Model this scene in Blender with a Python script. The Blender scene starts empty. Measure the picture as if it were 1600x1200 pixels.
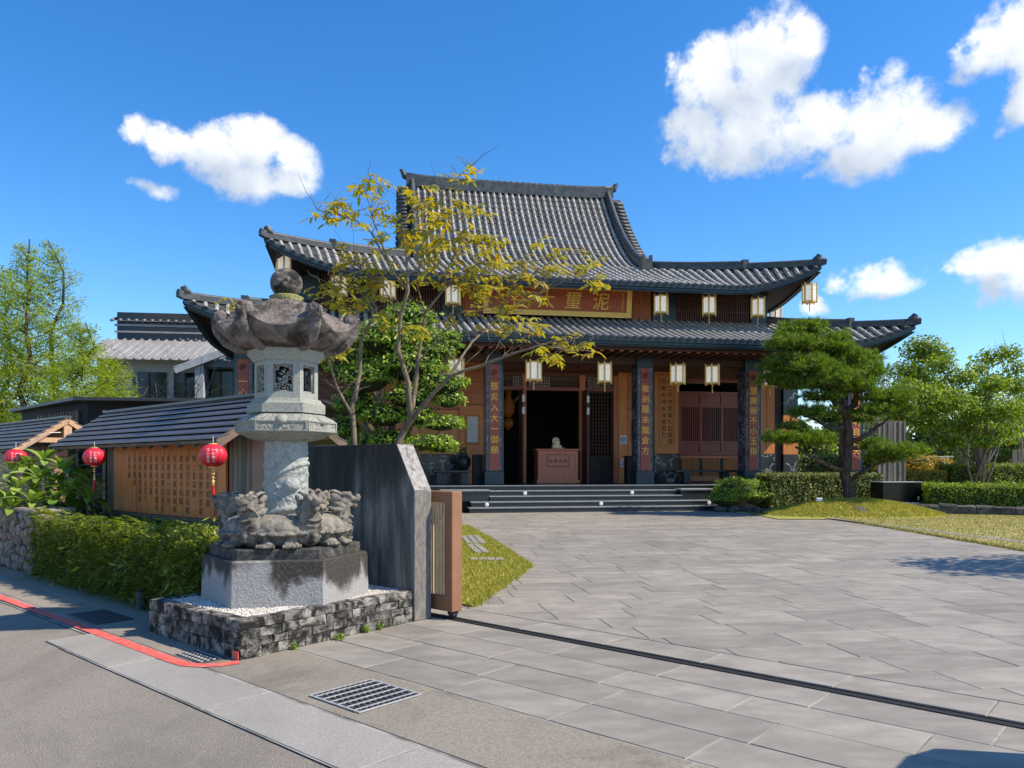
import bpy, bmesh, math, random
import numpy as np
from mathutils import Vector, Matrix, Euler, Quaternion
R = math.radians
rng = random.Random(7)
nr = np.random.default_rng(11)
SC = bpy.context.scene
COL = SC.collection

# ------------------------------------------------------------------ camera
cam_d = bpy.data.cameras.new('camera')
cam_d.sensor_width = 36.0
cam_d.lens = 27.0
cam_d.shift_y = 0.08
cam_d.clip_end = 3000
cam = bpy.data.objects.new('camera', cam_d)
cam.location = (0, 0, 1.5)
cam.rotation_euler = (R(90), 0, 0)
COL.objects.link(cam)
SC.camera = cam

# ------------------------------------------------------------------ light
SUN_AZ = (0.985, -0.17)           # horizontal direction towards the sun
SUN_EL = R(48)
sun_d = bpy.data.lights.new('sun', 'SUN')
sun_d.energy = 4.2
sun_d.angle = R(0.55)
sun_d.color = (1.0, 0.885, 0.73)
sun = bpy.data.objects.new('sun', sun_d)
sv = Vector((SUN_AZ[0]*math.cos(SUN_EL), SUN_AZ[1]*math.cos(SUN_EL), math.sin(SUN_EL))).normalized()
sun.rotation_euler = sv.to_track_quat('Z', 'Y').to_euler()
sun.location = sv*60
COL.objects.link(sun)
SC.view_settings.view_transform = 'Standard'
SC.view_settings.look = 'None'
SC.view_settings.exposure = 0.67
SC.view_settings.gamma = 1.0
SC.view_settings.use_curve_mapping = False
try:
    SC.cycles.max_bounces = 6
    SC.cycles.transparent_max_bounces = 6
    SC.cycles.use_denoising = True
except Exception:
    pass

W = bpy.data.worlds.new('World')
SC.world = W
W.use_nodes = True
def build_world():
    nt = W.node_tree; nt.nodes.clear()
    N = nt.nodes.new; L = nt.links.new
    out = N('ShaderNodeOutputWorld'); bg = N('ShaderNodeBackground'); bg.inputs[1].default_value = 0.15
    sky = N('ShaderNodeTexSky'); sky.sky_type = 'NISHITA'; sky.sun_disc = False
    sky.sun_elevation = SUN_EL
    sky.sun_rotation = math.atan2(SUN_AZ[0], SUN_AZ[1])
    sky.altitude = 200; sky.air_density = 1.0; sky.dust_density = 0.25; sky.ozone_density = 4.5
    hs = N('ShaderNodeHueSaturation'); hs.inputs['Saturation'].default_value = 1.29; hs.inputs['Value'].default_value = .94; hs.inputs['Hue'].default_value = .503
    L(sky.outputs[0], hs.inputs['Color'])
    tc = N('ShaderNodeTexCoord'); sp = N('ShaderNodeSeparateXYZ'); L(tc.outputs['Generated'], sp.inputs[0])
    def m(op, a, b=None, c=None, clamp=False):
        n = N('ShaderNodeMath'); n.operation = op; n.use_clamp = clamp
        for i, x in enumerate((a, b, c)):
            if x is None: continue
            if isinstance(x, (int, float)): n.inputs[i].default_value = x
            else: L(x, n.inputs[i])
        return n.outputs[0]
    az = m('ARCTAN2', sp.outputs[0], sp.outputs[1]); el = m('ARCSINE', sp.outputs[2])
    cb = N('ShaderNodeCombineXYZ'); L(az, cb.inputs[0]); L(el, cb.inputs[1])
    # cumulus: (bearing, elevation, half widths) given through the angles they are seen at, in 1/1200 rad steps
    px = [(345,240,75,36),(285,232,62,20),(212,210,30,24,.2),(395,228,58,34),(458,258,40,28),(385,278,58,26),(440,285,50,15),(255,294,44,12,.45),
          (1110,130,62,48),(1195,105,80,52),(1240,72,46,34),(1085,200,46,42),(1160,195,85,58),(1275,200,95,42),(1380,205,95,54),(1460,195,58,34),(1340,250,72,30),(1385,118,30,22,.5),
          (1540,78,58,30),(1600,65,60,46),(1600,135,42,48),(1375,440,76,20),(1395,428,26,18),(1560,408,62,34),(1605,420,66,48),(1280,480,24,11,.25),
          (2000,300,150,60),(2100,340,120,50),(-500,330,140,60),(-420,300,90,50),(2600,150,200,80),(-900,200,200,90)]
    blobs = []
    for (u, v, rx, ry, *wt) in px:
        x = (u-800)/1200.; zz = (728-v)/1200.
        a = math.atan(x); e = math.atan2(zz, math.hypot(1, x))
        k = math.cos(a)
        blobs.append((a, e, rx/1200.*k*k*1.14, ry/1200.*k*1.24, wt[0] if wt else 0))
    for j in range(16):
        a = math.pi*(0.55+0.9*j/15.0)+rng.uniform(-.1,.1)
        blobs.append((a if a < math.pi else a-2*math.pi, rng.uniform(.15,.6), rng.uniform(.08,.2), rng.uniform(.03,.07), 0))
    g = bpy.data.node_groups.new('cumulus', 'ShaderNodeTree')
    g.interface.new_socket('P', in_out='INPUT', socket_type='NodeSocketVector')
    g.interface.new_socket('D', in_out='OUTPUT', socket_type='NodeSocketFloat'); g.interface.new_socket('B', in_out='OUTPUT', socket_type='NodeSocketFloat')
    gi = g.nodes.new('NodeGroupInput'); go = g.nodes.new('NodeGroupOutput')
    def gl(a, b): g.links.new(a, b)
    nz0 = g.nodes.new('ShaderNodeTexNoise'); nz0.inputs['Scale'].default_value = 13; nz0.inputs['Detail'].default_value = 4
    gl(gi.outputs[0], nz0.inputs['Vector'])
    wv = g.nodes.new('ShaderNodeVectorMath'); wv.operation = 'MULTIPLY_ADD'
    gl(nz0.outputs['Color'], wv.inputs[0]); wv.inputs[1].default_value = (.07,.05,0); 
    sb = g.nodes.new('ShaderNodeVectorMath'); sb.operation = 'SUBTRACT'; gl(gi.outputs[0], sb.inputs[0]); sb.inputs[1].default_value = (.035,.025,0)
    gl(sb.outputs[0], wv.inputs[2])
    last = None
    for (a, e, rx, ry, wt) in blobs:
        n = g.nodes.new('ShaderNodeVectorMath'); n.operation = 'MULTIPLY_ADD'
        gl(wv.outputs[0], n.inputs[0]); n.inputs[1].default_value = (1/rx, 1/ry, 0); n.inputs[2].default_value = (-a/rx, -e/ry, 0)
        d = g.nodes.new('ShaderNodeVectorMath'); d.operation = 'DOT_PRODUCT'
        gl(n.outputs[0], d.inputs[0]); gl(n.outputs[0], d.inputs[1])
        dv = d.outputs['Value']
        if wt:
            ad = g.nodes.new('ShaderNodeMath'); ad.operation = 'ADD'; gl(dv, ad.inputs[0]); ad.inputs[1].default_value = wt; dv = ad.outputs[0]
        if last is None: last = dv
        else:
            mm = g.nodes.new('ShaderNodeMath'); mm.operation = 'SMOOTH_MIN'; mm.inputs[2].default_value = .3
            gl(last, mm.inputs[0]); gl(dv, mm.inputs[1]); last = mm.outputs[0]
    nz = g.nodes.new('ShaderNodeTexNoise'); nz.inputs['Scale'].default_value = 26; nz.inputs['Detail'].default_value = 9; nz.inputs['Roughness'].default_value = .64
    gl(gi.outputs[0], nz.inputs['Vector'])
    k1 = g.nodes.new('ShaderNodeMath'); k1.operation = 'MULTIPLY_ADD'; gl(nz.outputs['Fac'], k1.inputs[0]); k1.inputs[1].default_value = 2.6; k1.inputs[2].default_value = -.42
    k2 = g.nodes.new('ShaderNodeMath'); k2.operation = 'SUBTRACT'; gl(k1.outputs[0], k2.inputs[0]); gl(last, k2.inputs[1])
    gl(k2.outputs[0], go.inputs[0])
    nl = g.nodes.new('ShaderNodeTexNoise'); nl.inputs['Scale'].default_value = 17; nl.inputs['Detail'].default_value = 3; gl(gi.outputs[0], nl.inputs['Vector'])
    k3 = g.nodes.new('ShaderNodeMath'); k3.operation = 'MULTIPLY_ADD'; gl(nl.outputs['Fac'], k3.inputs[0]); k3.inputs[1].default_value = 2.2; gl(last, k3.inputs[2])
    k4 = g.nodes.new('ShaderNodeMath'); k4.operation = 'MULTIPLY'; gl(last, k4.inputs[0]); k4.inputs[1].default_value = -2.0
    k5 = g.nodes.new('ShaderNodeMath'); k5.operation = 'ADD'; gl(k3.outputs[0], k5.inputs[0]); gl(k4.outputs[0], k5.inputs[1]); gl(k5.outputs[0], go.inputs[1])
    def dens(vec):
        n = N('ShaderNodeGroup'); n.node_tree = g; L(vec, n.inputs[0]); return n.outputs
    D0, B0 = dens(cb.outputs[0])
    off = N('ShaderNodeVectorMath'); off.operation = 'ADD'; L(cb.outputs[0], off.inputs[0]); off.inputs[1].default_value = (.016, .034, 0)
    D1, B1 = dens(off.outputs[0])
    mr = N('ShaderNodeMapRange'); mr.interpolation_type = 'SMOOTHSTEP'; L(D0, mr.inputs['Value'])
    mr.inputs['From Min'].default_value = -.25; mr.inputs['From Max'].default_value = .72
    dd = m('SUBTRACT', B0, B1)
    mr2 = N('ShaderNodeMapRange'); L(dd, mr2.inputs['Value']); mr2.inputs['From Min'].default_value = -.75; mr2.inputs['From Max'].default_value = 1.0
    cr = N('ShaderNodeMix'); cr.data_type = 'RGBA'
    L(mr2.outputs[0], cr.inputs[0]); cr.inputs[6].default_value = (2.45, 2.85, 3.4, 1); cr.inputs[7].default_value = (4.7, 4.8, 4.9, 1)
    mx = N('ShaderNodeMix'); mx.data_type = 'RGBA'
    fac = m('MULTIPLY', mr.outputs[0], .97)
    L(fac, mx.inputs[0]); L(hs.outputs[0], mx.inputs[6]); L(cr.outputs[2], mx.inputs[7])
    L(mx.outputs[2], bg.inputs[0]); L(bg.outputs[0], out.inputs[0])
build_world()

# ------------------------------------------------------------------ materials
MATS = {}
def _nt(name):
    m = bpy.data.materials.new(name); m.use_nodes = True
    nt = m.node_tree; nt.nodes.clear()
    o = nt.nodes.new('ShaderNodeOutputMaterial'); p = nt.nodes.new('ShaderNodeBsdfPrincipled')
    nt.links.new(p.outputs[0], o.inputs[0])
    MATS[name] = m
    return m, nt, p, o
def mixc(nt, f, a, b):
    n = nt.nodes.new('ShaderNodeMix'); n.data_type = 'RGBA'
    for s, x in ((0, f), (6, a), (7, b)):
        if isinstance(x, tuple): n.inputs[s].default_value = x if len(x) == 4 else (*x, 1)
        elif isinstance(x, (int, float)): n.inputs[s].default_value = x
        else: nt.links.new(x, n.inputs[s])
    return n.outputs[2]
def mth(nt, op, a, b=None, clamp=False):
    n = nt.nodes.new('ShaderNodeMath'); n.operation = op; n.use_clamp = clamp
    for i, x in enumerate((a, b)):
        if x is None: continue
        if isinstance(x, (int, float)): n.inputs[i].default_value = x
        else: nt.links.new(x, n.inputs[i])
    return n.outputs[0]
def coords(nt, stretch=(1,1,1), kind='Object'):
    tc = nt.nodes.new('ShaderNodeTexCoord'); mp = nt.nodes.new('ShaderNodeMapping'); mp.inputs['Scale'].default_value = stretch
    nt.links.new(tc.outputs[kind], mp.inputs[0]); return mp.outputs[0]
def noise(nt, vec, scale, detail=5, rough=.55, dist=0):
    n = nt.nodes.new('ShaderNodeTexNoise'); n.inputs['Scale'].default_value = scale; n.inputs['Detail'].default_value = detail
    n.inputs['Roughness'].default_value = rough; n.inputs['Distortion'].default_value = dist
    nt.links.new(vec, n.inputs['Vector']); return n.outputs['Fac']
def rng_map(nt, f, a, b, c=0., d=1., smooth=True):
    n = nt.nodes.new('ShaderNodeMapRange')
    if smooth: n.interpolation_type = 'SMOOTHSTEP'
    nt.links.new(f, n.inputs['Value'])
    for k, x in zip(('From Min','From Max','To Min','To Max'), (a,b,c,d)): n.inputs[k].default_value = x
    return n.outputs[0]
def bump(nt, p, h, strength=.3, dist=.02):
    b = nt.nodes.new('ShaderNodeBump'); b.inputs['Strength'].default_value = strength; b.inputs['Distance'].default_value = dist
    nt.links.new(h, b.inputs['Height']); nt.links.new(b.outputs[0], p.inputs['Normal'])
def mat(name, c1, c2=None, scale=4, rough=.7, bs=0, bscale=60, stretch=(1,1,1), rnd=0, spec=.4, metal=0, lo=.35, hi=.65, isl=0, emit=None, dark=None, dscale=1.2, dlo=.5, dhi=.75, wst=None, speck=None):
    """Surface with a two-tone grain, an optional stain tone, optional piece-to-piece value spread and fine relief."""
    m, nt, p, o = _nt(name)
    v = coords(nt, stretch)
    if rnd:      # every piece is cut from another spot of the stone or timber
        oi0 = nt.nodes.new('ShaderNodeObjectInfo'); sc_ = nt.nodes.new('ShaderNodeVectorMath'); sc_.operation = 'MULTIPLY_ADD'
        cx_ = nt.nodes.new('ShaderNodeCombineXYZ')
        for i_ in range(3): nt.links.new(oi0.outputs['Random'], cx_.inputs[i_])
        nt.links.new(cx_.outputs[0], sc_.inputs[0]); sc_.inputs[1].default_value = (37, 61, 83); nt.links.new(v, sc_.inputs[2]); v = sc_.outputs[0]
    col = None
    if c2 is not None:
        f = rng_map(nt, noise(nt, v, scale, 8, .6), lo, hi)
        col = mixc(nt, f, c1, c2)
    if dark is not None:
        f = rng_map(nt, noise(nt, v, dscale, 7, .65, .6), dlo, dhi)
        col = mixc(nt, f, col if col is not None else c1, dark)
    if wst is not None:   # wear that runs over many pieces: tyre paths, damp, dirt
        ge_ = nt.nodes.new('ShaderNodeNewGeometry'); mp_ = nt.nodes.new('ShaderNodeMapping'); mp_.inputs['Scale'].default_value = (1, .45, 1); mp_.inputs['Rotation'].default_value = (0, 0, .6)
        nt.links.new(ge_.outputs['Position'], mp_.inputs[0])
        f = rng_map(nt, noise(nt, mp_.outputs[0], .55, 8, .68, .8), .46, .72); col = mixc(nt, mth(nt, 'MULTIPLY', f, .55), col, wst)
        f = rng_map(nt, noise(nt, ge_.outputs['Position'], 5.5, 6, .7, .3), .60, .72); col = mixc(nt, mth(nt, 'MULTIPLY', f, .4), col, wst)
    if speck is not None:
        vo_ = nt.nodes.new('ShaderNodeTexVoronoi'); vo_.inputs['Scale'].default_value = 26; nt.links.new(v, vo_.inputs['Vector'])
        col = mixc(nt, rng_map(nt, vo_.outputs['Distance'], .06, .12, .8, 0), col, speck)
        vo_ = nt.nodes.new('ShaderNodeTexVoronoi'); vo_.inputs['Scale'].default_value = 95; nt.links.new(v, vo_.inputs['Vector'])
        col = mixc(nt, rng_map(nt, vo_.outputs['Distance'], .1, .45, .45, 0), col, (.12,.11,.1))
    if rnd or isl:
        h = nt.nodes.new('ShaderNodeHueSaturation')
        if rnd:
            oi = nt.nodes.new('ShaderNodeObjectInfo'); src = oi.outputs['Random']; amt = rnd
        else:
            ge = nt.nodes.new('ShaderNodeNewGeometry'); src = ge.outputs['Random Per Island']; amt = isl
        nt.links.new(rng_map(nt, src, 0, 1, 1-amt, 1+amt, False), h.inputs['Value'])
        if col is None: h.inputs['Color'].default_value = (*c1, 1)
        else: nt.links.new(col, h.inputs['Color'])
        col = h.outputs[0]
    if col is None: p.inputs['Base Color'].default_value = (*c1, 1)
    else: nt.links.new(col, p.inputs['Base Color'])
    p.inputs['Roughness'].default_value = rough; p.inputs['Metallic'].default_value = metal
    p.inputs['Specular IOR Level'].default_value = spec
    if bs: bump(nt, p, noise(nt, v, bscale, 5, .6), bs, .02)
    if emit: 
        p.inputs['Emission Color'].default_value = (*emit[:3], 1); p.inputs['Emission Strength'].default_value = emit[3]
    return m
def leafmat(name, c1, c2, c3=None, trans=.35, rough=.5, obj=False):
    m, nt, p, o = _nt(name)
    if obj:
        s = nt.nodes.new('ShaderNodeObjectInfo').outputs['Random']
    else:
        s = nt.nodes.new('ShaderNodeNewGeometry').outputs['Random Per Island']
    cr = nt.nodes.new('ShaderNodeValToRGB'); e = cr.color_ramp.elements
    e[0].color = (*c1, 1); e[1].color = (*c2, 1)
    if c3: e.new(.72).color = (*c2, 1); e[2].color = (*c3, 1)
    nt.links.new(s, cr.inputs[0]); nt.links.new(cr.outputs[0], p.inputs['Base Color'])
    p.inputs['Roughness'].default_value = rough; p.inputs['Specular IOR Level'].default_value = .35
    t = nt.nodes.new('ShaderNodeBsdfTranslucent'); h = nt.nodes.new('ShaderNodeHueSaturation'); h.inputs['Value'].default_value = 1.5; h.inputs['Saturation'].default_value = 1.1
    nt.links.new(cr.outputs[0], h.inputs['Color']); nt.links.new(h.outputs[0], t.inputs[0])
    ms = nt.nodes.new('ShaderNodeMixShader'); ms.inputs[0].default_value = trans
    nt.links.new(p.outputs[0], ms.inputs[1]); nt.links.new(t.outputs[0], ms.inputs[2]); nt.links.new(ms.outputs[0], o.inputs[0])
    return m
def marble(name, base, vein, scale=2.2, width=.035):
    m, nt, p, o = _nt(name)
    v = coords(nt)
    nz = nt.nodes.new('ShaderNodeTexNoise'); nz.inputs['Scale'].default_value = 2.5; nz.inputs['Detail'].default_value = 4; nt.links.new(v, nz.inputs['Vector'])
    a = nt.nodes.new('ShaderNodeVectorMath'); a.operation = 'MULTIPLY_ADD'; nt.links.new(nz.outputs['Color'], a.inputs[0]); a.inputs[1].default_value = (.7,.7,.7); nt.links.new(v, a.inputs[2])
    vo = nt.nodes.new('ShaderNodeTexVoronoi'); vo.feature = 'DISTANCE_TO_EDGE'; vo.inputs['Scale'].default_value = scale; nt.links.new(a.outputs[0], vo.inputs['Vector'])
    f = rng_map(nt, vo.outputs['Distance'], 0, width, 1, 0)
    f2 = mth(nt, 'MULTIPLY', f, rng_map(nt, noise(nt, v, 3.1), .35, .7))
    nt.links.new(mixc(nt, f2, base, vein), p.inputs['Base Color']); p.inputs['Roughness'].default_value = .22
    return m
def stained(name, base, base2, black, top, streak=(6,6,.7), amount=.5, span=1.0, rough=.85, bs=.4, bscale=70, moss=None):
    """Stone or concrete with black algae: blotchy, drawn downwards from the upper edge (top, metres in object space)."""
    m, nt, p, o = _nt(name)
    v = coords(nt); vs = coords(nt, streak)
    col = mixc(nt, rng_map(nt, noise(nt, v, 90, 4, .7), .35, .65), base, base2)
    sp = nt.nodes.new('ShaderNodeSeparateXYZ'); nt.links.new(coords(nt), sp.inputs[0])
    h = rng_map(nt, sp.outputs[2], top-span, top, 0, 1, False)
    n1 = noise(nt, vs, 1.0, 6, .6, .3)
    f = mth(nt, 'ADD', mth(nt, 'MULTIPLY', h, .55), mth(nt, 'MULTIPLY', n1, 1.5))
    f = rng_map(nt, f, 1.17-amount, 1.42-amount)
    f = mth(nt, 'MULTIPLY', f, rng_map(nt, noise(nt, v, 55, 5, .7), .25, .5, .72, 1.))
    col = mixc(nt, f, col, black)
    if moss:
        f3 = rng_map(nt, noise(nt, vs, 2.1, 6), .5, .65); col = mixc(nt, mth(nt, 'MULTIPLY', f3, .75), col, moss)
    nt.links.new(col, p.inputs['Base Color']); p.inputs['Roughness'].default_value = rough; p.inputs['Specular IOR Level'].default_value = .25
    bump(nt, p, noise(nt, v, bscale, 6, .6), bs, .02)
    return m

def wall_mat():
    m, nt, p, o = _nt('wall_dark')
    v = coords(nt); st = noise(nt, coords(nt, (4,4,.5)), 1.0, 8, .7, .5)
    col = mixc(nt, rng_map(nt, st, .40, .68), (.105,.108,.106), (.32,.32,.3))
    sp = nt.nodes.new('ShaderNodeSeparateXYZ'); nt.links.new(v, sp.inputs[0])
    hi = rng_map(nt, sp.outputs[2], .9, 1.72, 0, .34, False); lf = rng_map(nt, sp.outputs[0], -.3, -1.7, 0, .3, False)
    f = mth(nt, 'ADD', mth(nt, 'ADD', noise(nt, coords(nt, (2.6,2.6,1.0)), 1.0, 6, .6, .4), hi), lf)
    f = rng_map(nt, f, .56, .86); col = mixc(nt, mth(nt, 'MULTIPLY', f, .82), col, (.022,.024,.023))
    col = mixc(nt, mth(nt, 'MULTIPLY', rng_map(nt, noise(nt, coords(nt, (3,3,.8)), 1.7, 5), .56, .66), .5), col, (.03,.034,.016))
    nt.links.new(col, p.inputs['Base Color']); p.inputs['Roughness'].default_value = .85; p.inputs['Specular IOR Level'].default_value = .2
    bump(nt, p, noise(nt, v, 60, 6, .6), .35, .02); return m
M = {}
def _materials():
    M['asphalt'] = mat('asphalt', (.275,.242,.198), (.46,.41,.345), 130, .92, 1.0, 150, spec=.15, lo=.3, hi=.7, dark=(.25,.228,.198), dscale=.9, dlo=.48, dhi=.8, wst=(.2,.183,.158), speck=(.62,.58,.5))
    M['ground'] = mat('ground', (.12,.13,.07), (.2,.19,.12), .4, .95, .3, 3)
    M['slab'] = mat('slab', (.225,.199,.155), (.315,.28,.225), 50, .9, .5, 110, rnd=.07, lo=.3, hi=.7, dark=(.15,.13,.098), dscale=1.5, wst=(.15,.13,.098), dlo=.5, dhi=.8)
    M['slab_edge'] = mat('slab_edge', (.27,.255,.225), (.355,.335,.3), 60, .9, .4, 120, rnd=.04, lo=.3, hi=.7, dark=(.22,.205,.18), dscale=1.0, dlo=.5, dhi=.8, wst=(.2,.187,.16))
    M['grout'] = mat('grout', (.2,.19,.17), (.34,.32,.29), 3, .95, lo=.4, hi=.6)
    M['paver'] = mat('paver', (.22,.202,.17), (.315,.288,.243), 2.6, .72, .3, 110, stretch=(1,1.9,1), rnd=.12, dark=(.19,.177,.155), dscale=1.7, dlo=.52, dhi=.85, wst=(.17,.157,.135), spec=.35, lo=.3, hi=.72)
    M['paver_far'] = mat('paver_far', (.22,.202,.17), (.315,.288,.243), 2.6, .72, .3, 110, stretch=(1,1.9,1), isl=.12, dark=(.19,.177,.155), dscale=1.7, dlo=.52, dhi=.85, wst=(.17,.157,.135), spec=.35, lo=.3, hi=.72)
    M['red_paint'] = mat('red_paint', (.62,.09,.07), (.68,.16,.12), 14, .7, .4, 120, dark=(.5,.24,.2), dscale=6, dlo=.55, dhi=.75)
    M['iron'] = mat('iron', (.035,.037,.042), (.07,.07,.075), 30, .5, metal=.3)
    M['galv'] = mat('galv', (.5,.5,.49), (.62,.62,.6), 20, .45, metal=.4)
    M['grout_pale'] = mat('grout_pale', (.15,.14,.12), (.34,.32,.28), 2.2, .95, lo=.4, hi=.6)
    M['pit_dark'] = mat('pit_dark', (.012,.012,.013), rough=.9)
    M['track'] = mat('track', (.03,.028,.026), (.06,.055,.05), 20, .5, metal=.6)
    M['white_dot'] = mat('white_dot', (.33,.32,.29), (.45,.43,.39), 20, .8)
    M['block'] = mat('block', (.2,.19,.165), (.34,.32,.28), 18, .92, .4, 45, rnd=.3, dark=(.022,.021,.019), dscale=8, dlo=.36, dhi=.6, spec=.2)
    M['mortar'] = mat('mortar', (.045,.043,.04), rough=.95)
    M['gravel'] = mat('gravel', (.6,.565,.5), (.74,.7,.63), 8, .8, isl=.12)
    M['granite'] = stained('granite', (.27,.262,.25), (.38,.37,.355), (.05,.045,.038), .40, (3.0,3.0,1.7), .20, .42, bs=.6, bscale=45)
    M['plinth'] = mat('plinth', (.03,.029,.027), (.09,.085,.075), 16, .85, .6, 60, dark=(.2,.18,.15), dscale=9, dlo=.6, dhi=.75)
    M['beast'] = mat('beast', (.17,.155,.13), (.33,.3,.25), 12, .92, .9, 70, spec=.15, dark=(.07,.064,.055), dscale=5.5, dlo=.5, dhi=.68)
    M['pillar_stone'] = mat('pillar_stone', (.27,.285,.25), (.37,.385,.34), 50, .9, .35, 120, spec=.2, lo=.3, hi=.7)
    M['lantern_stone'] = mat('lantern_stone', (.25,.255,.215), (.36,.36,.31), 50, .92, .5, 100, spec=.2, dark=(.16,.16,.12), dscale=4, dlo=.55, dhi=.8)
    M['roof_stone'] = mat('roof_stone', (.135,.115,.102), (.25,.215,.192), 10, .95, 1.0, 34, spec=.1, dark=(.045,.043,.038), dscale=3.6, dlo=.45, dhi=.62)
    M['ball_stone'] = mat('ball_stone', (.13,.115,.095), (.24,.21,.17), 12, .95, .9, 45, spec=.1, dark=(.03,.03,.028), dscale=6, dlo=.45, dhi=.6)
    M['moss_stone'] = mat('moss_stone', (.2,.21,.07), (.3,.29,.13), 12, .95, .9, 45, spec=.1)
    M['wall_dark'] = wall_mat()
    M['wall_cap'] = mat('wall_cap', (.25,.235,.215), (.4,.38,.35), 20, .92, .6, 80, dark=(.1,.095,.088), dscale=9, dlo=.5, dhi=.7)
    M['wall_end'] = mat('wall_end', (.15,.138,.122), (.24,.222,.2), 26, .92, .5, 80, stretch=(1,1,.4), dark=(.06,.058,.052), dscale=3.2, dlo=.45, dhi=.7)
    M['gate_metal'] = mat('gate_metal', (.25,.12,.062), (.29,.145,.078), 3, .5, .05, 200)
    M['gate_slat'] = mat('gate_slat', (.58,.38,.23), (.66,.45,.29), 3, .5)
    M['teal'] = mat('teal', (.014,.034,.046), (.02,.045,.058), 2, .38, spec=.5)
    M['granite_black'] = mat('granite_black', (.016,.022,.026), (.032,.04,.045), 30, .3, spec=.5, dark=(.05,.058,.06), dscale=2.5, dlo=.55, dhi=.85)
    M['granite_lip'] = mat('granite_lip', (.2,.215,.22), (.27,.285,.29), 8, .45)
    M['tile'] = mat('tile', (.26,.243,.215), (.385,.36,.322), 2.2, .52, .25, 40, spec=.45, rnd=.14, lo=.3, hi=.7)
    M['tile_far'] = mat('tile_far', (.26,.243,.215), (.385,.36,.322), 2.2, .52, .25, 40, spec=.45, isl=.16, lo=.3, hi=.7, dark=(.12,.12,.115), dscale=.9, dlo=.55, dhi=.8)
    M['tile_pan'] = mat('tile_pan', (.028,.032,.035), (.06,.064,.066), 3, .6)
    M['ridge'] = mat('ridge', (.03,.04,.044), (.07,.08,.083), 5, .5, .2, 30, rnd=.15)
    M['wood_dark'] = mat('wood_dark', (.12,.045,.026), (.17,.066,.038), 3, .45, .1, 60, stretch=(6,6,.6))
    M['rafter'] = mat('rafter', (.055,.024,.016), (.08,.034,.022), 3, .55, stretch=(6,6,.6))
    M['wood_red'] = mat('wood_red', (.26,.07,.045), (.32,.095,.06), 3, .42, stretch=(8,8,.6))
    M['wood_mid'] = mat('wood_mid', (.52,.16,.065), (.62,.21,.085), 3, .45, .1, 60, stretch=(9,9,.5), rnd=.06)
    M['wood_orange'] = mat('wood_orange', (.68,.235,.07), (.77,.30,.095), 3, .45, .1, 60, stretch=(9,9,.5), rnd=.05)
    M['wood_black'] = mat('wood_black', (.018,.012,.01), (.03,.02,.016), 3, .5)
    M['wood_grey'] = mat('wood_grey', (.15,.125,.105), (.25,.215,.185), 4, .85, .3, 60, stretch=(10,10,.5), rnd=.22)
    M['wood_board'] = mat('wood_board', (.64,.175,.032), (.72,.23,.05), 2.5, .5, .1, 60, stretch=(8,8,.5), rnd=.1, dark=(.26,.095,.035), dscale=1.1, dlo=.5, dhi=.8)
    M['couplet_red'] = mat('couplet_red', (.31,.075,.048), (.36,.092,.06), 3, .5, stretch=(6,6,.6))
    M['gold'] = mat('gold', (.78,.48,.12), (.88,.6,.22), 12, .4, metal=.25)
    M['gold_paint'] = mat('gold_paint', (.93,.55,.07), (.96,.66,.14), 22, .5, .4, 70, metal=0)
    M['plaque_red'] = mat('plaque_red', (.38,.07,.02), (.43,.09,.028), 3, .45)
    M['ink'] = mat('ink', (.035,.02,.014), rough=.6)
    M['marble'] = marble('marble', (.012,.017,.024), (.55,.57,.58), 1.7, .05)
    M['marble_grey'] = marble('marble_grey', (.03,.036,.05), (.4,.42,.46), 9, .12)
    M['paper'] = mat('paper', (.66,.62,.52), (.74,.7,.62), 9, .8, dark=(.5,.46,.36), dscale=11, dlo=.6, dhi=.7)
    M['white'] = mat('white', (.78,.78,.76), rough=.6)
    M['blue_print'] = mat('blue_print', (.03,.09,.3), rough=.5)
    M['black_polish'] = mat('black_polish', (.006,.007,.009), rough=.22, spec=.35)
    M['black'] = mat('black', (.012,.012,.013), rough=.5)
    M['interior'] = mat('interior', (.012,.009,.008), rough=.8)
    M['ceramic'] = mat('ceramic', (.012,.016,.018), (.03,.035,.036), 6, .3)
    M['metal_roof'] = mat('metal_roof', (.055,.05,.058), (.08,.074,.084), 3, .42, stretch=(1,6,6), rnd=.05, spec=.5)
    M['roof_edge'] = mat('roof_edge', (.11,.075,.055), (.18,.125,.09), 5, .8, rnd=.1)
    M['pale_wood'] = mat('pale_wood', (.5,.29,.16), (.58,.36,.22), 4, .6, stretch=(6,6,.6), rnd=.05)
    M['copper'] = mat('copper', (.29,.155,.105), (.34,.19,.13), 2, .55)
    M['lantern_red'] = mat('lantern_red', (.58,.012,.03), (.66,.02,.045), 3, .38, spec=.45)
    M['tassel_red'] = mat('tassel_red', (.5,.015,.015), rough=.7)
    M['navy_metal'] = mat('navy_metal', (.008,.010,.016), (.013,.016,.023), 2, .8)
    M['grey_wall'] = mat('grey_wall', (.36,.38,.38), (.44,.46,.46), 3, .85, .1, 40)
    M['light_tile'] = mat('light_tile', (.22,.22,.22), (.3,.3,.295), 3, .6, isl=.1)
    M['dark_tile'] = mat('dark_tile', (.1,.11,.125), (.16,.17,.185), 3, .6, isl=.1)
    M['glass_dark'] = mat('glass_dark', (.012,.016,.018), rough=.08, spec=.5)
    M['cobble'] = mat('cobble', (.16,.135,.105), (.28,.24,.195), 12, .9, .5, 40, rnd=.28)
    M['trunk_tan'] = mat('trunk_tan', (.13,.1,.066), (.24,.19,.13), 12, .9, .5, 50, stretch=(1,1,.4), dark=(.1,.085,.06), dscale=6)
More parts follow.
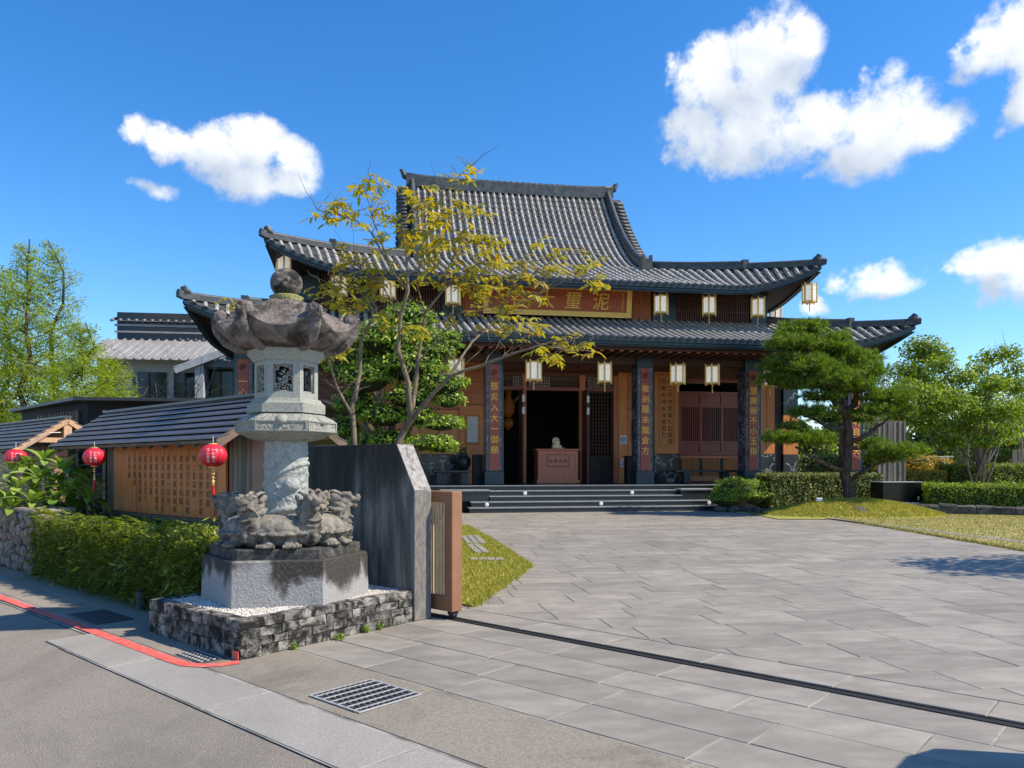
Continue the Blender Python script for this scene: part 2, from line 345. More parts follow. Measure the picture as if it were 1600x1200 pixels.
    M['trunk_dark'] = mat('trunk_dark', (.05,.037,.03), (.12,.09,.075), 14, .95, 1.0, 26, stretch=(1,1,.35), spec=.1)
    M['trunk_grey'] = mat('trunk_grey', (.13,.11,.09), (.22,.19,.16), 9, .9, .4, 40)
    M['lf_yellow'] = leafmat('lf_yellow', (.4,.32,.035), (.28,.3,.05), (.6,.38,.03), .4)
    M['lf_yellow_obj'] = leafmat('lf_yellow_obj', (.4,.32,.035), (.28,.3,.05), (.6,.38,.03), .4, obj=True)
    M['lf_green'] = leafmat('lf_green', (.05,.1,.02), (.11,.17,.03), (.2,.24,.05), .35)
    M['lf_green_obj'] = leafmat('lf_green_obj', (.13,.22,.03), (.25,.36,.055), (.42,.5,.11), .3, .35, obj=True)
    M['lf_dense'] = leafmat('lf_dense', (.09,.17,.02), (.24,.35,.035), (.48,.56,.08), .35)
    M['lf_hedge'] = leafmat('lf_hedge', (.08,.12,.018), (.19,.25,.03), (.4,.44,.06), .35)
    M['lf_hedge_pale'] = leafmat('lf_hedge_pale', (.09,.12,.03), (.2,.24,.06), (.36,.36,.15), .3)
    M['lf_gold'] = leafmat('lf_gold', (.26,.2,.02), (.4,.28,.03), (.5,.33,.04), .35)
    M['lf_cypress'] = leafmat('lf_cypress', (.17,.25,.02), (.3,.39,.035), (.44,.5,.07), .5)
    M['lf_bush'] = leafmat('lf_bush', (.085,.15,.018), (.21,.3,.03), (.42,.45,.065), .42)
    M['lf_pine'] = leafmat('lf_pine', (.045,.1,.014), (.16,.25,.026), (.38,.46,.07), .35, .55)
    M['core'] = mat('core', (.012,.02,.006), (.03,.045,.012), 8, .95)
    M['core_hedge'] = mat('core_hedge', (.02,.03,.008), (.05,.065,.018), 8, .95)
    M['grass'] = leafmat('grass', (.24,.255,.03), (.38,.36,.055), (.5,.42,.14), .35, .6)
    M['lawn'] = mat('lawn', (.22,.22,.035), (.36,.34,.07), 30, .95, .6, 60, dark=(.3,.25,.09), dscale=2.0, dlo=.5, dhi=.75)
    M['lawn_dry'] = mat('lawn_dry', (.27,.25,.07), (.38,.33,.12), 22, .95, .6, 60, dark=(.42,.34,.2), dscale=.8, dlo=.42, dhi=.66)
    M['grass_dry'] = leafmat('grass_dry', (.24,.24,.04), (.36,.33,.08), (.46,.38,.16), .25, .6)
    M['rock'] = mat('rock', (.05,.048,.042), (.14,.13,.11), 6, .9, .8, 20, rnd=.2)
    M['path'] = mat('path', (.22,.21,.18), (.3,.28,.245), 10, .9)
    M['amber'] = mat('amber', (.55,.16,.03), (.7,.25,.05), 14, .5)
_materials()
# print on the shades of the hanging lanterns: a fine grid of grey strokes on milky glass
def shade_mat(name):
    m, nt, p, o = _nt(name)
    v = coords(nt)
    a = noise(nt, coords(nt, (1,1,1)), 42, 3, .7); f = rng_map(nt, a, .5, .62)
    cc = mixc(nt, f, (.86,.85,.82), (.34,.33,.32)); nt.links.new(cc, p.inputs['Base Color']); nt.links.new(cc, p.inputs['Emission Color']); p.inputs['Emission Strength'].default_value = .38; p.inputs['Roughness'].default_value = .5
    t = nt.nodes.new('ShaderNodeBsdfTranslucent'); t.inputs[0].default_value = (.75,.74,.7,1)
    ms = nt.nodes.new('ShaderNodeMixShader'); ms.inputs[0].default_value = .5
    nt.links.new(p.outputs[0], ms.inputs[1]); nt.links.new(t.outputs[0], ms.inputs[2]); nt.links.new(ms.outputs[0], o.inputs[0])
    return m
M['shade'] = shade_mat('shade')
# carved stone: swirling relief
def carved(name, c1, c2, scale=9, strength=1.0):
    m, nt, p, o = _nt(name)
    v = coords(nt)
    col = mixc(nt, rng_map(nt, noise(nt, v, 60, 4, .7), .3, .7), c1, c2)
    n = noise(nt, v, scale, 3, .5, 2.2)
    h = rng_map(nt, n, .42, .58)
    col = mixc(nt, mth(nt, 'MULTIPLY', rng_map(nt, n, .40, .46, 1, 0), .35), col, (.1,.1,.085))
    nt.links.new(col, p.inputs['Base Color']); p.inputs['Roughness'].default_value = .9; p.inputs['Specular IOR Level'].default_value = .2
    bump(nt, p, mth(nt, 'ADD', h, mth(nt, 'MULTIPLY', noise(nt, v, 110), .25)), strength, .03)
    return m
M['carved'] = carved('carved', (.27,.275,.235), (.37,.37,.32), 13, .6)
M['carved_pillar'] = carved('carved_pillar', (.29,.315,.285), (.38,.4,.37), 9, .35)
# ------------------------------------------------------------------ geometry helpers
class MB:
    def __init__(s): s.v = []; s.f = []; s.X = Matrix()
    def add(s, vs, fs):
        o = len(s.v)
        if s.X != Matrix(): vs = [s.X @ Vector(p) for p in vs]
        s.v.extend([tuple(p) for p in vs]); s.f.extend([tuple(i+o for i in f) for f in fs]); return s
    def box(s, x0, x1, y0, y1, z0, z1):
        if x0 > x1: x0, x1 = x1, x0
        if y0 > y1: y0, y1 = y1, y0
        if z0 > z1: z0, z1 = z1, z0
        return s.add([(x0,y0,z0),(x1,y0,z0),(x1,y1,z0),(x0,y1,z0),(x0,y0,z1),(x1,y0,z1),(x1,y1,z1),(x0,y1,z1)],
              [(3,2,1,0),(4,5,6,7),(0,1,5,4),(1,2,6,5),(2,3,7,6),(3,0,4,7)])
    def bbox(s, x0, x1, y0, y1, z0, z1, c=.01):
        """box with chamfered edges"""
        if x0 > x1: x0, x1 = x1, x0
        if y0 > y1: y0, y1 = y1, y0
        if z0 > z1: z0, z1 = z1, z0
        c = min(c, (x1-x0)*.45, (y1-y0)*.45, (z1-z0)*.45)
        vs = []; idx = {}
        for i in (0,1):
            for j in (0,1):
                for k in (0,1):
                    X = (x0,x1)[i]; Y = (y0,y1)[j]; Z = (z0,z1)[k]; dx = (c,-c)[i]; dy = (c,-c)[j]; dz = (c,-c)[k]
                    idx[i,j,k,0] = len(vs); vs.append((X, Y+dy, Z+dz))
                    idx[i,j,k,1] = len(vs); vs.append((X+dx, Y, Z+dz))
                    idx[i,j,k,2] = len(vs); vs.append((X+dx, Y+dy, Z))
        F = []
        for a in range(3):
            b, c2 = [q for q in range(3) if q != a]
            for e in (0,1):
                q = []
                for (p, r) in ((0,0),(1,0),(1,1),(0,1)):
                    k = [0,0,0]; k[a] = e; k[b] = p; k[c2] = r; q.append(idx[k[0],k[1],k[2],a])
                F.append(q)
        for a in range(3):
            b, c2 = [q for q in range(3) if q != a]
            for p in (0,1):
                for r in (0,1):
                    k0 = [0,0,0]; k0[b] = p; k0[c2] = r; k1 = list(k0); k1[a] = 1
                    F.append([idx[k0[0],k0[1],k0[2],b], idx[k1[0],k1[1],k1[2],b], idx[k1[0],k1[1],k1[2],c2], idx[k0[0],k0[1],k0[2],c2]])
        for i in (0,1):
            for j in (0,1):
                for k in (0,1): F.append([idx[i,j,k,0], idx[i,j,k,1], idx[i,j,k,2]])
        return s.add(vs, F)
    def prism(s, poly, z0, z1, inset=0, ch=0):
        """vertical prism over a CCW polygon, optional chamfer ch at the top edge and taper inset"""
        n = len(poly); cx = sum(p[0] for p in poly)/n; cy = sum(p[1] for p in poly)/n
        def ring(z, d):
            r = []
            for (x, y) in poly:
                l = math.hypot(x-cx, y-cy) or 1; r.append((x-(x-cx)/l*d, y-(y-cy)/l*d, z))
            return r
        rings = [ring(z0, 0)]
        if ch: rings += [ring(z1-ch, inset), ring(z1, inset+ch)]
        else: rings += [ring(z1, inset)]
        vs = [p for r in rings for p in r]; F = [tuple(reversed(range(n)))]
        for k in range(len(rings)-1):
            for i in range(n):
                j = (i+1) % n; F.append((k*n+i, k*n+j, (k+1)*n+j, (k+1)*n+i))
        F.append(tuple(range((len(rings)-1)*n, len(rings)*n)))
        return s.add(vs, F)
    def lathe(s, prof, n=24, phase=0, sx=1, sy=1, cap=True):
        vs = []; F = []
        for (r, z) in prof:
            for i in range(n):
                a = phase+2*math.pi*i/n; vs.append((r*math.cos(a)*sx, r*math.sin(a)*sy, z))
        for k in range(len(prof)-1):
            for i in range(n):
                j = (i+1) % n; F.append((k*n+i, k*n+j, (k+1)*n+j, (k+1)*n+i))
        if cap:
            F.append(tuple(reversed(range(n)))); F.append(tuple(range((len(prof)-1)*n, len(prof)*n)))
        return s.add(vs, F)
    def tube(s, pts, rad, n=7, cap=True):
        pts = [Vector(p) for p in pts]
        if not isinstance(rad, (list, tuple)): rad = [rad]*len(pts)
        vs = []; F = []; u = None
        for i, p in enumerate(pts):
            t = (pts[min(i+1, len(pts)-1)]-pts[max(i-1, 0)])
            if t.length < 1e-9: t = Vector((0,0,1))
            t.normalize()
            if u is None:
                u = t.orthogonal().normalized()
            else:
                u = (u-t*u.dot(t)); u = u.normalized() if u.length > 1e-6 else t.orthogonal().normalized()
            w = t.cross(u)
            for k in range(n):
                a = 2*math.pi*k/n; vs.append(p+(u*math.cos(a)+w*math.sin(a))*rad[i])
        for i in range(len(pts)-1):
            for k in range(n):
                j = (k+1) % n; F.append((i*n+k, i*n+j, (i+1)*n+j, (i+1)*n+k))
        if cap:
            F.append(tuple(reversed(range(n)))); F.append(tuple(range((len(pts)-1)*n, len(pts)*n)))
        return s.add(vs, F)
    def bar(s, a, b, w, h=None):
        """square bar between two points"""
        a = Vector(a); b = Vector(b); h = h or w
        t = (b-a).normalized(); u = Vector((0,0,1)).cross(t)
        u = u.normalized() if u.length > 1e-4 else Vector((1,0,0)); q = t.cross(u)
        vs = [p+u*sx*w/2+q*sy*h/2 for p in (a, b) for (sx, sy) in ((-1,-1),(1,-1),(1,1),(-1,1))]
        return s.add(vs, [(3,2,1,0),(4,5,6,7),(0,1,5,4),(1,2,6,5),(2,3,7,6),(3,0,4,7)])
    def ball(s, c, r, n=12, m=8, rot=None):
        if not isinstance(r, (list, tuple)): r = (r, r, r)
        vs = [(0,0,-1)]; F = []
        for i in range(1, m):
            th = math.pi*i/m
            for k in range(n):
                a = 2*math.pi*k/n; vs.append((math.sin(th)*math.cos(a), math.sin(th)*math.sin(a), -math.cos(th)))
        vs.append((0,0,1))
        Q = (rot or Matrix()).to_3x3()
        vs = [Vector(c)+Q @ Vector((x*r[0], y*r[1], z*r[2])) for (x, y, z) in vs]
        for k in range(n): F.append((0, 1+(k+1) % n, 1+k))
        for i in range(m-2):
            for k in range(n):
                j = (k+1) % n; F.append((1+i*n+k, 1+i*n+j, 1+(i+1)*n+j, 1+(i+1)*n+k))
        e = len(vs)-1; b = 1+(m-2)*n
        for k in range(n): F.append((b+k, b+(k+1) % n, e))
        return s.add(vs, F)
    def mesh(s, name, mt=None, smooth=False):
        me = bpy.data.meshes.new(name); me.from_pydata(s.v, [], s.f); me.update()
        if mt: me.materials.append(mt)
        if smooth: me.shade_smooth()
        return me
    def build(s, name, mt, parent=None, smooth=False, loc=None, rot=0):
        return ob(name, s.mesh(name, mt, smooth), parent, loc, rot)
def ob(name, me, parent=None, loc=None, rot=0):
    o = bpy.data.objects.new(name, me); COL.objects.link(o)
    if parent: o.parent = parent
    if loc is not None: o.location = loc
    if rot: o.rotation_euler = (0,0,rot)
    return o
def tag(o, label=None, cat=None, group=None, kind=None):
    if label: o['label'] = label
    if cat: o['category'] = cat
    if group: o['group'] = group
    if kind: o['kind'] = kind
    return o
def thing(name, label, cat, loc=(0,0,0), rot=0, group=None):
    o = bpy.data.objects.new(name, None); COL.objects.link(o); o.empty_display_size = .2
    o.location = loc; o.rotation_euler = (0,0,rot); return tag(o, label, cat, group)
def dup(root, loc, rot=None, label=None, group=None):
    c = root.copy(); COL.objects.link(c); c.location = loc
    if rot is not None: c.rotation_euler = (0,0,rot)
    if label: c['label'] = label
    if group: c['group'] = group
    for ch in list(root.children):
        d = ch.copy(); COL.objects.link(d); d.parent = c
        for g in list(ch.children):
            e = g.copy(); COL.objects.link(e); e.parent = d
    return c
def struct(o, kind='structure', label=None):
    o['kind'] = kind
    if label: o['label'] = label
    return o
def np_mesh(name, V, k, mt=None, smooth=False):
    """V: (n*k,3) vertices, every k consecutive ones a face"""
    V = np.asarray(V, dtype=np.float32).reshape(-1, 3); n = len(V)//k
    me = bpy.data.meshes.new(name); me.vertices.add(len(V)); me.vertices.foreach_set('co', V.ravel())
    me.loops.add(len(V)); me.loops.foreach_set('vertex_index', np.arange(len(V), dtype=np.int32))
    me.polygons.add(n); me.polygons.foreach_set('loop_start', np.arange(0, len(V), k, dtype=np.int32))
    me.update(calc_edges=True); me.validate()
    if mt: me.materials.append(mt)
    if smooth: me.shade_smooth()
    return me
def np_inst(name, base_v, base_f, mats, mt=None, smooth=False):
    """one mesh of many copies of a small mesh; mats (n,3,4)"""
    B = np.asarray(base_v, dtype=np.float64); mats = np.asarray(mats)
    V = np.einsum('nij,kj->nki', mats[:, :, :3], B)+mats[:, None, :, 3]
    n = len(mats); K = len(B); me = bpy.data.meshes.new(name)
    me.vertices.add(n*K); me.vertices.foreach_set('co', V.astype(np.float32).ravel())
    li = np.concatenate([np.array(f) for f in base_f]); ls = np.array([len(f) for f in base_f])
    L = (li[None, :]+(np.arange(n)*K)[:, None]).ravel().astype(np.int32)
    me.loops.add(len(L)); me.loops.foreach_set('vertex_index', L)
    st = np.concatenate([[0], np.cumsum(ls)[:-1]]); S = (st[None, :]+(np.arange(n)*len(li))[:, None]).ravel().astype(np.int32)
    me.polygons.add(len(S)); me.polygons.foreach_set('loop_start', S)
    me.update(calc_edges=True); me.validate()
    if mt: me.materials.append(mt)
    if smooth: me.shade_smooth()
    return me
def unit(a):
    return a/np.maximum(np.linalg.norm(a, axis=-1, keepdims=True), 1e-9)
def leaf_quads(P, Nrm, size, aspect=.5, jitter=.7, droop=0., up=None):
    """diamond leaves at P facing roughly Nrm"""
    n = len(P); Nn = unit(Nrm+nr.normal(0, jitter, (n,3)))
    T = unit(np.cross(Nn, nr.normal(0,1,(n,3)))); T[:, 2] -= droop; T = unit(T)
    B = unit(np.cross(Nn, T)); s = (size*nr.uniform(.7,1.3,(n,1)))
    a = P; b = P+T*s*.45+B*s*aspect*.5-Nn*s*.04; c = P+T*s; d = P+T*s*.45-B*s*aspect*.5-Nn*s*.04
    return np.stack([a,b,c,d], 1).reshape(-1,3)
def pads_points(pads, dens, shell=.35, flat_bottom=True):
    """points in the outer shell of ellipsoids (x,y,z,rx,ry,rz)"""
    P = []; Nn = []
    for (x,y,z,rx,ry,rz) in pads:
        area = 4*math.pi*((rx*ry)**1.6/3+(rx*rz)**1.6/3+(ry*rz)**1.6/3)**(1/1.6)
        n = max(8, int(area*dens)); d = unit(nr.normal(0,1,(n,3)))
        if flat_bottom: d[:, 2] = np.where(d[:, 2] < -.25, d[:, 2]*.35, d[:, 2])
        r = 1-shell*nr.uniform(0,1,(n,1))**1.5
        bumpy = 1+.13*np.sin(d[:, :1]*7+x*3)*np.cos(d[:, 1:2]*6+y*5)+.1*np.sin(d[:, 2:]*9+z*4)
        P.append(np.array([x,y,z])+d*r*bumpy*np.array([rx,ry,rz])); Nn.append(unit(d/np.array([rx,ry,rz])))
    return np.concatenate(P), np.concatenate(Nn)
def at(u, v, Y):
    """a place Y metres ahead of the viewpoint, seen in direction (u, v)"""
    return Vector(((u-800)/1200*Y, Y, 1.5-(v-728)/1200*Y))
# temple frame and gate frame
TC, TS = math.cos(R(10)), math.sin(R(10)); TO = (2.0, 27.0)
def T(a, b, z=0): return Vector((TO[0]+a*TC-b*TS, TO[1]+a*TS+b*TC, z))
GA = R(-41.5); GO = (-.94, 7.4); GC, GS = math.cos(GA), math.sin(GA)
def G(s, t, z=0): return Vector((GO[0]+s*GC-t*GS, GO[1]+s*GS+t*GC, z))
def toG(x, y): return ((x-GO[0])*GC+(y-GO[1])*GS, -(x-GO[0])*GS+(y-GO[1])*GC)
# lettering
_gl = {}
def glyph(ch, depth=.0):
    k = (ch, depth)
    if k not in _gl:
        c = bpy.data.curves.new('g', 'FONT'); c.body = ch; c.resolution_u = 2; c.extrude = depth
        o = bpy.data.objects.new('g', c); COL.objects.link(o)
        me = bpy.data.meshes.new_from_object(o.evaluated_get(bpy.context.evaluated_depsgraph_get()))
        vs = [tuple(v.co) for v in me.vertices]; fs = [tuple(p.vertices) for p in me.polygons]
        bpy.data.objects.remove(o); bpy.data.curves.remove(c); bpy.data.meshes.remove(me)
        if vs:
            xs = [p[0] for p in vs]; ys = [p[1] for p in vs]; cx = (min(xs)+max(xs))/2; cy = (min(ys)+max(ys))/2
            sc = 1/max(max(xs)-min(xs), max(ys)-min(ys), .55)
            vs = [((x-cx)*sc, (y-cy)*sc, z) for (x, y, z) in vs]
        _gl[k] = (vs, fs)
    return _gl[k]
def put_char(mb, ch, x, z, size, y=0., depth=0., sx=1.0, slant=0.):
    """a character standing in the local xz plane, facing -y"""
    vs, fs = glyph(ch, depth)
    if not vs: return
    mb.add([(x+(p[0]+slant*p[1])*size*sx, y-p[2]*size, z+p[1]*size) for p in vs], fs)
def clip(poly, nx, ny, d):
    """keep the part with nx*x+ny*y >= d"""
    out = []
    for i in range(len(poly)):
        a = poly[i]; b = poly[(i+1) % len(poly)]; fa = nx*a[0]+ny*a[1]-d; fb = nx*b[0]+ny*b[1]-d
        if fa >= 0: out.append(a)
        if fa*fb < 0:
            k = fa/(fa-fb); out.append((a[0]+(b[0]-a[0])*k, a[1]+(b[1]-a[1])*k))
    return out
def poly_area(p): return .5*abs(sum(p[i][0]*p[(i+1) % len(p)][1]-p[(i+1) % len(p)][0]*p[i][1] for i in range(len(p))))
def remeshed(mb, voxel, name, mt, rough=0., smooth_it=2):
    me = mb.mesh(name+'_raw'); o = bpy.data.objects.new(name+'_raw', me); COL.objects.link(o)
    m = o.modifiers.new('r', 'REMESH'); m.mode = 'VOXEL'; m.voxel_size = voxel
    s = o.modifiers.new('s', 'SMOOTH'); s.iterations = smooth_it; s.factor = .5
    r = bpy.data.meshes.new_from_object(o.evaluated_get(bpy.context.evaluated_depsgraph_get()))
    bpy.data.objects.remove(o); bpy.data.meshes.remove(me)
    r.name = name; r.materials.clear(); r.materials.append(mt); r.shade_smooth()
    return r
# ------------------------------------------------------------------ ground, road, paving
def sheet(name, pts, z, mt, th=0):
    mb = MB(); n = len(pts)
    if th: mb.prism([(p[0], p[1]) for p in pts], z-th, z)
    else: mb.add([(p[0], p[1], z) for p in pts], [tuple(range(n))])
    return struct(mb.build(name, mt))
sheet('ground', [(900*math.cos(2*math.pi*i/48), 900*math.sin(2*math.pi*i/48)) for i in range(48)], -.06, M['ground'])
sheet('road', [G(*p) for p in ((-70,-60),(60,-60),(60,-2.645),(-1.28,-2.645),(-1.42,-2.3),(-70,-2.3))], -.013, M['asphalt'])
sidewalk = sheet('sidewalk', [G(*p) for p in ((-70,-2.3),(-1.42,-2.3),(-1.42,-.2),(-70,-.2))], -.006, M['grout'])
forecourt = sheet('forecourt', [G(*p) for p in ((-1.42,-2.645),(30,-2.645),(30,.82),(-3,.82),(-3,-.2),(-1.42,-.2))], -.004, M['grout_pale'])
LAWN_L = [(.24,11.4), (-.42,15.2), (-1.15,18.9), (-2.0,23.4), (-13,23.4), (-16,19), tuple(G(-9,.9))[:2], tuple(G(-.9,.9))[:2], tuple(G(-.12,.9))[:2]]
courtyard = sheet('courtyard', [tuple(G(-2.2,.823))[:2], tuple(G(30,.823))[:2], (30,20), (30,25), T(7.5,-1.7)[:2], T(-6,-1.7)[:2], (-3,22), (-1.5,14)], -.006, M['grout'])
pieces = []      # (distance, polygon, material key, parent)
def row(s0, s1, t0, t1, ln, gap=.006, jit=.12):
    out = []; s = s0-rng.uniform(0, ln*.6)
    while s < s1:
        e = s+ln*(1+rng.uniform(-jit, jit)); out.append([G(a, b)[:] for (a, b) in ((s+gap/2,t0+gap/2),(e-gap/2,t0+gap/2),(e-gap/2,t1-gap/2),(s+gap/2,t1-gap/2))]); s = e
    return out
def slab_obj(poly, name, mt, parent, top=0., th=.05, ch=.004):
    cx = sum(p[0] for p in poly)/len(poly); cy = sum(p[1] for p in poly)/len(poly)
    mb = MB(); mb.prism([(p[0]-cx, p[1]-cy) for p in poly], -th, 0, 0, ch)
    o = mb.build(name, mt, parent, loc=(cx, cy, top+rng.uniform(-.0012, .0012)))
    o.rotation_euler = (rng.uniform(-.0012,.0012), rng.uniform(-.0012,.0012), 0); return o
for p in row(-1.3, 9, -2.64, -2.167, 1.35, .012): slab_obj(p, 'slab', M['slab_edge'], forecourt)
for p in row(-1.35, 9, -2.148, -1.395, 2.1, .01): slab_obj(p, 'slab', M['slab'], forecourt)
tt = (-1.385, -.965, -.545, -.125, .285)
for i in range(4):
    for p in row(.05 if i < 3 else -.02, 9, tt[i], tt[i+1], .98, .010): slab_obj(p, 'paver', M['paver'], forecourt)
for p in row(-2.6, 9, .425, .815, 1.0, .008): slab_obj(p, 'paver', M['paver'], forecourt)
for k, (a, b) in enumerate(((-2.13,-1.72),(-1.71,-1.3))):
    for p in row(-13, -2.2, a, b, 1.1, .01): slab_obj(p, 'slab', M['slab'], sidewalk)
def inside(p, poly):
    c = False; n = len(poly)
    for i in range(n):
        x1, y1 = poly[i][0], poly[i][1]; x2, y2 = poly[(i+1) % n][0], poly[(i+1) % n][1]
        if (y1 > p[1]) != (y2 > p[1]) and p[0] < (x2-x1)*(p[1]-y1)/(y2-y1)+x1: c = not c
    return c
cells = []
b = -24.0; k = 0
while b < -2.0:
    b1 = min(b+.46, -2.0); a = -7+rng.uniform(0, .9)
    while a < 24:
        l = rng.choice((.78,.92,.92,1.05))
        q = [tuple(T(x, y))[:2] for (x, y) in ((a+.003,b+.003),(a+l-.003,b+.003),(a+l-.003,b1-.003),(a+.003,b1-.003))]
        a += l
        q = clip(q, -GS, GC, .829+(-GS*GO[0]+GC*GO[1]))
        if len(q) < 3 or poly_area(q) < .01: continue
        cx = sum(p[0] for p in q)/len(q); cy = sum(p[1] for p in q)/len(q)
        if cx > 9.6+max(0, 13-cy)*1.0 or cy < 1.2 or cx > 13: continue
        if all(inside(p, LAWN_L) for p in q) or cx < -3.4: continue
        vis = cy > 2 and abs(cx/cy) < .72
        cells.append((math.hypot(cx, cy)+(0 if vis else 100), q))
    b += .46; k += 1
cells.sort(key=lambda c: c[0])
for i, (d, q) in enumerate(cells[:300]): slab_obj(q, 'paver', M['paver'], courtyard)
mb = MB()
for d, q in cells[300:]: mb.prism(q, -.05, rng.uniform(-.0012,.0012), 0, .004)
struct(mb.build('pavers', M['paver_far'], courtyard), 'stuff')
def ribbon(name, pts, w, z, mt, label=None):
    P = [Vector((p[0], p[1], 0)) for p in pts]; vs = []
    for i, p in enumerate(P):
        d = (P[min(i+1, len(P)-1)]-P[max(i-1, 0)]).normalized(); n = Vector((-d.y, d.x, 0))
        vs += [(p+n*w/2)[:2]+(z,), (p-n*w/2)[:2]+(z,)]
    mb = MB(); mb.add(vs, [(2*i, 2*i+1, 2*i+3, 2*i+2) for i in range(len(P)-1)]); return mb.build(name, mt)
struct(ribbon('kerb_line', [G(s, t) for (s, t) in ((-40,-2.22),(-8,-2.22),(-3,-2.22),(-.25,-2.22),(-.06,-2.205),(.06,-2.14),(.13,-2.04),(.16,-1.91))], .105, .0045, M['red_paint']))
# sliding gate rail let into the paving
tr = thing('gate_track', 'long dark steel gate rail crossing the grey stone paving', 'gate track', G(0,.355,0), GA)
MB().box(-2.6, 14, -.062, .062, -.02, -.003).build('channel', M['pit_dark'], tr)
for y in (-.045, .04): MB().box(-2.6, 14, y-.008, y+.008, -.01, .003).build('rail', M['track'], tr)
# drains
def grate(s0, s1, t0, t1, label):
    g = thing('drain_grate', label, 'drain grate', G((s0+s1)/2, (t0+t1)/2, 0), GA); a = (s1-s0)/2; b = (t1-t0)/2
    MB().box(-a, a, -b, b, -.004, .0045).build('pit_dark', M['pit_dark'], g)  # dark sheet on the slab paints the shaded hole under the bars
    f = MB(); f.box(-a, a, -b, -b+.012, .005, .012); f.box(-a, a, b-.012, b, .005, .012); f.box(-a, -a+.012, -b+.013, b-.013, .005, .012); f.box(a-.012, a, -b+.013, b-.013, .005, .012)
    f.build('frame', M['galv'], g)
    n = 6
    for i in range(n):
        x = -a+(i+.7)*2*a/(n+.4); MB().box(x-.006, x+.006, -b+.014, b-.014, .005, .0135).build('bar', M['galv'], g)
    n = 11
    for i in range(n):
        y = -b+(i+.7)*2*b/(n+.4); MB().box(-a+.013, a-.013, y-.013, y+.013, .0048, .0105).build('cross_bar', M['iron'], g)
grate(1.31, 1.84, -2.055, -1.55, 'square black drain grate with pale bars set in the paving')
def cover(s, t, w, d, label, dots=M['white_dot']):
    g = thing('drain_cover', label, 'drain cover', G(s, t, 0), GA)
    MB().bbox(-w/2, w/2, -d/2, d/2, -.003, .007, .002).build('plate', M['iron'], g)
    mb = MB()
    for i in range(int(w/.05)):
        for j in range(int(d/.05)):
            x = -w/2+.03+i*.05; y = -d/2+.03+j*.05; mb.lathe([(.014,.006),(.011,.012)], 6); mb.v[-12:] = [(p[0]+x, p[1]+y, p[2]) for p in mb.v[-12:]]
    mb.build('studs', dots, g)
cover(-2.5, -1.92, .75, .36, 'dark studded drain cover on the sidewalk beside the hedge', M['iron'])
cover(-.22, -2.02, .42, .22, 'small pale studded drain cover beside the planter corner')
# ------------------------------------------------------------------ gate wall
def gate_wall(x0, x1, label, mirror=False):
    g = [(-1.85,0),(0,0),(0,1.26),(-.27,1.72),(-1.85,1.72)]
    w = .22
    bm = bmesh.new()
    A = [bm.verts.new((x, 0, z)) for (x, z) in g]; B = [bm.verts.new((x, w, z)) for (x, z) in g]
    f1 = bm.faces.new(A); bm.faces.new(list(reversed(B))); n = len(g)
    for i in range(n):
        j = (i+1) % n; f = bm.faces.new((A[j], A[i], B[i], B[j])); f.material_index = (0, 2, 1, 1, 0)[i]
    bmesh.ops.recalc_face_normals(bm, faces=bm.faces)
    bmesh.ops.bevel(bm, geom=[e for e in bm.edges], offset=.007, segments=2, affect='EDGES', profile=.5)
    me = bpy.data.meshes.new('gate_wall'); bm.to_mesh(me); bm.free()
    for k in ('wall_dark','wall_cap','wall_end'): me.materials.append(M[k])
    return me
gw = gate_wall(0, 0, '')
tag(ob('gate_wall', gw, None, G(0,0,0), GA), 'tall dark stained concrete wall with a sloped corner behind the stone lantern', 'wall')
# the twin of that wall across the entrance, beyond the right edge of the picture
o2 = tag(ob('gate_wall', gw, None, G(5.55,.22,0), GA+math.pi), 'dark concrete gate wall on the far side of the entrance', 'wall')
# ------------------------------------------------------------------ sliding gate
gt = thing('sliding_gate', 'brown metal sliding gate with vertical slats beside the dark wall', 'gate', G(0,.285,0), GA)
z0, z1, e, L0 = .075, 1.25, .225, -2.3
f = MB(); f.bbox(e-.1, e, 0, .14, z0, z1, .006); f.bbox(L0, L0+.1, 0, .14, z0, z1, .006)
f.bbox(L0+.1, e-.1, 0, .14, z1-.105, z1, .006); f.bbox(L0+.1, e-.1, 0, .14, z0, z0+.15, .006)
f.build('frame', M['gate_metal'], gt)
sl = MB(); sl.bbox(-.0095, .0095, .010, .034, z0+.15, z1-.105, .003); sm = sl.mesh('slat', M['gate_slat'])
for i in range(50): ob('slat', sm, gt, (e-.126-i*.043, 0, 0))
for x in (e-.06, -.25):
    w = MB(); w.X = Matrix.Translation((x, .07, .042)) @ Matrix.Rotation(R(90), 4, 'X'); w.lathe([(.012,-.03),(.036,-.028),(.036,.028),(.012,.03)], 16)
    wh = w.build('wheel', M['iron'], gt); b = MB(); b.box(x-.03, x+.03, .025, .035, .045, z0+.01); b.box(x-.03, x+.03, .105, .115, .045, z0+.01); b.build('fork', M['track'], wh)
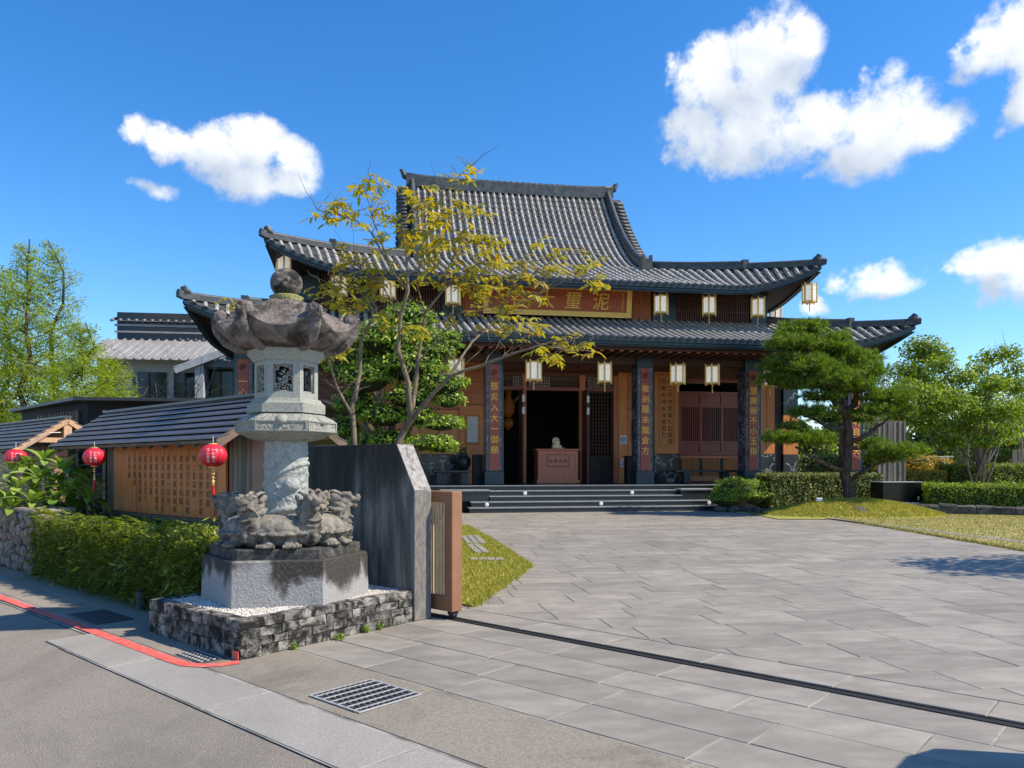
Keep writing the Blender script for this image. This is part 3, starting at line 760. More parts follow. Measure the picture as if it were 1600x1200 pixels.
# ------------------------------------------------------------------ planter of rough blocks
P1, P2, P3, P4 = (.12,-1.87), (-.02,-.012), (-1.43,-1.9), (-1.5,-.012)
pl = thing('stone_planter', 'low planter of blackened stone blocks filled with white gravel under the lantern', 'planter', G(0,0,0), GA)
c = MB(); ins = .03
c.prism([(P3[0]+ins, P3[1]+ins), (P1[0]-ins, P1[1]+ins), (P2[0]-ins, P2[1]), (P4[0]+ins, P4[1])], -.02, .275); c.build('bed', M['gravel'], pl)
def blockwall(A, B, courses, first=0):
    A = Vector((*A, 0)); B = Vector((*B, 0)); L = (B-A).length; d = (B-A).normalized(); ang = math.atan2(d.y, d.x); z = 0
    for ci, h in enumerate(courses):
        x = 0 if not first else first
        while x < L-.02:
            w = rng.uniform(.12, .34)
            if L-x-w < .1: w = L-x
            mb = MB(); mb.bbox(.0015, w-.0015, rng.uniform(-.005,.003), .13, .0015, h-.0015, .005)
            for i, p in enumerate(mb.v): mb.v[i] = (p[0]+rng.uniform(-.005,.005)*(0<p[0]), p[1]+rng.uniform(-.007,.007), p[2]+rng.uniform(-.004,.004))
            q = A+d*x; mb.build('block', M['block'], pl, loc=(q.x, q.y, z), rot=ang)
            x += w
        z += h
CS = (.08,.07,.08,.07)
blockwall(P1, P2, CS); blockwall(P3, P1, (.105,.095,.10)); blockwall(P4, P3, (.105,.095,.10))
o = MB(); o.box(P1[0]-.1, P1[0]-.004, P1[1]-.022, P1[1]-.017, .0, .07); o.build('paint_patch', M['red_paint'], pl)
t_ = (1+5**.5)/2
ICO_V = [tuple(Vector(p).normalized()) for p in ((-1,t_,0),(1,t_,0),(-1,-t_,0),(1,-t_,0),(0,-1,t_),(0,1,t_),(0,-1,-t_),(0,1,-t_),(t_,0,-1),(t_,0,1),(-t_,0,-1),(-t_,0,1))]
ICO_F = [(0,11,5),(0,5,1),(0,1,7),(0,7,10),(0,10,11),(1,5,9),(5,11,4),(11,10,2),(10,7,6),(7,1,8),(3,9,4),(3,4,2),(3,2,6),(3,6,8),(3,8,9),(4,9,5),(2,4,11),(6,2,10),(8,6,7),(9,8,1)]
def rand_mats(P, S, flat=.7):
    n = len(P); q = nr.normal(0,1,(n,4)); q /= np.linalg.norm(q, axis=1, keepdims=True); w,x,y,z = q.T
    Rm = np.stack([1-2*(y*y+z*z),2*(x*y-z*w),2*(x*z+y*w),2*(x*y+z*w),1-2*(x*x+z*z),2*(y*z-x*w),2*(x*z-y*w),2*(y*z+x*w),1-2*(x*x+y*y)], 1).reshape(n,3,3)
    Mt = np.zeros((n,3,4)); Mt[:, :, :3] = Rm*(S[:, None, None]*nr.uniform(flat,1.2,(n,1,3))); Mt[:, :, 3] = P; return Mt
n = 15000; u = nr.uniform(P4[0]+.12, P1[0]-.1, n); v = nr.uniform(P3[1]+.11, -.02, n); k = (u < P1[0]-.12-(v-P1[1])*.075)
u, v = u[k], v[k]; PP = np.stack([u, v, .276+nr.uniform(0,.012,len(u))+.006+.010*np.sin(u*3+1)*np.sin(v*4)], 1)
struct(ob('gravel', np_inst('gravel', [(1,0,0),(-1,0,0),(0,1,0),(0,-1,0),(0,0,.8),(0,0,-.8)], [(0,2,4),(2,1,4),(1,3,4),(3,0,4),(2,0,5),(1,2,5),(3,1,5),(0,3,5)], rand_mats(PP, nr.uniform(.005,.0105,len(u))), M['gravel']), pl), 'stuff')
# tufts at the foot of the planter
def tuft(loc, r, h, n, mt, name, label, cat='weed', group=None):
    A = nr.uniform(0, 2*math.pi, n); rr = r*np.sqrt(nr.uniform(0,1,n)); P = np.stack([rr*np.cos(A), rr*np.sin(A), nr.uniform(0,h,n)], 1)
    V = leaf_quads(P, np.stack([np.cos(A), np.sin(A), np.full(n,.8)], 1), .03, .55, .5)
    return tag(ob(name, np_mesh(name, V, 4, mt), None, loc), label, cat, group)
for (s, t, r, w_) in ((.10,-.95,.045,'largest green weed halfway along the foot of the stone planter'),(.03,-.45,.04,'green weed at the planter foot nearest the dark wall'),(.045,-.62,.03,'middle green weed at the planter foot, second from the wall'),(.12,-1.4,.02,'tiniest green weed at the planter foot, nearest the red line')): tuft(G(s, t, .0), r, .05, 60, M['lf_bush'], 'weed', w_, group='weeds along the planter foot')

# ------------------------------------------------------------------ stone lantern
LB = .335
sl_ = thing('stone_lantern', 'tall carved stone lantern on a stained granite base with crouching dragon turtles', 'stone lantern', (-2.115,7.2,.29), R(10)); sl_.scale = (1.06,1.06,1.05)
def hexa(r, ph=0): return [(r*math.cos(R(ph+60*i)), r*math.sin(R(ph+60*i))) for i in range(6)]
def L(z): return z-LB
mb = MB(); mb.prism(hexa(.715), -.03, L(.715), .012, .012); mb.build('pedestal', M['granite'], sl_)
mb = MB(); mb.prism(hexa(.64), L(.716), L(.802), 0, .01); mb.build('plinth', M['plinth'], sl_)
# dragon turtle (outward is +x)
mb = MB()
mb.ball((.23,0,.185), (.26,.285,.115), 24, 14); mb.ball((.23,0,.15), (.315,.345,.034), 28, 8); mb.ball((.26,0,.08), (.24,.2,.085), 16, 8)
for k in range(5):
    for s in (-1,1): mb.tube([(.04+.09*k,s*(.10+.02*k),.285),(.09+.09*k,s*.2,.255),(.06+.08*k,s*.26,.215)], .011, 6)
mb.ball((.5,0,.15), (.12,.15,.15)); mb.ball((.53,0,.24), (.1,.115,.15)); mb.ball((.54,0,.33), (.085,.095,.12))
rt = Matrix.Rotation(R(12), 4, 'Y')
mb.ball((.55,0,.41), (.1,.085,.085), rot=rt)
mb.ball((.635,0,.435), (.075,.062,.035)); mb.ball((.685,0,.455), (.03,.05,.03)); mb.ball((.615,0,.375), (.065,.05,.028)); mb.ball((.655,0,.372), (.03,.035,.03))
mb.ball((.56,0,.485), (.05,.035,.03))
for s in (-1, 1):
    mb.ball((.61,s*.05,.468), (.03,.026,.026)); mb.ball((.575,s*.06,.487), (.055,.022,.02), rot=Matrix.Rotation(R(-20),4,'Y'))
    mb.ball((.685,s*.03,.475), (.018,.018,.018)); mb.ball((.48,s*.095,.46), (.06,.02,.035), rot=Matrix.Rotation(R(25),4,'Y'))
    for k, (x, y, z, l) in enumerate(((.5,.085,.39,.07),(.47,.08,.34,.075),(.46,.05,.43,.07),(.5,.1,.33,.05),(.45,.045,.37,.06))):
        mb.ball((x, s*y, z), (l,.024,.026), rot=Matrix.Rotation(R(30-k*9),4,'Y'))
    mb.tube([(.52,s*.04,.49),(.46,s*.055,.52),(.41,s*.06,.515)], [.022,.018,.01], 8)
    mb.ball((.47,s*.15,.075), (.08,.05,.075), rot=Matrix.Rotation(R(s*30),4,'Z')); mb.ball((.53,s*.165,.032), (.09,.055,.034), rot=Matrix.Rotation(R(s*12),4,'Z'))
    for k in range(3): mb.ball((.605,s*.17+(k-1)*.034,.026), (.034,.0155,.024))
    mb.tube([(.64,s*.045,.39),(.6,s*.09,.36),(.56,s*.11,.3)], [.012,.014,.008], 6)
mb.tube([(.595,0,.2),(.615,0,.12),(.6,0,.06)], .03, 8)
for k in range(4): mb.tube([(.615-.012*k,-.075,.27-.055*k),(.64-.01*k,0,.255-.055*k),(.615-.012*k,.075,.27-.055*k)], .012, 6)
bm_ = remeshed(mb, .0085, 'dragon_turtle', M['beast'], smooth_it=1)
for k in range(6):
    d = ob('dragon_turtle', bm_, sl_, (-.02*math.cos(R(60*k)), -.02*math.sin(R(60*k)), L(.80)), R(60*k)); d.scale = (.93,.9,.89)
mb = MB()
mb.ball((.36,0,.17), (.17,.25,.125), 24, 14); mb.ball((.37,0,.125), (.205,.285,.03), 28, 8); mb.ball((.34,0,.06), (.15,.2,.07), 16, 8)
for s in (-1,1):
    mb.ball((.5,s*.075,.035), (.075,.05,.045)); mb.ball((.44,s*.09,.075), (.08,.06,.06))
    for k in range(4): mb.ball((.555,s*.075+(k-1.5)*.024,.022), (.035,.012,.02))
    mb.tube([(.36+.13*math.cos(a*.7),s*.11+.07*math.sin(a*1.0+.6),.205+.05*math.cos(a*.9)) for a in range(6)], .011, 6)
    mb.tube([(.5,s*(.03+.05*k),.185-.012*k) for k in range(5)], .012, 6)
mb.tube([(.545,-.2+.04*k,.135+.012*math.sin(k*2.2)) for k in range(11)], .012, 6)
sh_ = remeshed(mb, .0085, 'turtle_shell', M['beast'], smooth_it=1)
for k in range(6): ob('turtle_shell', sh_, sl_, (0,0,L(.80)), R(60*k+30)).scale = (1,1,.92)
# round pillar with a dragon coiling round it
mb = MB(); mb.lathe([(.186,L(.86)),(.19,L(1.2)),(.183,L(1.71))], 40)
pts = []; rr = []
for i in range(60):
    a = i/59; th = R(-150)+a*R(640); z = L(1.02+.62*a+.03*math.sin(a*20)); pts.append((.185*math.cos(th), .185*math.sin(th), z)); rr.append(.033*(1-a*.55))
mb.tube(pts, rr, 8)
for i in range(130):
    th = rng.uniform(0, 6.283); z = L(rng.uniform(.95,1.66)); w = rng.uniform(.012,.035)
    mb.ball((.184*math.cos(th), .184*math.sin(th), z), (.016, w, w*rng.uniform(.3,.8)), 8, 6, Matrix.Rotation(th,4,'Z') @ Matrix.Rotation(rng.uniform(-.8,.8),4,'X'))
hd = R(-70); mb.ball((.19*math.cos(hd), .19*math.sin(hd), L(1.32)), (.04,.07,.06), 10, 8, Matrix.Rotation(hd,4,'Z'))
ob('pillar', remeshed(mb, .0085, 'pillar', M['carved_pillar'], smooth_it=1), sl_)
mb = MB(); mb.lathe([(.2,L(1.70)),(.3,L(1.725)),(.415,L(1.775)),(.432,L(1.785)),(.432,L(1.875)),(.40,L(1.9)),(.33,L(1.935)),(.3,L(1.95))], 6); mb.build('collar', M['carved'], sl_)
pm = MB(); pm.X = Matrix.Translation((0,0,L(1.872)))
for k in range(12):
    a = R(30*k); pm.ball((.325*math.cos(a), .325*math.sin(a), .012), (.085,.062,.045), 8, 6, Matrix.Rotation(a,4,'Z') @ Matrix.Rotation(R(18),4,'Y'))
pm.build('lotus_petals', M['lantern_stone'], sl_, True)
for k in range(6):
    m_ = MB(); a_ = .432*math.cos(R(30)); h_ = .216
    for (y0, y1, z0, z1) in ((-h_+.004,h_-.004,1.785,1.797),(-h_+.004,h_-.004,1.863,1.875),(-h_+.004,-h_+.018,1.7975,1.8625),(h_-.018,h_-.004,1.7975,1.8625)): m_.box(a_-.004, a_+.007, y0, y1, L(z0), L(z1))
    m_.build('panel_border', M['lantern_stone'], sl_, rot=R(30+60*k))
mb = MB(); mb.lathe([(.335,L(1.95)),(.335,L(2.03)),(.31,L(2.045)),(.292,L(2.075))], 6); mb.build('light_chamber_base', M['lantern_stone'], sl_)
fb = MB(); rf = .272; ap = rf*math.cos(R(30)); hw = rf/2
gm = MB()
for k in range(6):
    X = Matrix.Rotation(R(30+60*k), 4, 'Z'); 
    for q in (fb, gm): q.X = X
    za, zb, wz0, wz1, ww = L(2.075), L(2.405), L(2.13), L(2.365), .082
    fb.box(ap-.05, ap, -hw+.002, -ww, za, zb); fb.box(ap-.05, ap, ww, hw-.002, za, zb); fb.box(ap-.05, ap-.001, -ww, ww, za, wz0); fb.box(ap-.05, ap-.001, -ww, ww, wz1, zb)
    for y in (-ww, ww-.014): gm.box(ap-.032, ap-.02, y, y+.014, wz0, wz1)
    for z in (wz0, wz1-.014): gm.box(ap-.032, ap-.02, -ww+.014, ww-.014, z, z+.014)
    if k != 5:
        for i in range(64):
            y = rng.uniform(-ww+.012, ww-.012); z = rng.uniform(wz0+.012, wz1-.012); r_ = rng.uniform(.012,.024)
            gm.ball((ap-.03+rng.uniform(-.003,.003), y, z), (.007, r_, r_*.38), 8, 4, Matrix.Rotation(rng.uniform(0,3),4,'X'))
fb.X = gm.X = Matrix()
MB().prism(hexa(.13), L(2.08), L(2.40)).build('chamber_dark', M['black'], sl_)  # added black core stands for the darkness inside the chamber
fb.build('light_chamber', M['pillar_stone'], sl_); gm.build('openwork', M['lantern_stone'], sl_, True)
mb = MB(); mb.lathe([(.285,L(2.405)),(.30,L(2.43)),(.335,L(2.465)),(.345,L(2.5)),(.345,L(2.515))], 6); mb.build('cornice', M['pillar_stone'], sl_)
# curled roof: upper slope, upright lip and hollow underside, with a prow and scroll at each corner
NP, NR = 192, 26
def cq(ph):
    d = abs(((math.degrees(ph)) % 60)-30)/30; return d**2.4
def hr(ph):
    d = ((math.degrees(ph)) % 60)-30; return .555/math.cos(R(d))*(1-.02*(1-cq(ph)))*(1+.05*cq(ph))
def er(ph, p): return .004*math.sin(ph*19+p*23)+.0035*math.sin(ph*37-p*47)+.003*math.sin(ph*61+p*71)
def zed(ph): return 2.665+.145*cq(ph)
rings = []
for j in range(NR+1):
    p = j/NR; rg = []
    for i in range(NP):
        ph = 2*math.pi*i/NP; q = cq(ph); r = .15+(hr(ph)-.15)*p; z = 2.945-(2.945-2.665)*p**1.35+q*.145*max(0,(p-.4)/.6)**2
        rg.append(((r+er(ph,p))*math.cos(ph), (r+er(ph,p))*math.sin(ph), L(z)+er(ph+1,p*2)*1.3))
    rings.append(rg)
for (dr, dz) in ((.006,.010),(-.002,.024),(-.03,.07),(-.055,.095)):
    rings.append([((hr(2*math.pi*i/NP)+dr+er(2*math.pi*i/NP,1))*math.cos(2*math.pi*i/NP), (hr(2*math.pi*i/NP)+dr+er(2*math.pi*i/NP,1))*math.sin(2*math.pi*i/NP), L(zed(2*math.pi*i/NP)-dz-.05*cq(2*math.pi*i/NP)*(dz/.095))) for i in range(NP)])
for j in range(1, 8):
    k = 1-j/7; rg = []
    for i in range(NP):
        ph = 2*math.pi*i/NP; rm = hr(ph)-.055; ze = zed(ph)-.095-.05*cq(ph); r = .30+(rm-.30)*k**.85; rg.append((r*math.cos(ph), r*math.sin(ph), L(2.50+(ze-2.50)*k**1.7)))
    rings.append(rg)
vs = [p for rg in rings for p in rg]; F = []; nrow = len(rings)
for j in range(nrow-1):
    for i in range(NP):
        a = (i+1) % NP; F.append((j*NP+a, j*NP+i, (j+1)*NP+i, (j+1)*NP+a))
F.append(tuple(range(NP))); F.append(tuple(reversed(range((nrow-1)*NP, nrow*NP))))
mb = MB(); mb.add(vs, F); me_ = mb.mesh('lantern_roof', M['roof_stone'], True)
me_.set_sharp_from_angle(angle=R(38)); lr_ = ob('lantern_roof', me_, sl_); lr_.scale = (.945,.945,1)
mb = MB()
mb.tube([(.33,0,L(2.505)),(.43,0,L(2.525)),(.53,0,L(2.58)),(.605,0,L(2.665)),(.63,0,L(2.745)),(.612,0,L(2.81)),(.575,0,L(2.825)),(.55,0,L(2.80))], [.035,.05,.055,.05,.048,.046,.042,.03], 14)
mb.tube([(.2,0,L(2.90)),(.32,0,L(2.83)),(.43,0,L(2.755)),(.52,0,L(2.745)),(.58,0,L(2.79))], [.02,.03,.036,.042,.045], 12)
for s in (-1,1):
    mb.X = Matrix.Translation((.585,s*.05,L(2.79))) @ Matrix.Rotation(R(90),4,'X'); mb.lathe([(.05,-.012),(.055,0),(.05,.012)], 16); mb.lathe([(.022,-.02),(.022,.02)], 10); mb.X = Matrix()
pm_ = remeshed(mb, .0075, 'corner_scroll', M['roof_stone'], smooth_it=1)
for k in range(6): ob('corner_scroll', pm_, lr_, rot=R(60*k))
mb = MB(); mb.lathe([(.12,L(2.9)),(.155,L(2.935)),(.13,L(2.965)),(.15,L(2.99)),(.12,L(3.005))], 22); mb.build('neck', M['moss_stone'], sl_, True)
mb = MB(); mb.ball((0,0,L(3.115)), (.14,.14,.135), 28, 18)
for i in range(16):
    th = rng.uniform(-2.6,-.5); z = rng.uniform(-.07,.07); q = math.sqrt(max(0,.138**2-z*z)); mb.ball((q*math.cos(th), q*math.sin(th), L(3.115)+z), (.014,.028,.014), 8, 6, Matrix.Rotation(th,4,'Z') @ Matrix.Rotation(rng.uniform(-1,1),4,'X'))
ob('finial', remeshed(mb, .009, 'finial', M['ball_stone'], smooth_it=1), sl_)
# ------------------------------------------------------------------ temple
tp = thing('temple', 'large wooden temple hall with two tiers of upswept grey tiled roofs', 'temple', (TO[0],TO[1],0), R(10))
def AU(u, b):
    k = (u-800)/1200; return (k*(TO[1]+b*TC)-TO[0]+b*TS)/(TC-k*TS)
def ZV(v, a, b): return 1.5-(v-728)/1200*(TO[1]+a*TS+b*TC)
ang = [R(-12+204*i/7) for i in range(8)]
TILE_V = [(math.cos(t), -.05, math.sin(t)) for t in ang]+[(.8*math.cos(t), 1.0, .8*math.sin(t)-.04) for t in ang]
TILE_F = [(i+1, i, 8+i, 9+i) for i in range(7)]+[tuple(range(8))]
tile_me = bpy.data.meshes.new('roof_tile'); tile_me.from_pydata(TILE_V, [], TILE_F); tile_me.materials.append(M['tile']); tile_me.shade_smooth()
tile_me.polygons[len(tile_me.polygons)-1].use_smooth = False
dm = MB(); dm.X = Matrix.Rotation(R(90), 4, 'X'); dm.lathe([(1,-.3),(1,.32),(.86,.40),(.8,.34),(.3,.34),(.1,.42)], 12); dm.X = Matrix()
DISC_V, DISC_F = dm.v, dm.f
disc_me = dm.mesh('eave_tile', M['ridge'])
tile_mats = []; disc_mats = []; drip_mats = []
def frame_m(p, side, up, rad, ln):
    up = Vector(up); l = up.length; up = up/l; side = Vector(side); side = (side-up*side.dot(up)).normalized(); nrm = side.cross(up)
    m = np.zeros((3,4))
    for i in range(3): m[i] = (side[i]*rad, up[i]*ln, nrm[i]*rad, p[i])
    return m
RAD = .079; SP = .27; CL = .34
class Roof:
    def __init__(s, ze, De, ac0, ac1, bc, Ae, At, Be, Bt, prof, U, Lc):
        s.__dict__.update(locals())
    def pt(s, side, u, f):
        if side in 'FB':
            L_ = s.Ae+(s.At-s.Ae)*f; lc = s.Lc
        else:
            L_ = s.Be+(s.Bt-s.Be)*f; lc = s.Lc
        w = max(0., (abs(u)-(L_-lc))/lc); w = min(w, 1.02)
        z = s.ze+s.prof(f*s.De)+s.U*w**2.0*(1-f)**1.2
        ac = s.ac0+(s.ac1-s.ac0)*f; ex = .22*w**3*(1-f)
        sg = 1 if u >= 0 else -1
        if side == 'F': return Vector((ac+u+sg*ex, s.bc-(s.Be+(s.Bt-s.Be)*f)-ex, z))
        if side == 'B': return Vector((ac-u-sg*ex, s.bc+(s.Be+(s.Bt-s.Be)*f)+ex, z))
        if side == 'R': return Vector((ac+s.Ae+(s.At-s.Ae)*f+ex, s.bc+u+sg*ex, z))
        return Vector((ac-s.Ae-(s.At-s.Ae)*f-ex, s.bc-u-sg*ex, z))
    def L(s, side, f): return s.Ae+(s.At-s.Ae)*f if side in 'FB' else s.Be+(s.Bt-s.Be)*f
    def D(s, side): return math.hypot(s.Be-s.Bt if side in 'FB' else s.Ae-s.At, s.prof(s.De))
def grid(fn, nu, nv, mb, dz=0):
    vs = []
    for j in range(nv+1):
        for i in range(nu+1):
            p = fn(i/nu, j/nv); vs.append((p[0], p[1], p[2]+dz))
    mb.add(vs, [(j*(nu+1)+i, j*(nu+1)+i+1, (j+1)*(nu+1)+i+1, (j+1)*(nu+1)+i) for j in range(nv) for i in range(nu)])
def sweep(path, w, h, mb, zoff=0, n=1):
    """rectangular section swept along a path, standing on it"""
    vs = []; F = []
    for i, p in enumerate(path):
        d = path[min(i+1, len(path)-1)]-path[max(i-1, 0)]; s_ = Vector((-d.y, d.x, 0)).normalized()
        hh = h(i/(len(path)-1)) if callable(h) else h
        for (k, z) in ((-1,0),(1,0),(1,1),(-1,1)): vs.append(p+s_*k*w/2+Vector((0,0,zoff+z*hh)))
    for i in range(len(path)-1):
        for k in range(4): F.append((i*4+k, i*4+(k+1) % 4, (i+1)*4+(k+1) % 4, (i+1)*4+k))
    F.append((3,2,1,0)); m = (len(path)-1)*4; F.append((m,m+1,m+2,m+3)); mb.add(vs, F)
def rows(roof, side, keep=None):
    n = int(roof.L(side, 0)/SP)
    Dm = roof.D(side); At = roof.L(side, 1); Ae = roof.L(side, 0)
    for k in range(-n, n+1):
        u = k*SP
        if abs(u) > Ae-.1: continue
        fm = 1. if abs(u) <= At else (Ae-abs(u))/(Ae-At)
        ns = max(1, int(round(Dm*fm/CL))); P = [roof.pt(side, u, fm*i/ns) for i in range(ns+1)]
        sd = roof.pt(side, u+.05, 0)-roof.pt(side, u-.05, 0)
        for i in range(ns):
            tile_mats.append((frame_m(P[i]+Vector((0,0,.015)), sd, P[i+1]-P[i], RAD*rng.uniform(.97,1.03), (P[i+1]-P[i]).length*1.04), side, u))
        up = (P[1]-P[0]).normalized(); disc_mats.append((frame_m(P[0]+Vector((0,0,.015))-up*.02, sd, up, RAD*1.12, RAD), side, u))
        if u+SP < Ae-.1:
            q = roof.pt(side, u+SP/2, 0); drip_mats.append(frame_m(q+Vector((0,0,.03))-up*.01, sd, up, SP/2-.01, .05))
def skirt_body(roof, parent, name, sides='FRBL'):
    pan = MB(); sof = MB(); fas = MB()
    for side in sides:
        nc = int(roof.D(side)/CL); vs = []; cols = 64
        for j in range(nc):
            for (ff, dz) in ((j/nc, .028), ((j+1)/nc, 0.)):
                Lf = roof.L(side, ff)
                for i in range(cols+1):
                    p = roof.pt(side, (i/cols*2-1)*Lf, ff); vs.append((p.x, p.y, p.z+dz))
        F = []
        for r in range(2*nc-1):
            for i in range(cols): F.append((r*(cols+1)+i, r*(cols+1)+i+1, (r+1)*(cols+1)+i+1, (r+1)*(cols+1)+i))
        pan.add(vs, F)
        grid(lambda x, y: roof.pt(side, (1-2*x)*roof.L(side, y*.999), y), cols, 5, sof, -.2)
        path = []
        for i in range(cols+1):
            p = roof.pt(side, (i/cols*2-1)*roof.L(side, .03), .03); path.append(p)
        sweep(path, .07, .235, fas, -.27)
        path = [roof.pt(side, (i/cols*2-1)*roof.L(side, .01), .01) for i in range(cols+1)]
        sweep(path, .1, .1, fas, -.105)
    r = pan.build(name, M['tile_pan'], tp)
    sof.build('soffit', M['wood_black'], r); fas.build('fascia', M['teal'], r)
    return r
def hips(roof, r, which):
    for (side, sg) in which:
        path = [roof.pt(side, sg*roof.L(side, f), f) for f in [i/24 for i in range(25)]]
        mb = MB()
        lo_ = path[:13]; hi_ = path[10:]
        d = (path[0]-path[1]).normalized(); tip = path[0]+d*.16+Vector((0,0,.05))
        sweep([tip]+lo_, .18, .15, mb, .02); sweep(hi_, .2, .22, mb, .02)
        mb.build('hip_ridge', M['ridge'], r)
        tb = MB(); tb.tube([p+Vector((0,0,.19)) for p in [tip]+lo_], .075, 9); tb.tube([p+Vector((0,0,.26)) for p in hi_], .08, 9); tb.build('ridge_cap', M['ridge'], r, True)
        kb = MB(); q = path[10]; kb.X = Matrix.Translation(q+Vector((0,0,.3))); kb.box(-.11,.11,-.11,.11,-.27,.06); kb.X = Matrix(); kb.build('ridge_stop', M['ridge'], r); kb = MB()
        q = path[1]+Vector((0,0,.2)); kb.tube([q, q+d*.12+Vector((0,0,.06)), q+d*.2+Vector((0,0,.2))], [.11,.13,.09], 8)
        kb.build('ridge_end', M['ridge'], r)
prof_lo = lambda d: .31*d+.025*d*d
LO = Roof(5.69, 3.1, -.2, -.3, 6.5, 11.85, 8.3, 8.6, 5.5, prof_lo, .7, 2.9)
prof_up = lambda d: .38*d+.02*d*d if d <= 2.9 else 1.27+.5*(d-2.9)+.0985*(d-2.9)**2
UP = Roof(7.80, 2.9, -.55, -.9, 6.5, 9.35, 4.4, 7.4, 4.5, prof_up, .85, 3.0)
lo_r = skirt_body(LO, tp, 'lower_roof'); up_r = skirt_body(UP, tp, 'upper_roof')
for sd in 'FRL': rows(LO, sd)
nlo = len(tile_mats)
for sd in 'FRL': rows(UP, sd)
hips(LO, lo_r, (('F',1),('F',-1),('B',1),('B',-1))); hips(UP, up_r, (('F',1),('F',-1),('B',1),('B',-1)))
# steep gabled part above the hips
RZ = 7.80; a0, a1 = -.9-4.4, -.9+4.4
def gp(a, d, back=False):
    b = -.9+d; return Vector((a, 13-b if back else b, RZ+prof_up(d)))
gpan = MB()
for bk in (False, True):
    nc = 18
    for j in range(nc):
        d0 = 2.9+4.5*j/nc; d1 = 2.9+4.5*(j+1)/nc; q = [gp(a0-.1,d0,bk), gp(a1+.1,d0,bk), gp(a1+.1,d1,bk), gp(a0-.1,d1,bk)]
        q[0].z += .028; q[1].z += .028; gpan.add(q, [(0,1,2,3)])
gr = gpan.build('gable_roof', M['tile_pan'], tp)
k = -.9-int(4.2/SP)*SP
while k < a1-.3:
    if k > a0+.3:
        d = 2.75; ds = []
        while d < 7.35:
            sl = math.hypot(1, (prof_up(d+.1)-prof_up(d))/.1); ds.append(d); d += CL/sl
        ds.append(7.4)
        for i in range(len(ds)-1):
            p, q = gp(k, ds[i]), gp(k, ds[i+1]); tile_mats.append((frame_m(p+Vector((0,0,.015)), (1,0,0), q-p, RAD*rng.uniform(.97,1.03), (q-p).length*1.04), 'G', k))
    k += SP
vt = MB()
for sg, ae in ((1, a1), (-1, a0)):
    for bk in (False, True):
        path = [gp(ae-sg*.12, 2.35+5.05*i/20, bk) for i in range(21)]
        mb = MB(); sweep(path, .26, .34, mb, .02); o = mb.build('descending_ridge', M['ridge'], gr)
        tb = MB(); tb.tube([p+Vector((0,0,.38)) for p in path], .1, 9); tb.build('descending_ridge_cap', M['ridge'], gr, True)
        e = path[0]; kb = MB(); kb.X = Matrix.Translation(e); kb.box(-.2,.2,-.12,.16,.02,.5); kb.box(-.2,-.1,-.125,.02,.49,.64); kb.box(.1,.2,-.125,.02,.49,.64); kb.X = Matrix(); kb.build('ridge_end', M['ridge'], gr)
        d = 2.55
        while d < 7.3:
            sl = math.hypot(1, (prof_up(d+.1)-prof_up(d))/.1); p = gp(ae+sg*.02, d, bk); vt.tube([p+Vector((0,0,.05)), p+Vector((sg*.52,0,.0))], [.085,.095], 8); d += .27/sl
        path = [gp(ae+sg*.44, 2.5+4.9*i/20, bk) for i in range(21)]
        mb = MB(); sweep(path, .06, .26, mb, -.3); mb.build('barge_board', M['teal'], gr)
        mb = MB(); path2 = [gp(ae+sg*.25, 2.5+4.9*i/20, bk) for i in range(21)]; sweep(path2, .5, .05, mb, -.06); mb.build('verge_bed', M['tile_pan'], gr)
    pts = [(gp(ae-sg*.2, 2.7+4.7*i/16).y, gp(ae, 2.7+4.7*i/16).z-.05) for i in range(17)]; pts += [(13-y, z) for (y, z) in reversed(pts[:-1])]
    mb = MB(); n = len(pts); x0 = ae-sg*.25; x1 = ae-sg*.33
    mb.add([(x0,y,z) for (y,z) in pts]+[(x1,y,z) for (y,z) in pts], [tuple(range(n)), tuple(reversed(range(n,2*n)))]+[(i, n+i, n+(i+1) % n, (i+1) % n) for i in range(n)])
    mb.build('gable_wall', M['wood_black'], gr)
vt.build('verge_tiles', M['ridge'], gr, True)['kind'] = 'stuff'
path = [Vector((a0-.12+(a1-a0+.24)*i/24, 6.5, RZ+prof_up(7.4)-.08+.10*(abs(i/12-1))**4)) for i in range(25)]
mb = MB(); sweep(path, .34, .44, mb, 0); rg = mb.build('main_ridge', M['ridge'], gr)
tb = MB(); tb.tube([p+Vector((0,0,.47)) for p in path], .1, 9)
for i in range(1, 34):
    a = a0+(a1-a0)*i/34; tb.tube([(a-.02,6.5,RZ+prof_up(7.4)-.08+.47), (a+.02,6.5,RZ+prof_up(7.4)-.08+.47)], .118, 9)
tb.build('main_ridge_cap', M['ridge'], gr, True)
for sg, p in ((-1, path[0]), (1, path[-1])):
    kb = MB(); kb.tube([p+Vector((-sg*.1,0,.35)), p+Vector((sg*.08,0,.42)), p+Vector((sg*.16,0,.6)), p+Vector((sg*.26,0,.68))], [.14,.14,.1,.05], 8); kb.build('main_ridge_end', M['ridge'], gr)
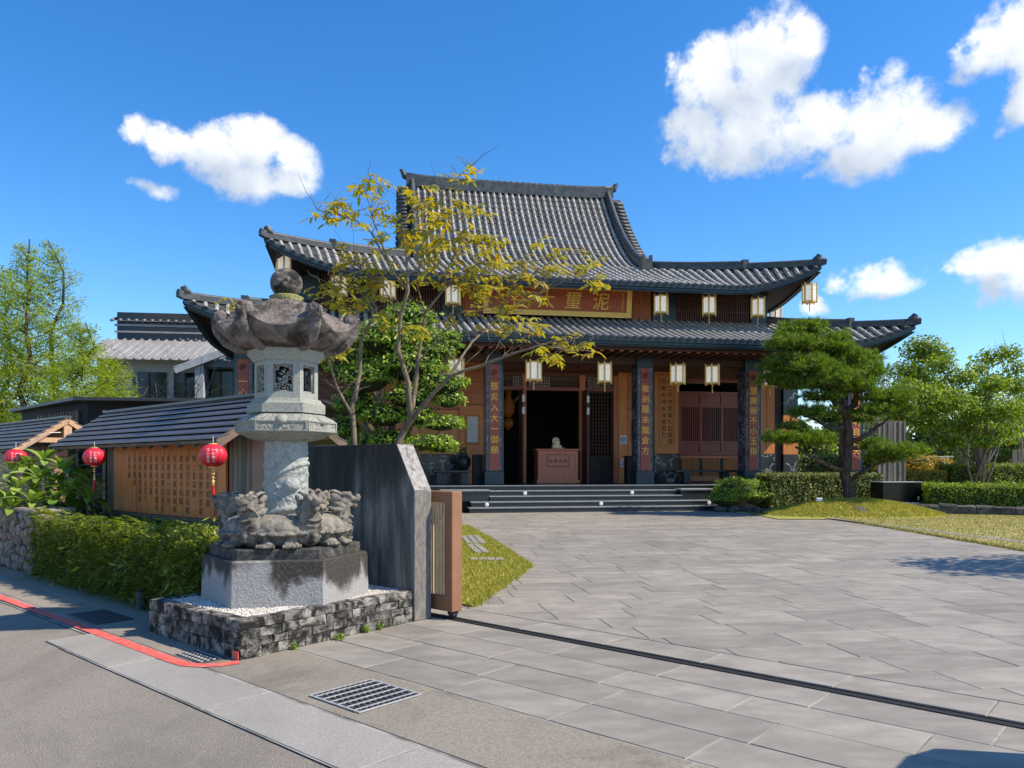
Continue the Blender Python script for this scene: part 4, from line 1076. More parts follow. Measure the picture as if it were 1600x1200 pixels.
# tiles: the ones that show largest singly, the others as one mass
cand = [(m[1,3]*TC+m[0,3]*TS, i) for i, (m, sd, u) in enumerate(tile_mats[:nlo]) if sd == 'F' and -2.2 < u < 9.0]
cand.sort(); single = set(i for _, i in cand[:300])
for i in single:
    m = tile_mats[i][0]; o = ob('roof_tile', tile_me, lo_r); o.matrix_local = Matrix([list(r) for r in m]+[[0,0,0,1]])
rest = np.array([m for i, (m, _, _) in enumerate(tile_mats) if i not in single])
struct(ob('roof_tiles', np_inst('roof_tiles', TILE_V, TILE_F, rest, M['tile_far'], True), tp), 'stuff')
nd = 0; restd = []
for (m, sd, u) in disc_mats:
    if sd == 'F' and abs(m[0,3]) < 11 and nd < 140 and m[0,3] > -6:
        o = ob('eave_tile', disc_me, lo_r if m[2,3] < 7 else up_r); o.matrix_local = Matrix([list(r) for r in m]+[[0,0,0,1]]); nd += 1
    else: restd.append(m)
struct(ob('eave_tiles', np_inst('eave_tiles', DISC_V, DISC_F, np.array(restd), M['ridge']), tp), 'stuff')
DV = [(math.cos(R(180+180*i/6)), 0, .8*math.sin(R(180+180*i/6))) for i in range(7)]+[(math.cos(R(180+180*i/6)), 1, .8*math.sin(R(180+180*i/6))) for i in range(7)]
DF = [tuple(range(6,-1,-1)), (7,8,9,10,11,12,13)]+[(i,i+1,8+i,7+i) for i in range(6)]
struct(ob('drip_tiles', np_inst('drip_tiles', DV, DF, np.array(drip_mats), M['ridge']), tp), 'stuff')
# platform and steps
PZ = .845
mb = MB(); mb.bbox(-11.8, 11.8, -.64, 14.5, -.05, PZ-.04, .01); pf = mb.build('platform', M['granite_black'], tp)
mb = MB(); mb.bbox(-11.84, 11.84, -.70, 14.5, PZ-.04, PZ, .008); mb.build('platform_edge', M['granite_lip'], pf)
MB().box(-11.7, 11.7, -.60, 14.4, PZ, PZ+.004).build('platform_floor', M['granite_black'], pf)
stp = [(-3.75,5.55,-2.0),(-3.65,5.35,-1.67),(-3.0,3.62,-1.34),(-2.97,3.60,-1.01)]
for i, (x0, x1, b) in enumerate(stp):
    z = .169*(i+1); s_ = MB(); s_.box(x0, x1, b, -.645, z-.169+.0, z-.035); so = s_.build('step', M['granite_black'], pf)
    l = MB(); l.bbox(x0-.02, x1+.02, b-.025, -.645, z-.035, z, .006); l.build('step_tread', M['granite_lip'], so)
for (a, i) in ((AU(820,-1.0),3),(AU(987,-1.0),3),(AU(762,-1.9),1),(AU(942,-1.9),1),(AU(1112,-1.9),1)):
    b = stp[i][2]; s_ = MB(); s_.X = Matrix.Translation((a, b-.002, .169*(i+1)-.09 if i == 3 else .169*(i)-.09+.169)) @ Matrix.Rotation(R(90),4,'X'); s_.lathe([(.07,0),(.065,.03),(.04,.045)], 16)
    s_.build('step_lamp', M['white'], pf)
for (x0, x1) in ((3.64, 4.75), (-4.6,-3.02)):
    s_ = MB(); s_.bbox(x0, x1, -1.3, -.72, .34, .66, .01); ck = s_.build('cheek_block', M['granite_black'], pf); l = MB(); l.bbox(x0-.03, x1+.03, -1.34, -.705, .66, .72, .01); l.build('cheek_top', M['granite_lip'], ck)
# columns
for a in (-10.9,-6.8,-2.7,2.7,6.8,10.9):
    c = MB(); c.bbox(a-.3, a+.3, -.3, .3, 1.32, 4.98, .012); co = c.build('column', M['marble_grey'], tp)
    for s in (-1,1): MB().bbox(a+s*.285-.022, a+s*.285+.022, -.318, -.301, 1.33, 4.97, .004).build('edge_trim', M['teal'], co)
    c = MB(); c.bbox(a-.335, a+.335, -.335, .335, PZ+.004, 1.32, .012); c.build('column_base', M['teal'], co)
    c = MB(); c.bbox(a-.29, a+.29, -.29, .29, 4.98, 5.42, .01); c.build('column_head', M['teal'], co)
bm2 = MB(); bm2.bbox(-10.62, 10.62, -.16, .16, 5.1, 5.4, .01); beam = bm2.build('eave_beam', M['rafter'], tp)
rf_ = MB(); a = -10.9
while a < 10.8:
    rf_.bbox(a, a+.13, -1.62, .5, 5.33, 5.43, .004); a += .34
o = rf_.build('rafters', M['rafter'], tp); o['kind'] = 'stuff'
rf_ = MB(); a = -10.9
while a < 10.8:
    rf_.bbox(a, a+.13, -1.632, -1.621, 5.33, 5.43, .002); a += .34
o = rf_.build('rafter_tips', M['wood_mid'], tp); o['kind'] = 'stuff'
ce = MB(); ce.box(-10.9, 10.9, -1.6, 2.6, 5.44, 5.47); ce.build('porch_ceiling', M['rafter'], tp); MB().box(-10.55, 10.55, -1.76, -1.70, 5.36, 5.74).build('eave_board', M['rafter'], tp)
# hall body
BW = 2.5
wb = MB(); h1 = 5.44
wb.box(-9.2, AU(783,BW)-.02, BW+.05, BW+.2, PZ, h1); wb.box(AU(964,BW)+.02, AU(1062,BW), BW+.05, BW+.2, PZ, h1); wb.box(AU(1155,BW), 9.2, BW+.05, BW+.2, PZ, h1)
wb.box(AU(1062,BW), AU(1155,BW), BW+.05, BW+.2, PZ, ZV(612,5,BW)); wb.box(AU(1062,BW), AU(1155,BW), BW+.05, BW+.2, ZV(596,5,BW), h1)
wb.box(AU(783,BW)-.02, AU(964,BW)+.02, BW+.05, BW+.2, 4.98, h1)
wb.box(-9.2,-9.05, BW+.2, 11, PZ, h1); wb.box(9.05, 9.2, BW+.2, 11, PZ, h1); wb.box(-9.2, 9.2, 11, 11.15, PZ, h1)
hall = wb.build('hall_wall', M['wood_dark'], tp)
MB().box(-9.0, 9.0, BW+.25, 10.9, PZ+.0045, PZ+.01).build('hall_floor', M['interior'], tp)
# inner partition keeps the hall dark
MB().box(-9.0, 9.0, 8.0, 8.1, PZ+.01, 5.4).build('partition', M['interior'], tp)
def panel(u0, u1, v0, v1, mt, name, y=BW, d=.05, parent=hall, b=.006, boards=0, horiz=False):
    a = AU(u0,BW); e = AU(u1,BW); zb = ZV(v1,(a+e)/2,BW); zt = ZV(v0,(a+e)/2,BW); last = None
    n = max(1, boards)
    for i in range(n):
        if horiz: p = (a, e, zb+(zt-zb)*i/n+.003*(n>1), zb+(zt-zb)*(i+1)/n-.003*(n>1))
        else: p = (a+(e-a)*i/n+.003*(n>1), a+(e-a)*(i+1)/n-.003*(n>1), zb, zt)
        last = MB().bbox(p[0], p[1], y-d+.05, y+.048, p[2], p[3], b).build(name, mt, parent)
    return last
panel(560,640,575,758,M['wood_mid'],'wall_board',boards=6); panel(640,717,640,710,M['wood_orange'],'wall_board',boards=5); panel(640,717,575,639,M['wood_mid'],'wall_board',boards=5)  # darker wood on the upper boards paints the shade under the eave
panel(640,716,711,757,M['marble'],'marble_panel',d=.07)
panel(718,757,560,632,M['wood_mid'],'wall_board',boards=4,horiz=True); panel(718,757,633,757,M['wood_orange'],'wall_board',boards=6,horiz=True)  # eave shade above and bounced light below, put into the board colours
panel(717,719,575,757,M['wood_mid'],'wall_post',d=.1); panel(758,783,570,757,M['wood_dark'],'wall_board',d=.06)
panel(966,980,582,756,M['wood_orange'],'wall_post',d=.08); panel(981,1000,582,640,M['wood_mid'],'wall_board',boards=4,horiz=True); panel(981,1000,641,756,M['wood_orange'],'wall_board',boards=6,horiz=True)  # upper boards again darker to paint in the eave shade
panel(1022.5,1061,581,709,M['wood_orange'],'wall_board',d=.08); panel(1022.5,1061,710,753,M['marble'],'marble_panel',d=.1)
panel(1184,1197,585,709,M['wood_orange'],'wall_board',d=.08); panel(1197.4,1210,585,709,M['wood_orange'],'wall_board',d=.08); panel(1184,1210,710,745,M['marble'],'marble_panel',d=.1)
panel(1155,1162,575,753,M['wood_dark'],'wall_post',d=.12)
# calligraphy panel with two columns of dark characters
lm = MB(); y = BW-.034
def ring_frame(mb, x0, x1, z0, z1, y0, y1, w):
    mb.box(x0, x1, y0, y1, z0, z0+w); mb.box(x0, x1, y0, y1, z1-w, z1); mb.box(x0, x0+w, y0, y1, z0+w, z1-w); mb.box(x1-w, x1, y0, y1, z0+w, z1-w)
x0, x1 = AU(1029.5,BW), AU(1053,BW); fz0, fz1 = ZV(697,4.5,BW), ZV(585,4.5,BW)
fr = MB(); ring_frame(fr, x0, x1, fz0, fz1, y-.012, y+.004, .03); fr.build('panel_moulding', M['wood_mid'], hall)
for (u, txt, v0, v1) in ((1046.5, '情二平老意情礼記鐵選', 597, 690), (1036.5, '松敬木林永深樹習竹', 596, 680)):
    for i, ch in enumerate(txt):
        a = AU(u,BW); put_char(lm, ch, a, ZV(v0+(v1-v0)*i/(len(txt)-1), a, BW), .2, y-.004, 0)
lm.build('lettering', M['ink'], hall)
# doorway
D = lambda u: AU(u,BW)
dz1 = ZV(610,.3,BW)
pst = [(783,786.5),(815.5,822),(905,914),(958,965)]
for (u0,u1) in pst: MB().bbox(D(u0), D(u1), BW-.08, BW+.14, PZ, 5.0, .008).build('door_post', M['wood_mid'], tp)
MB().bbox(D(783), D(965), BW-.07, BW+.13, dz1-.02, dz1+.12, .008).build('door_head', M['wood_red'], tp)
MB().bbox(D(783), D(965), BW-.07, BW+.13, 4.93, 5.1, .008).build('door_head', M['wood_dark'], tp)
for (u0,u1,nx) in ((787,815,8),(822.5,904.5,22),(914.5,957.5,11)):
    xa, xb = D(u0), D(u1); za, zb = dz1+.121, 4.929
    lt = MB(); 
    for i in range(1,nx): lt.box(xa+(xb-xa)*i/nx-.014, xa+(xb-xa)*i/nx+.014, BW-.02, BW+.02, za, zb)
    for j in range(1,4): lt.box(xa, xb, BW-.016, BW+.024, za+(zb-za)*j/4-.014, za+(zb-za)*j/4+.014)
    to = lt.build('transom_lattice', M['wood_dark'], tp); MB().box(xa+(.35 if u0 == 787 else .1), xb-(1.1 if nx == 22 else .02), BW+.09, BW+.1, za, zb).build('transom_daylight', M['white'], to)  # white sheet painted in for the daylight seen through the lattice
# latticed leaf on the right, folded leaf on the left
xa, xb = D(915), D(957.5); lf = MB(); lf.bbox(xa, xa+.07, BW+.02, BW+.08, PZ+.01, dz1-.02, .004); lf.bbox(xb-.07, xb, BW+.02, BW+.08, PZ+.01, dz1-.02, .004)
for z in (PZ+.01, PZ+.98, dz1-.1): lf.bbox(xa+.07, xb-.07, BW+.02, BW+.08, z, z+.08, .004)
lf.bbox(xa+.07, xb-.07, BW+.04, BW+.06, PZ+.09, PZ+.98, .003); leaf = lf.build('door_leaf', M['wood_black'], tp)
lt = MB()
for i in range(1,8): x = xa+.07+(xb-xa-.14)*i/8; lt.box(x-.012, x+.012, BW+.035, BW+.065, PZ+1.06, dz1-.1)
for j in range(1,17): z = PZ+1.06+(dz1-.1-PZ-1.06)*j/17; lt.box(xa+.07, xb-.07, BW+.038, BW+.062, z-.012, z+.012)
lt.build('leaf_lattice', M['wood_dark'], leaf)
for (u, w) in ((811,.06),(909,.06)):
    x = D(u); l2 = MB(); l2.bbox(x-.03, x+.03, BW-.9, BW-.1, PZ+.01, dz1-.03, .006); d2 = l2.build('door_leaf', M['wood_dark'], tp)
    for z in (3.55, 4.0): MB().box(x-.05, x+.05, BW-.915, BW-.901, z-.13, z+.13).build('hinge_plate', M['galv'], d2)
# window right of the calligraphy panel
xa, xb = D(1062), D(1155); W0 = BW-.04
def zz(v): return ZV(v,5.5,BW)
wm = MB()
for (v0,v1) in ((592,597),(611.5,617),(632,636.5),(689,693),(706,712)): wm.bbox(xa, xb, W0, BW+.045, zz(v1), zz(v0), .005)
xs = [xa, xa+(xb-xa)*.345, xa+(xb-xa)*.70, xb]
for x in xs: wm.bbox(x-.05, x+.05, W0-.012, BW+.044, zz(706), zz(612), .005)
win = wm.build('window_frame', M['wood_red'], tp)
for i in range(3):
    x0_, x1_ = xs[i]+.05, xs[i+1]-.05
    MB().bbox(x0_, x1_, W0+.03, BW+.04, zz(632), zz(617), .005).build('window_panel', M['wood_red'], win); MB().bbox(x0_, x1_, W0+.03, BW+.04, zz(706), zz(693), .005).build('window_panel', M['wood_red'], win)
    MB().box(x0_, x1_, BW+.03, BW+.045, zz(689), zz(636.5)).build('window_pane', M['black'], win)
    n = 9
    for j in range(n):
        x = x0_+(x1_-x0_)*(j+.5)/n; MB().bbox(x-.017, x+.017, W0+.01, W0+.04, zz(689), zz(636.5), .004).build('slat', M['wood_red'], win)
    MB().bbox(x0_-.05, x1_+.05, W0+.05, BW+.04, zz(752), zz(712.5), .004).build('window_panel', M['wood_black'], win)
    n = 14
    for j in range(n):
        x = x0_+.02+(x1_-x0_-.04)*(j+.5)/n; MB().bbox(x-.011, x+.011, W0+.02, W0+.049, zz(744), zz(716), .003).build('slat', M['wood_orange'], win)
    for (v0,v1) in ((712.6,715.9),(744.1,752)): MB().bbox(x0_-.05, x1_+.05, W0+.01, W0+.049, zz(v1), zz(v0), .004).build('window_rail', M['wood_mid'], win)
# side pier in the right hand porch
pa0, pa1, pb = AU(1224,4.0), AU(1247,4.0), 4.0
p_ = MB(); p_.bbox(pa0, pa1, pb, pb+.5, ZV(710,pa0,pb), ZV(648,pa0,pb), .006); pier = p_.build('porch_pier', M['wood_orange'], tp)
MB().bbox(pa0, pa1, pb-.01, pb+.5, PZ, ZV(710,pa0,pb), .006).build('pier_foot', M['marble'], pier); MB().bbox(pa0, pa1, pb-.01, pb+.5, ZV(648,pa0,pb), 5.2, .006).build('pier_head', M['marble'], pier)
MB().bbox(pa0-.32, pa0-.01, pb+.1, pb+.45, PZ, 5.2, .006).build('pier_post', M['wood_black'], tp)
rl = MB(); rl.bbox(9.4, 11.2, 5.0, 5.08, 1.25, 1.33, .006); rl.bbox(9.4,9.48,5.0,5.08,PZ,1.25,.006); rl.bbox(11.1,11.18,5.0,5.08,PZ,1.25,.006); rl.build('porch_rail', M['wood_mid'], tp)
MB().bbox(10.5, 12.6, 7.0, 7.3, PZ, 4.8, .01).build('rear_porch_wall', M['teal'], tp)
# upper storey
ub = 1.0
w2 = MB(); w2.box(-8.55, 8.0, ub+.06, ub+.2, 6.6, 8.3); w2.box(-8.55,-8.4, ub+.2, 12, 6.6, 8.3); w2.box(7.85, 8.0, ub+.2, 12, 6.6, 8.3); uw = w2.build('upper_wall', M['wood_black'], tp)
for (u0,u1) in ((690,722),(1018,1055),(1172,1197),(560,590),(470,500)):
    a, e = AU(u0,ub), AU(u1,ub); MB().bbox(a, e, ub-.1, ub+.1, 6.6, 8.2, .01).build('upper_column', M['teal'], tp)
for (u0,u1) in ((722.5,757),(985,1017.5)):
    a, e = AU(u0,ub), AU(u1,ub); n = 9
    for i in range(n): x = a+(e-a)*(i+.5)/n; MB().bbox(x-(e-a)/n*.42, x+(e-a)/n*.42, ub-.02, ub+.058, 6.6, 8.15, .012).build('upper_slat', M['wood_mid'], uw)
ll = MB()
for (u0,u1) in ((1056,1171),(591,689),(501,559)):
    a, e = AU(u0,ub), AU(u1,ub); n = int((e-a)/.09)
    for i in range(n): x = a+(e-a)*(i+.5)/n; ll.box(x-.018, x+.018, ub, ub+.055, 6.6, 8.15)
    for z in (7.3, 7.75): ll.box(a, e, ub-.012, ub-.001, z, z+.035)
o = ll.build('upper_louvres', M['wood_dark'], uw); o['kind'] = 'stuff'
# ------------------------------------------------------------------ things hung on and standing in the temple
def at_t(a, b, z): return T(a, b, z)
board_me = MB().bbox(-.175, .175, -.035, .0, -1.8, 1.8, .008).mesh('board', M['couplet_red'])
ring = MB(); ring.X = Matrix.Rotation(R(90),4,'X')
ring.tube([(.1*math.cos(2*math.pi*i/20), .1*math.sin(2*math.pi*i/20), .04) for i in range(15)], .016, 6); ring.box(-.012,.012,-.07,.07,.032,.045); ring.box(.03,.05,-.05,.05,.032,.045); ring.box(-.05,-.03,-.05,.05,.032,.045)
emb_me = ring.mesh('emblem', M['ink'])
rule_me = MB().box(-.172,.172,-.0372,-.0345,1.33,1.345).mesh('rule', M['ink'])
for (a, txt, lab) in ((-2.7,'慈炎入大一御願','left of the doorway'), (2.7,'敬剎羅未龍倉方','right of the doorway'), (6.8,'慧輿新不小王指','between the barred window and the pine'), (-10.9,'一心實寶無量光','far left behind the stone lantern'), (10.9,'法界圓明自在天','right of the pine trunk'), (-6.8,'正覺慈航度眾生','behind the yellow leaved tree')):
    t = thing('couplet_board', 'tall red couplet board with gold characters '+lab, 'sign board', at_t(a,-.303,3.15), R(10), 'couplet boards on the temple columns')
    ob('board', board_me, t); ob('emblem', emb_me, t, (0,0,1.52)); ob('rule', rule_me, t)
    mb = MB(); n = len(txt)
    for i, ch in enumerate(txt): put_char(mb, ch, .0, 1.08-i*.365, .27, -.045, .03)
    mb.build('lettering', M['gold_paint'], t)['kind'] = 'stuff'
t = thing('name_plaque', 'wide red temple name plaque with four gold characters in a gilded frame', 'plaque', at_t((AU(755.5,.5)+AU(984,.5))/2,.42,7.42), 0)
t.rotation_euler = (R(9), 0, R(10))
w, h = (AU(984,.5)-AU(755.5,.5))/2, .54
fr = MB(); ring_frame(fr, -w, w, -h, h, -.07, .05, .15); fo = fr.build('frame', M['gold_paint'], t)
fr = MB(); ring_frame(fr, -w-.02, w+.02, -h-.02, h+.02, -.1, .05, .035); ring_frame(fr, -w+.135, w-.135, -h+.135, h-.135, -.09, .04, .025); fr.build('frame_rim', M['gold'], fo)
fr = MB()
k = -w+.1
while k < w-.06:
    for z in (-h+.075, h-.075): ring_frame(fr, k-.035, k+.035, z-.035, z+.035, -.078, -.0695, .014)
    k += .1
fr.build('fretwork', M['gold'], fo)['kind'] = 'stuff'
MB().box(-w+.15, w-.15, -.02, .04, -h+.15, h-.15).build('field', M['plaque_red'], t)
mb = MB()
xs_ = [-w+(w*2)*((u-755.5)/(984-755.5)) for u in (809,851,893,937)]
for ch, x in zip('谷大璽泥', xs_):
    mb = MB(); put_char(mb, ch, x, 0, .6, -.03, .02, 1.0, .1); mb.build('character', M['gold_paint'], t)
mb = MB()
for i, ch in enumerate('歲次吉月敬書'): put_char(mb, ch, w-.3, .26-i*.105, .08, -.026, .02)
mb.build('inscription', M['gold_paint'], t)['kind'] = 'stuff'
# hanging lanterns
def hang_proto():
    t = thing('hanging_lantern', '', 'hanging lantern', (0,0,0), 0, 'white and gold lanterns under the temple eaves')
    r = .25; h = .6; f = MB()
    for k in range(6):
        f.X = Matrix.Rotation(R(60*k),4,'Z'); f.bbox(r-.02, r+.025, -.022, .022, -h/2-.06, h/2+.08, .004)
    f.X = Matrix()
    for z in (-h/2-.02, h/2-.012): f.prism(hexa(r-.002), z, z+.034)
    fo = f.build('frame', M['gold'], t)
    ap = r*math.cos(R(30)); pm_ = MB().box(ap-.012, ap-.006, -r/2+.03, r/2-.03, -h/2+.014, h/2-.012).mesh('shade_panel', M['shade'])
    pf_ = MB(); ring_frame(pf_, 0, 0, 0, 0, 0, 0, 0) if False else None
    for (a, b, c, d) in ((-r/2+.02,r/2-.02,-h/2+.014,-h/2+.034),(-r/2+.02,r/2-.02,h/2-.032,h/2-.012),(-r/2+.02,-r/2+.034,-h/2+.034,h/2-.032),(r/2-.034,r/2-.02,-h/2+.034,h/2-.032)): pf_.box(ap-.006, ap+.004, a, b, c, d)
    pfm = pf_.mesh('panel_rim', M['gold'])
    for k in range(6):
        p = ob('shade_panel', pm_, t, rot=R(30+60*k)); ob('panel_rim', pfm, p)
    m = MB(); m.tube([(0,0,h/2+.02),(0,0,h/2+.42)], .012, 6); m.build('hanger', M['ink'], t)
    m = MB(); m.tube([(0,0,-h/2-.02),(0,0,-h/2-.2)], .008, 5); m.ball((0,0,-h/2-.1), .035, 8, 6); m.ball((0,0,-h/2-.2), .028, 8, 6); m.lathe([(.012,-h/2-.34),(.022,-h/2-.3),(.014,-h/2-.22)], 8); m.build('pendant', M['gold'], t)
    return t
hp = hang_proto(); first = True
def hang(pos, label, rot=R(10)):
    global first
    if first: hp.location = pos; hp['label'] = label; hp.rotation_euler = (0,0,rot); first = False
    else: dup(hp, pos, rot, label)
for (u, v, lab) in ((713,577,'under the lower eave at the left, half behind branches'),(834,580,'under the lower eave above the left half of the doorway'),(945,583,'under the lower eave above the latticed door leaf'),
    (1059,585,'under the lower eave in front of the calligraphy panel'),(1113,586,'under the lower eave in front of the barred window'),(1203,590,'under the lower eave almost hidden by the pine')):
    a = AU(u,-.9); hang(at_t(a,-.9,ZV(v,a,-.9)), 'white and gold lantern '+lab, R(10+rng.uniform(-12,12)))
for (u, v, lab) in ((708,461,'under the upper eave left of the name plaque'),(1033,476,'under the upper eave just right of the name plaque'),(1108,478,'under the upper eave before the dark louvres'),(1184,481,'under the upper eave at the right end of the wall'),
    (530,447,'under the upper eave behind yellow leaves, nearer the roof corner'),(606,452,'under the upper eave behind the bare upper branches')):
    a = AU(u,-.15); hang(at_t(a,-.15,ZV(v,a,-.15)), 'white and gold lantern '+lab, R(10+rng.uniform(-12,12)))
a = AU(1212,2.5); hang(at_t(a,2.5,ZV(491,a,2.5)), 'white and gold lantern just round the right corner of the upper wall')
hang(at(1265,459,27.7), 'white and gold lantern hanging free from the right tip of the upper roof', R(30))
hang(at(443,411,25.1), 'white and gold lantern at the left tip of the upper roof above the stone ball', R(-10))
# counter with gilded figure
def wood_desk():
    b = 1.75; a = (AU(838.5,b)+AU(905.5,b))/2; w = (AU(905.5,b)-AU(838.5,b))/2; h = 1.29
    t = thing('reception_counter', 'reddish wooden counter with a carved front panel in the temple doorway', 'counter', at_t(a,b,PZ+.006), R(10))
    MB().bbox(-w+.05, w-.05, .02, .7, .12, h-.06, .006).build('cabinet', M['wood_desk'], t); MB().bbox(-w-.02, w+.02, -.05, .75, h-.06, h, .012).build('top', M['wood_desk'], t); MB().bbox(-w, w, -.02, .72, 0, .13, .012).build('plinth', M['wood_desk'], t)
    m = MB(); ring_frame(m, -w+.06, w-.06, .2, h-.12, -.008, .02, .09); m.build('front_frame', M['wood_desk'], t)
    m = MB(); ring_frame(m, -.42, .42, .62, 1.08, -.015, .02, .025); pn = m.build('carved_panel', M['wood_red'], t); MB().box(-.395, .395, -.006, .019, .645, 1.055).build('panel_field', M['wood_desk'], pn)
    m = MB()
    for i, ch in enumerate('合掌知御'): put_char(m, ch, -.27+i*.18, .83, .13, -.009, 0)
    m.build('lettering', M['ink'], pn)['kind'] = 'stuff'
    MB().bbox(w-.5, w-.02, -.06, -.021, .01, .12, .004).build('notice_tag', M['wood_orange'], t)
    s = MB(); s.ball((0,0,.12), (.17,.13,.12)); s.ball((0,-.02,.24), (.105,.09,.1)); s.ball((0,-.02,.345), (.05,.055,.062)); s.ball((0,-.02,.41), (.022,.022,.026))
    for k in (-1,1): s.ball((k*.12,-.06,.1), (.08,.09,.05)); s.ball((k*.1,-.02,.24), (.04,.045,.09)); s.ball((k*.05,-.1,.16), (.06,.04,.035))
    s.ball((.1,-.06,.03), (.22,.12,.03)); s.ball((0,-.04,.03), (.2,.14,.035)); s.ball((0,.06,.28), (.15,.03,.17))
    g = ob('figurine', remeshed(s, .012, 'figurine', M['gold_statue'], smooth_it=1), None, at_t(a-.02,b+.22,PZ+.006+h), R(10)); tag(g, 'small seated gilded figure on top of the wooden counter', 'figurine')
M['wood_desk'] = mat('wood_desk', (.66,.19,.1), (.74,.25,.13), 3, .45, .1, 60, stretch=(9,9,.5))
M['gold_statue'] = mat('gold_statue', (.88,.6,.3), (.95,.75,.48), 20, .4, .3, 60, metal=.2)
wood_desk()
# notices
def notice(u0, u1, v0, v1, label, kind, cat='notice'):
    a = (AU(u0,BW)+AU(u1,BW))/2; w = (AU(u1,BW)-AU(u0,BW))/2; z0, z1 = ZV(v1,a,BW), ZV(v0,a,BW); h = (z1-z0)/2
    t = thing('framed_notice' if kind == 'frame' else 'sticker', label, cat, at_t(a, BW-(.03 if kind == 'frame' else .044), (z0+z1)/2), R(10))
    if kind == 'frame':
        m = MB(); ring_frame(m, -w, w, -h, h, -.04, .02, .045); m.build('frame', M['wood_mid'], t); MB().box(-w+.045, w-.045, -.015, .01, -h+.045, h-.045).build('sheet', M['paper'], t)
        m = MB()
        for i in range(9): m.box(-w+.09+rng.uniform(0,.1), w-.12-rng.uniform(0,.12), -.0165, -.0152, h*.5-i*h*.14-.008, h*.5-i*h*.14) if i % 3 else None
        m.build('print', M['wood_grey'], t)
    else:
        MB().box(-w, w, -.004, 0, -h, h).build('sheet', M['white'], t); m = MB()
        if kind == 'round':
            m.tube([(.62*w*math.cos(2*math.pi*i/20), -.005, .1*h+.62*w*math.sin(2*math.pi*i/20)) for i in range(21)], .014, 5); m.lathe([(.05,-.001),(.05,.001)], 12); m.box(-w*.7, w*.7, -.006, -.0045, -h*.85, -h*.72)
            m.tube([(.34*w*math.cos(2*math.pi*i/16), -.005, .1*h+.34*w*math.sin(2*math.pi*i/16)) for i in range(12)], .012, 5)
        else:
            ring_frame(m, -w*.6, w*.6, -h*.7, h*.7, -.006, -.0045, .02); m.box(-.02,.02,-.006,-.0045,-h*.4,h*.45); m.box(-.05,.05,-.006,-.0045,-h*.5,-h*.4)
        m.build('print', M['blue_print'], t)
notice(728,748.5,649,693,'pale paper notice in a wooden frame left of the doorway','frame')
notice(985.5,996,655,690,'narrow paper notice in a wooden frame beside the right column','frame')
notice(968.5,979,680.5,694.5,'white sticker with a round blue mark right of the doorway','round','sticker')
notice(969,979,717,729.5,'white sticker with a square blue mark low on the door post','square','sticker')
# benches, jar, box, hanging ornament
def bench(u0, u1, b, label):
    a0_, a1_ = AU(u0,b), AU(u1,b); t = thing('stone_bench', label, 'bench', at_t((a0_+a1_)/2, b, PZ+.004), R(10)); w = (a1_-a0_)/2
    MB().bbox(-w, w, -.22, .22, .42, .5, .012).build('seat', M['granite_black'], t)
    for s in (-1,1): MB().bbox(s*w*.62-.13, s*w*.62+.13, -.16, .16, 0, .42, .01).build('leg', M['teal'], t)
bench(1052, 1150, .75, 'black stone bench under the barred window')
bench(676, 736, .75, 'black stone bench left of the doorway carrying a dark jar')
a = AU(724,.75); t = thing('jar', 'round dark glazed jar standing on the left bench', 'jar', at_t(a,.75,PZ+.505), R(10))
m = MB(); m.lathe([(.13,0),(.2,.08),(.27,.24),(.26,.38),(.17,.5),(.14,.55),(.17,.6),(.15,.6),(.12,.55)], 26); m.build('body', M['ceramic'], t, True)
n = 70; A = nr.uniform(0,6.28,n); P_ = np.stack([.12*np.cos(A), .12*np.sin(A), .6+nr.uniform(0,.16,n)], 1); ob('dry_stems', np_mesh('dry_stems', leaf_quads(P_, np.stack([np.cos(A),np.sin(A),np.ones(n)],1), .12, .35, .6), 4, M['lf_green']), t)['kind'] = 'stuff'
a = AU(746,.6); t = thing('stand', 'slim black box stand beside the left column', 'stand', at_t(a,.6,PZ+.004), R(10)); MB().bbox(-.17,.17,-.17,.17,0,1.05,.01).build('body', M['black'], t)
a = AU(992,1.2); t = thing('stand', 'slim black cabinet by the wall right of the doorway', 'stand', at_t(a,1.7,PZ+.004), R(10)); MB().bbox(-.2,.2,-.17,.17,0,1.0,.01).build('body', M['black'], t); MB().bbox(-.24,.24,-.21,.21,1.0,1.03,.01).build('top', M['black'], t)
a = AU(794,3.4); t = thing('hanging_ornament', 'orange hanging altar lamp seen through the left door opening', 'lamp', at_t(a,3.4,4.2), R(10))
m = MB(); m.tube([(0,0,.4),(0,0,1.1)], .015, 6); m.build('cord', M['ink'], t)
m = MB(); m.lathe([(.12,.3),(.22,.36),(.2,.42),(.05,.5)], 12); m.lathe([(.14,-.8),(.24,-.6),(.26,-.35),(.16,-.1),(.1,.05),(.16,.2),(.1,.29)], 12); m.lathe([(.05,-1.3),(.2,-1.1),(.22,-.95),(.1,-.82)], 12); m.build('body', M['amber'], t, True)
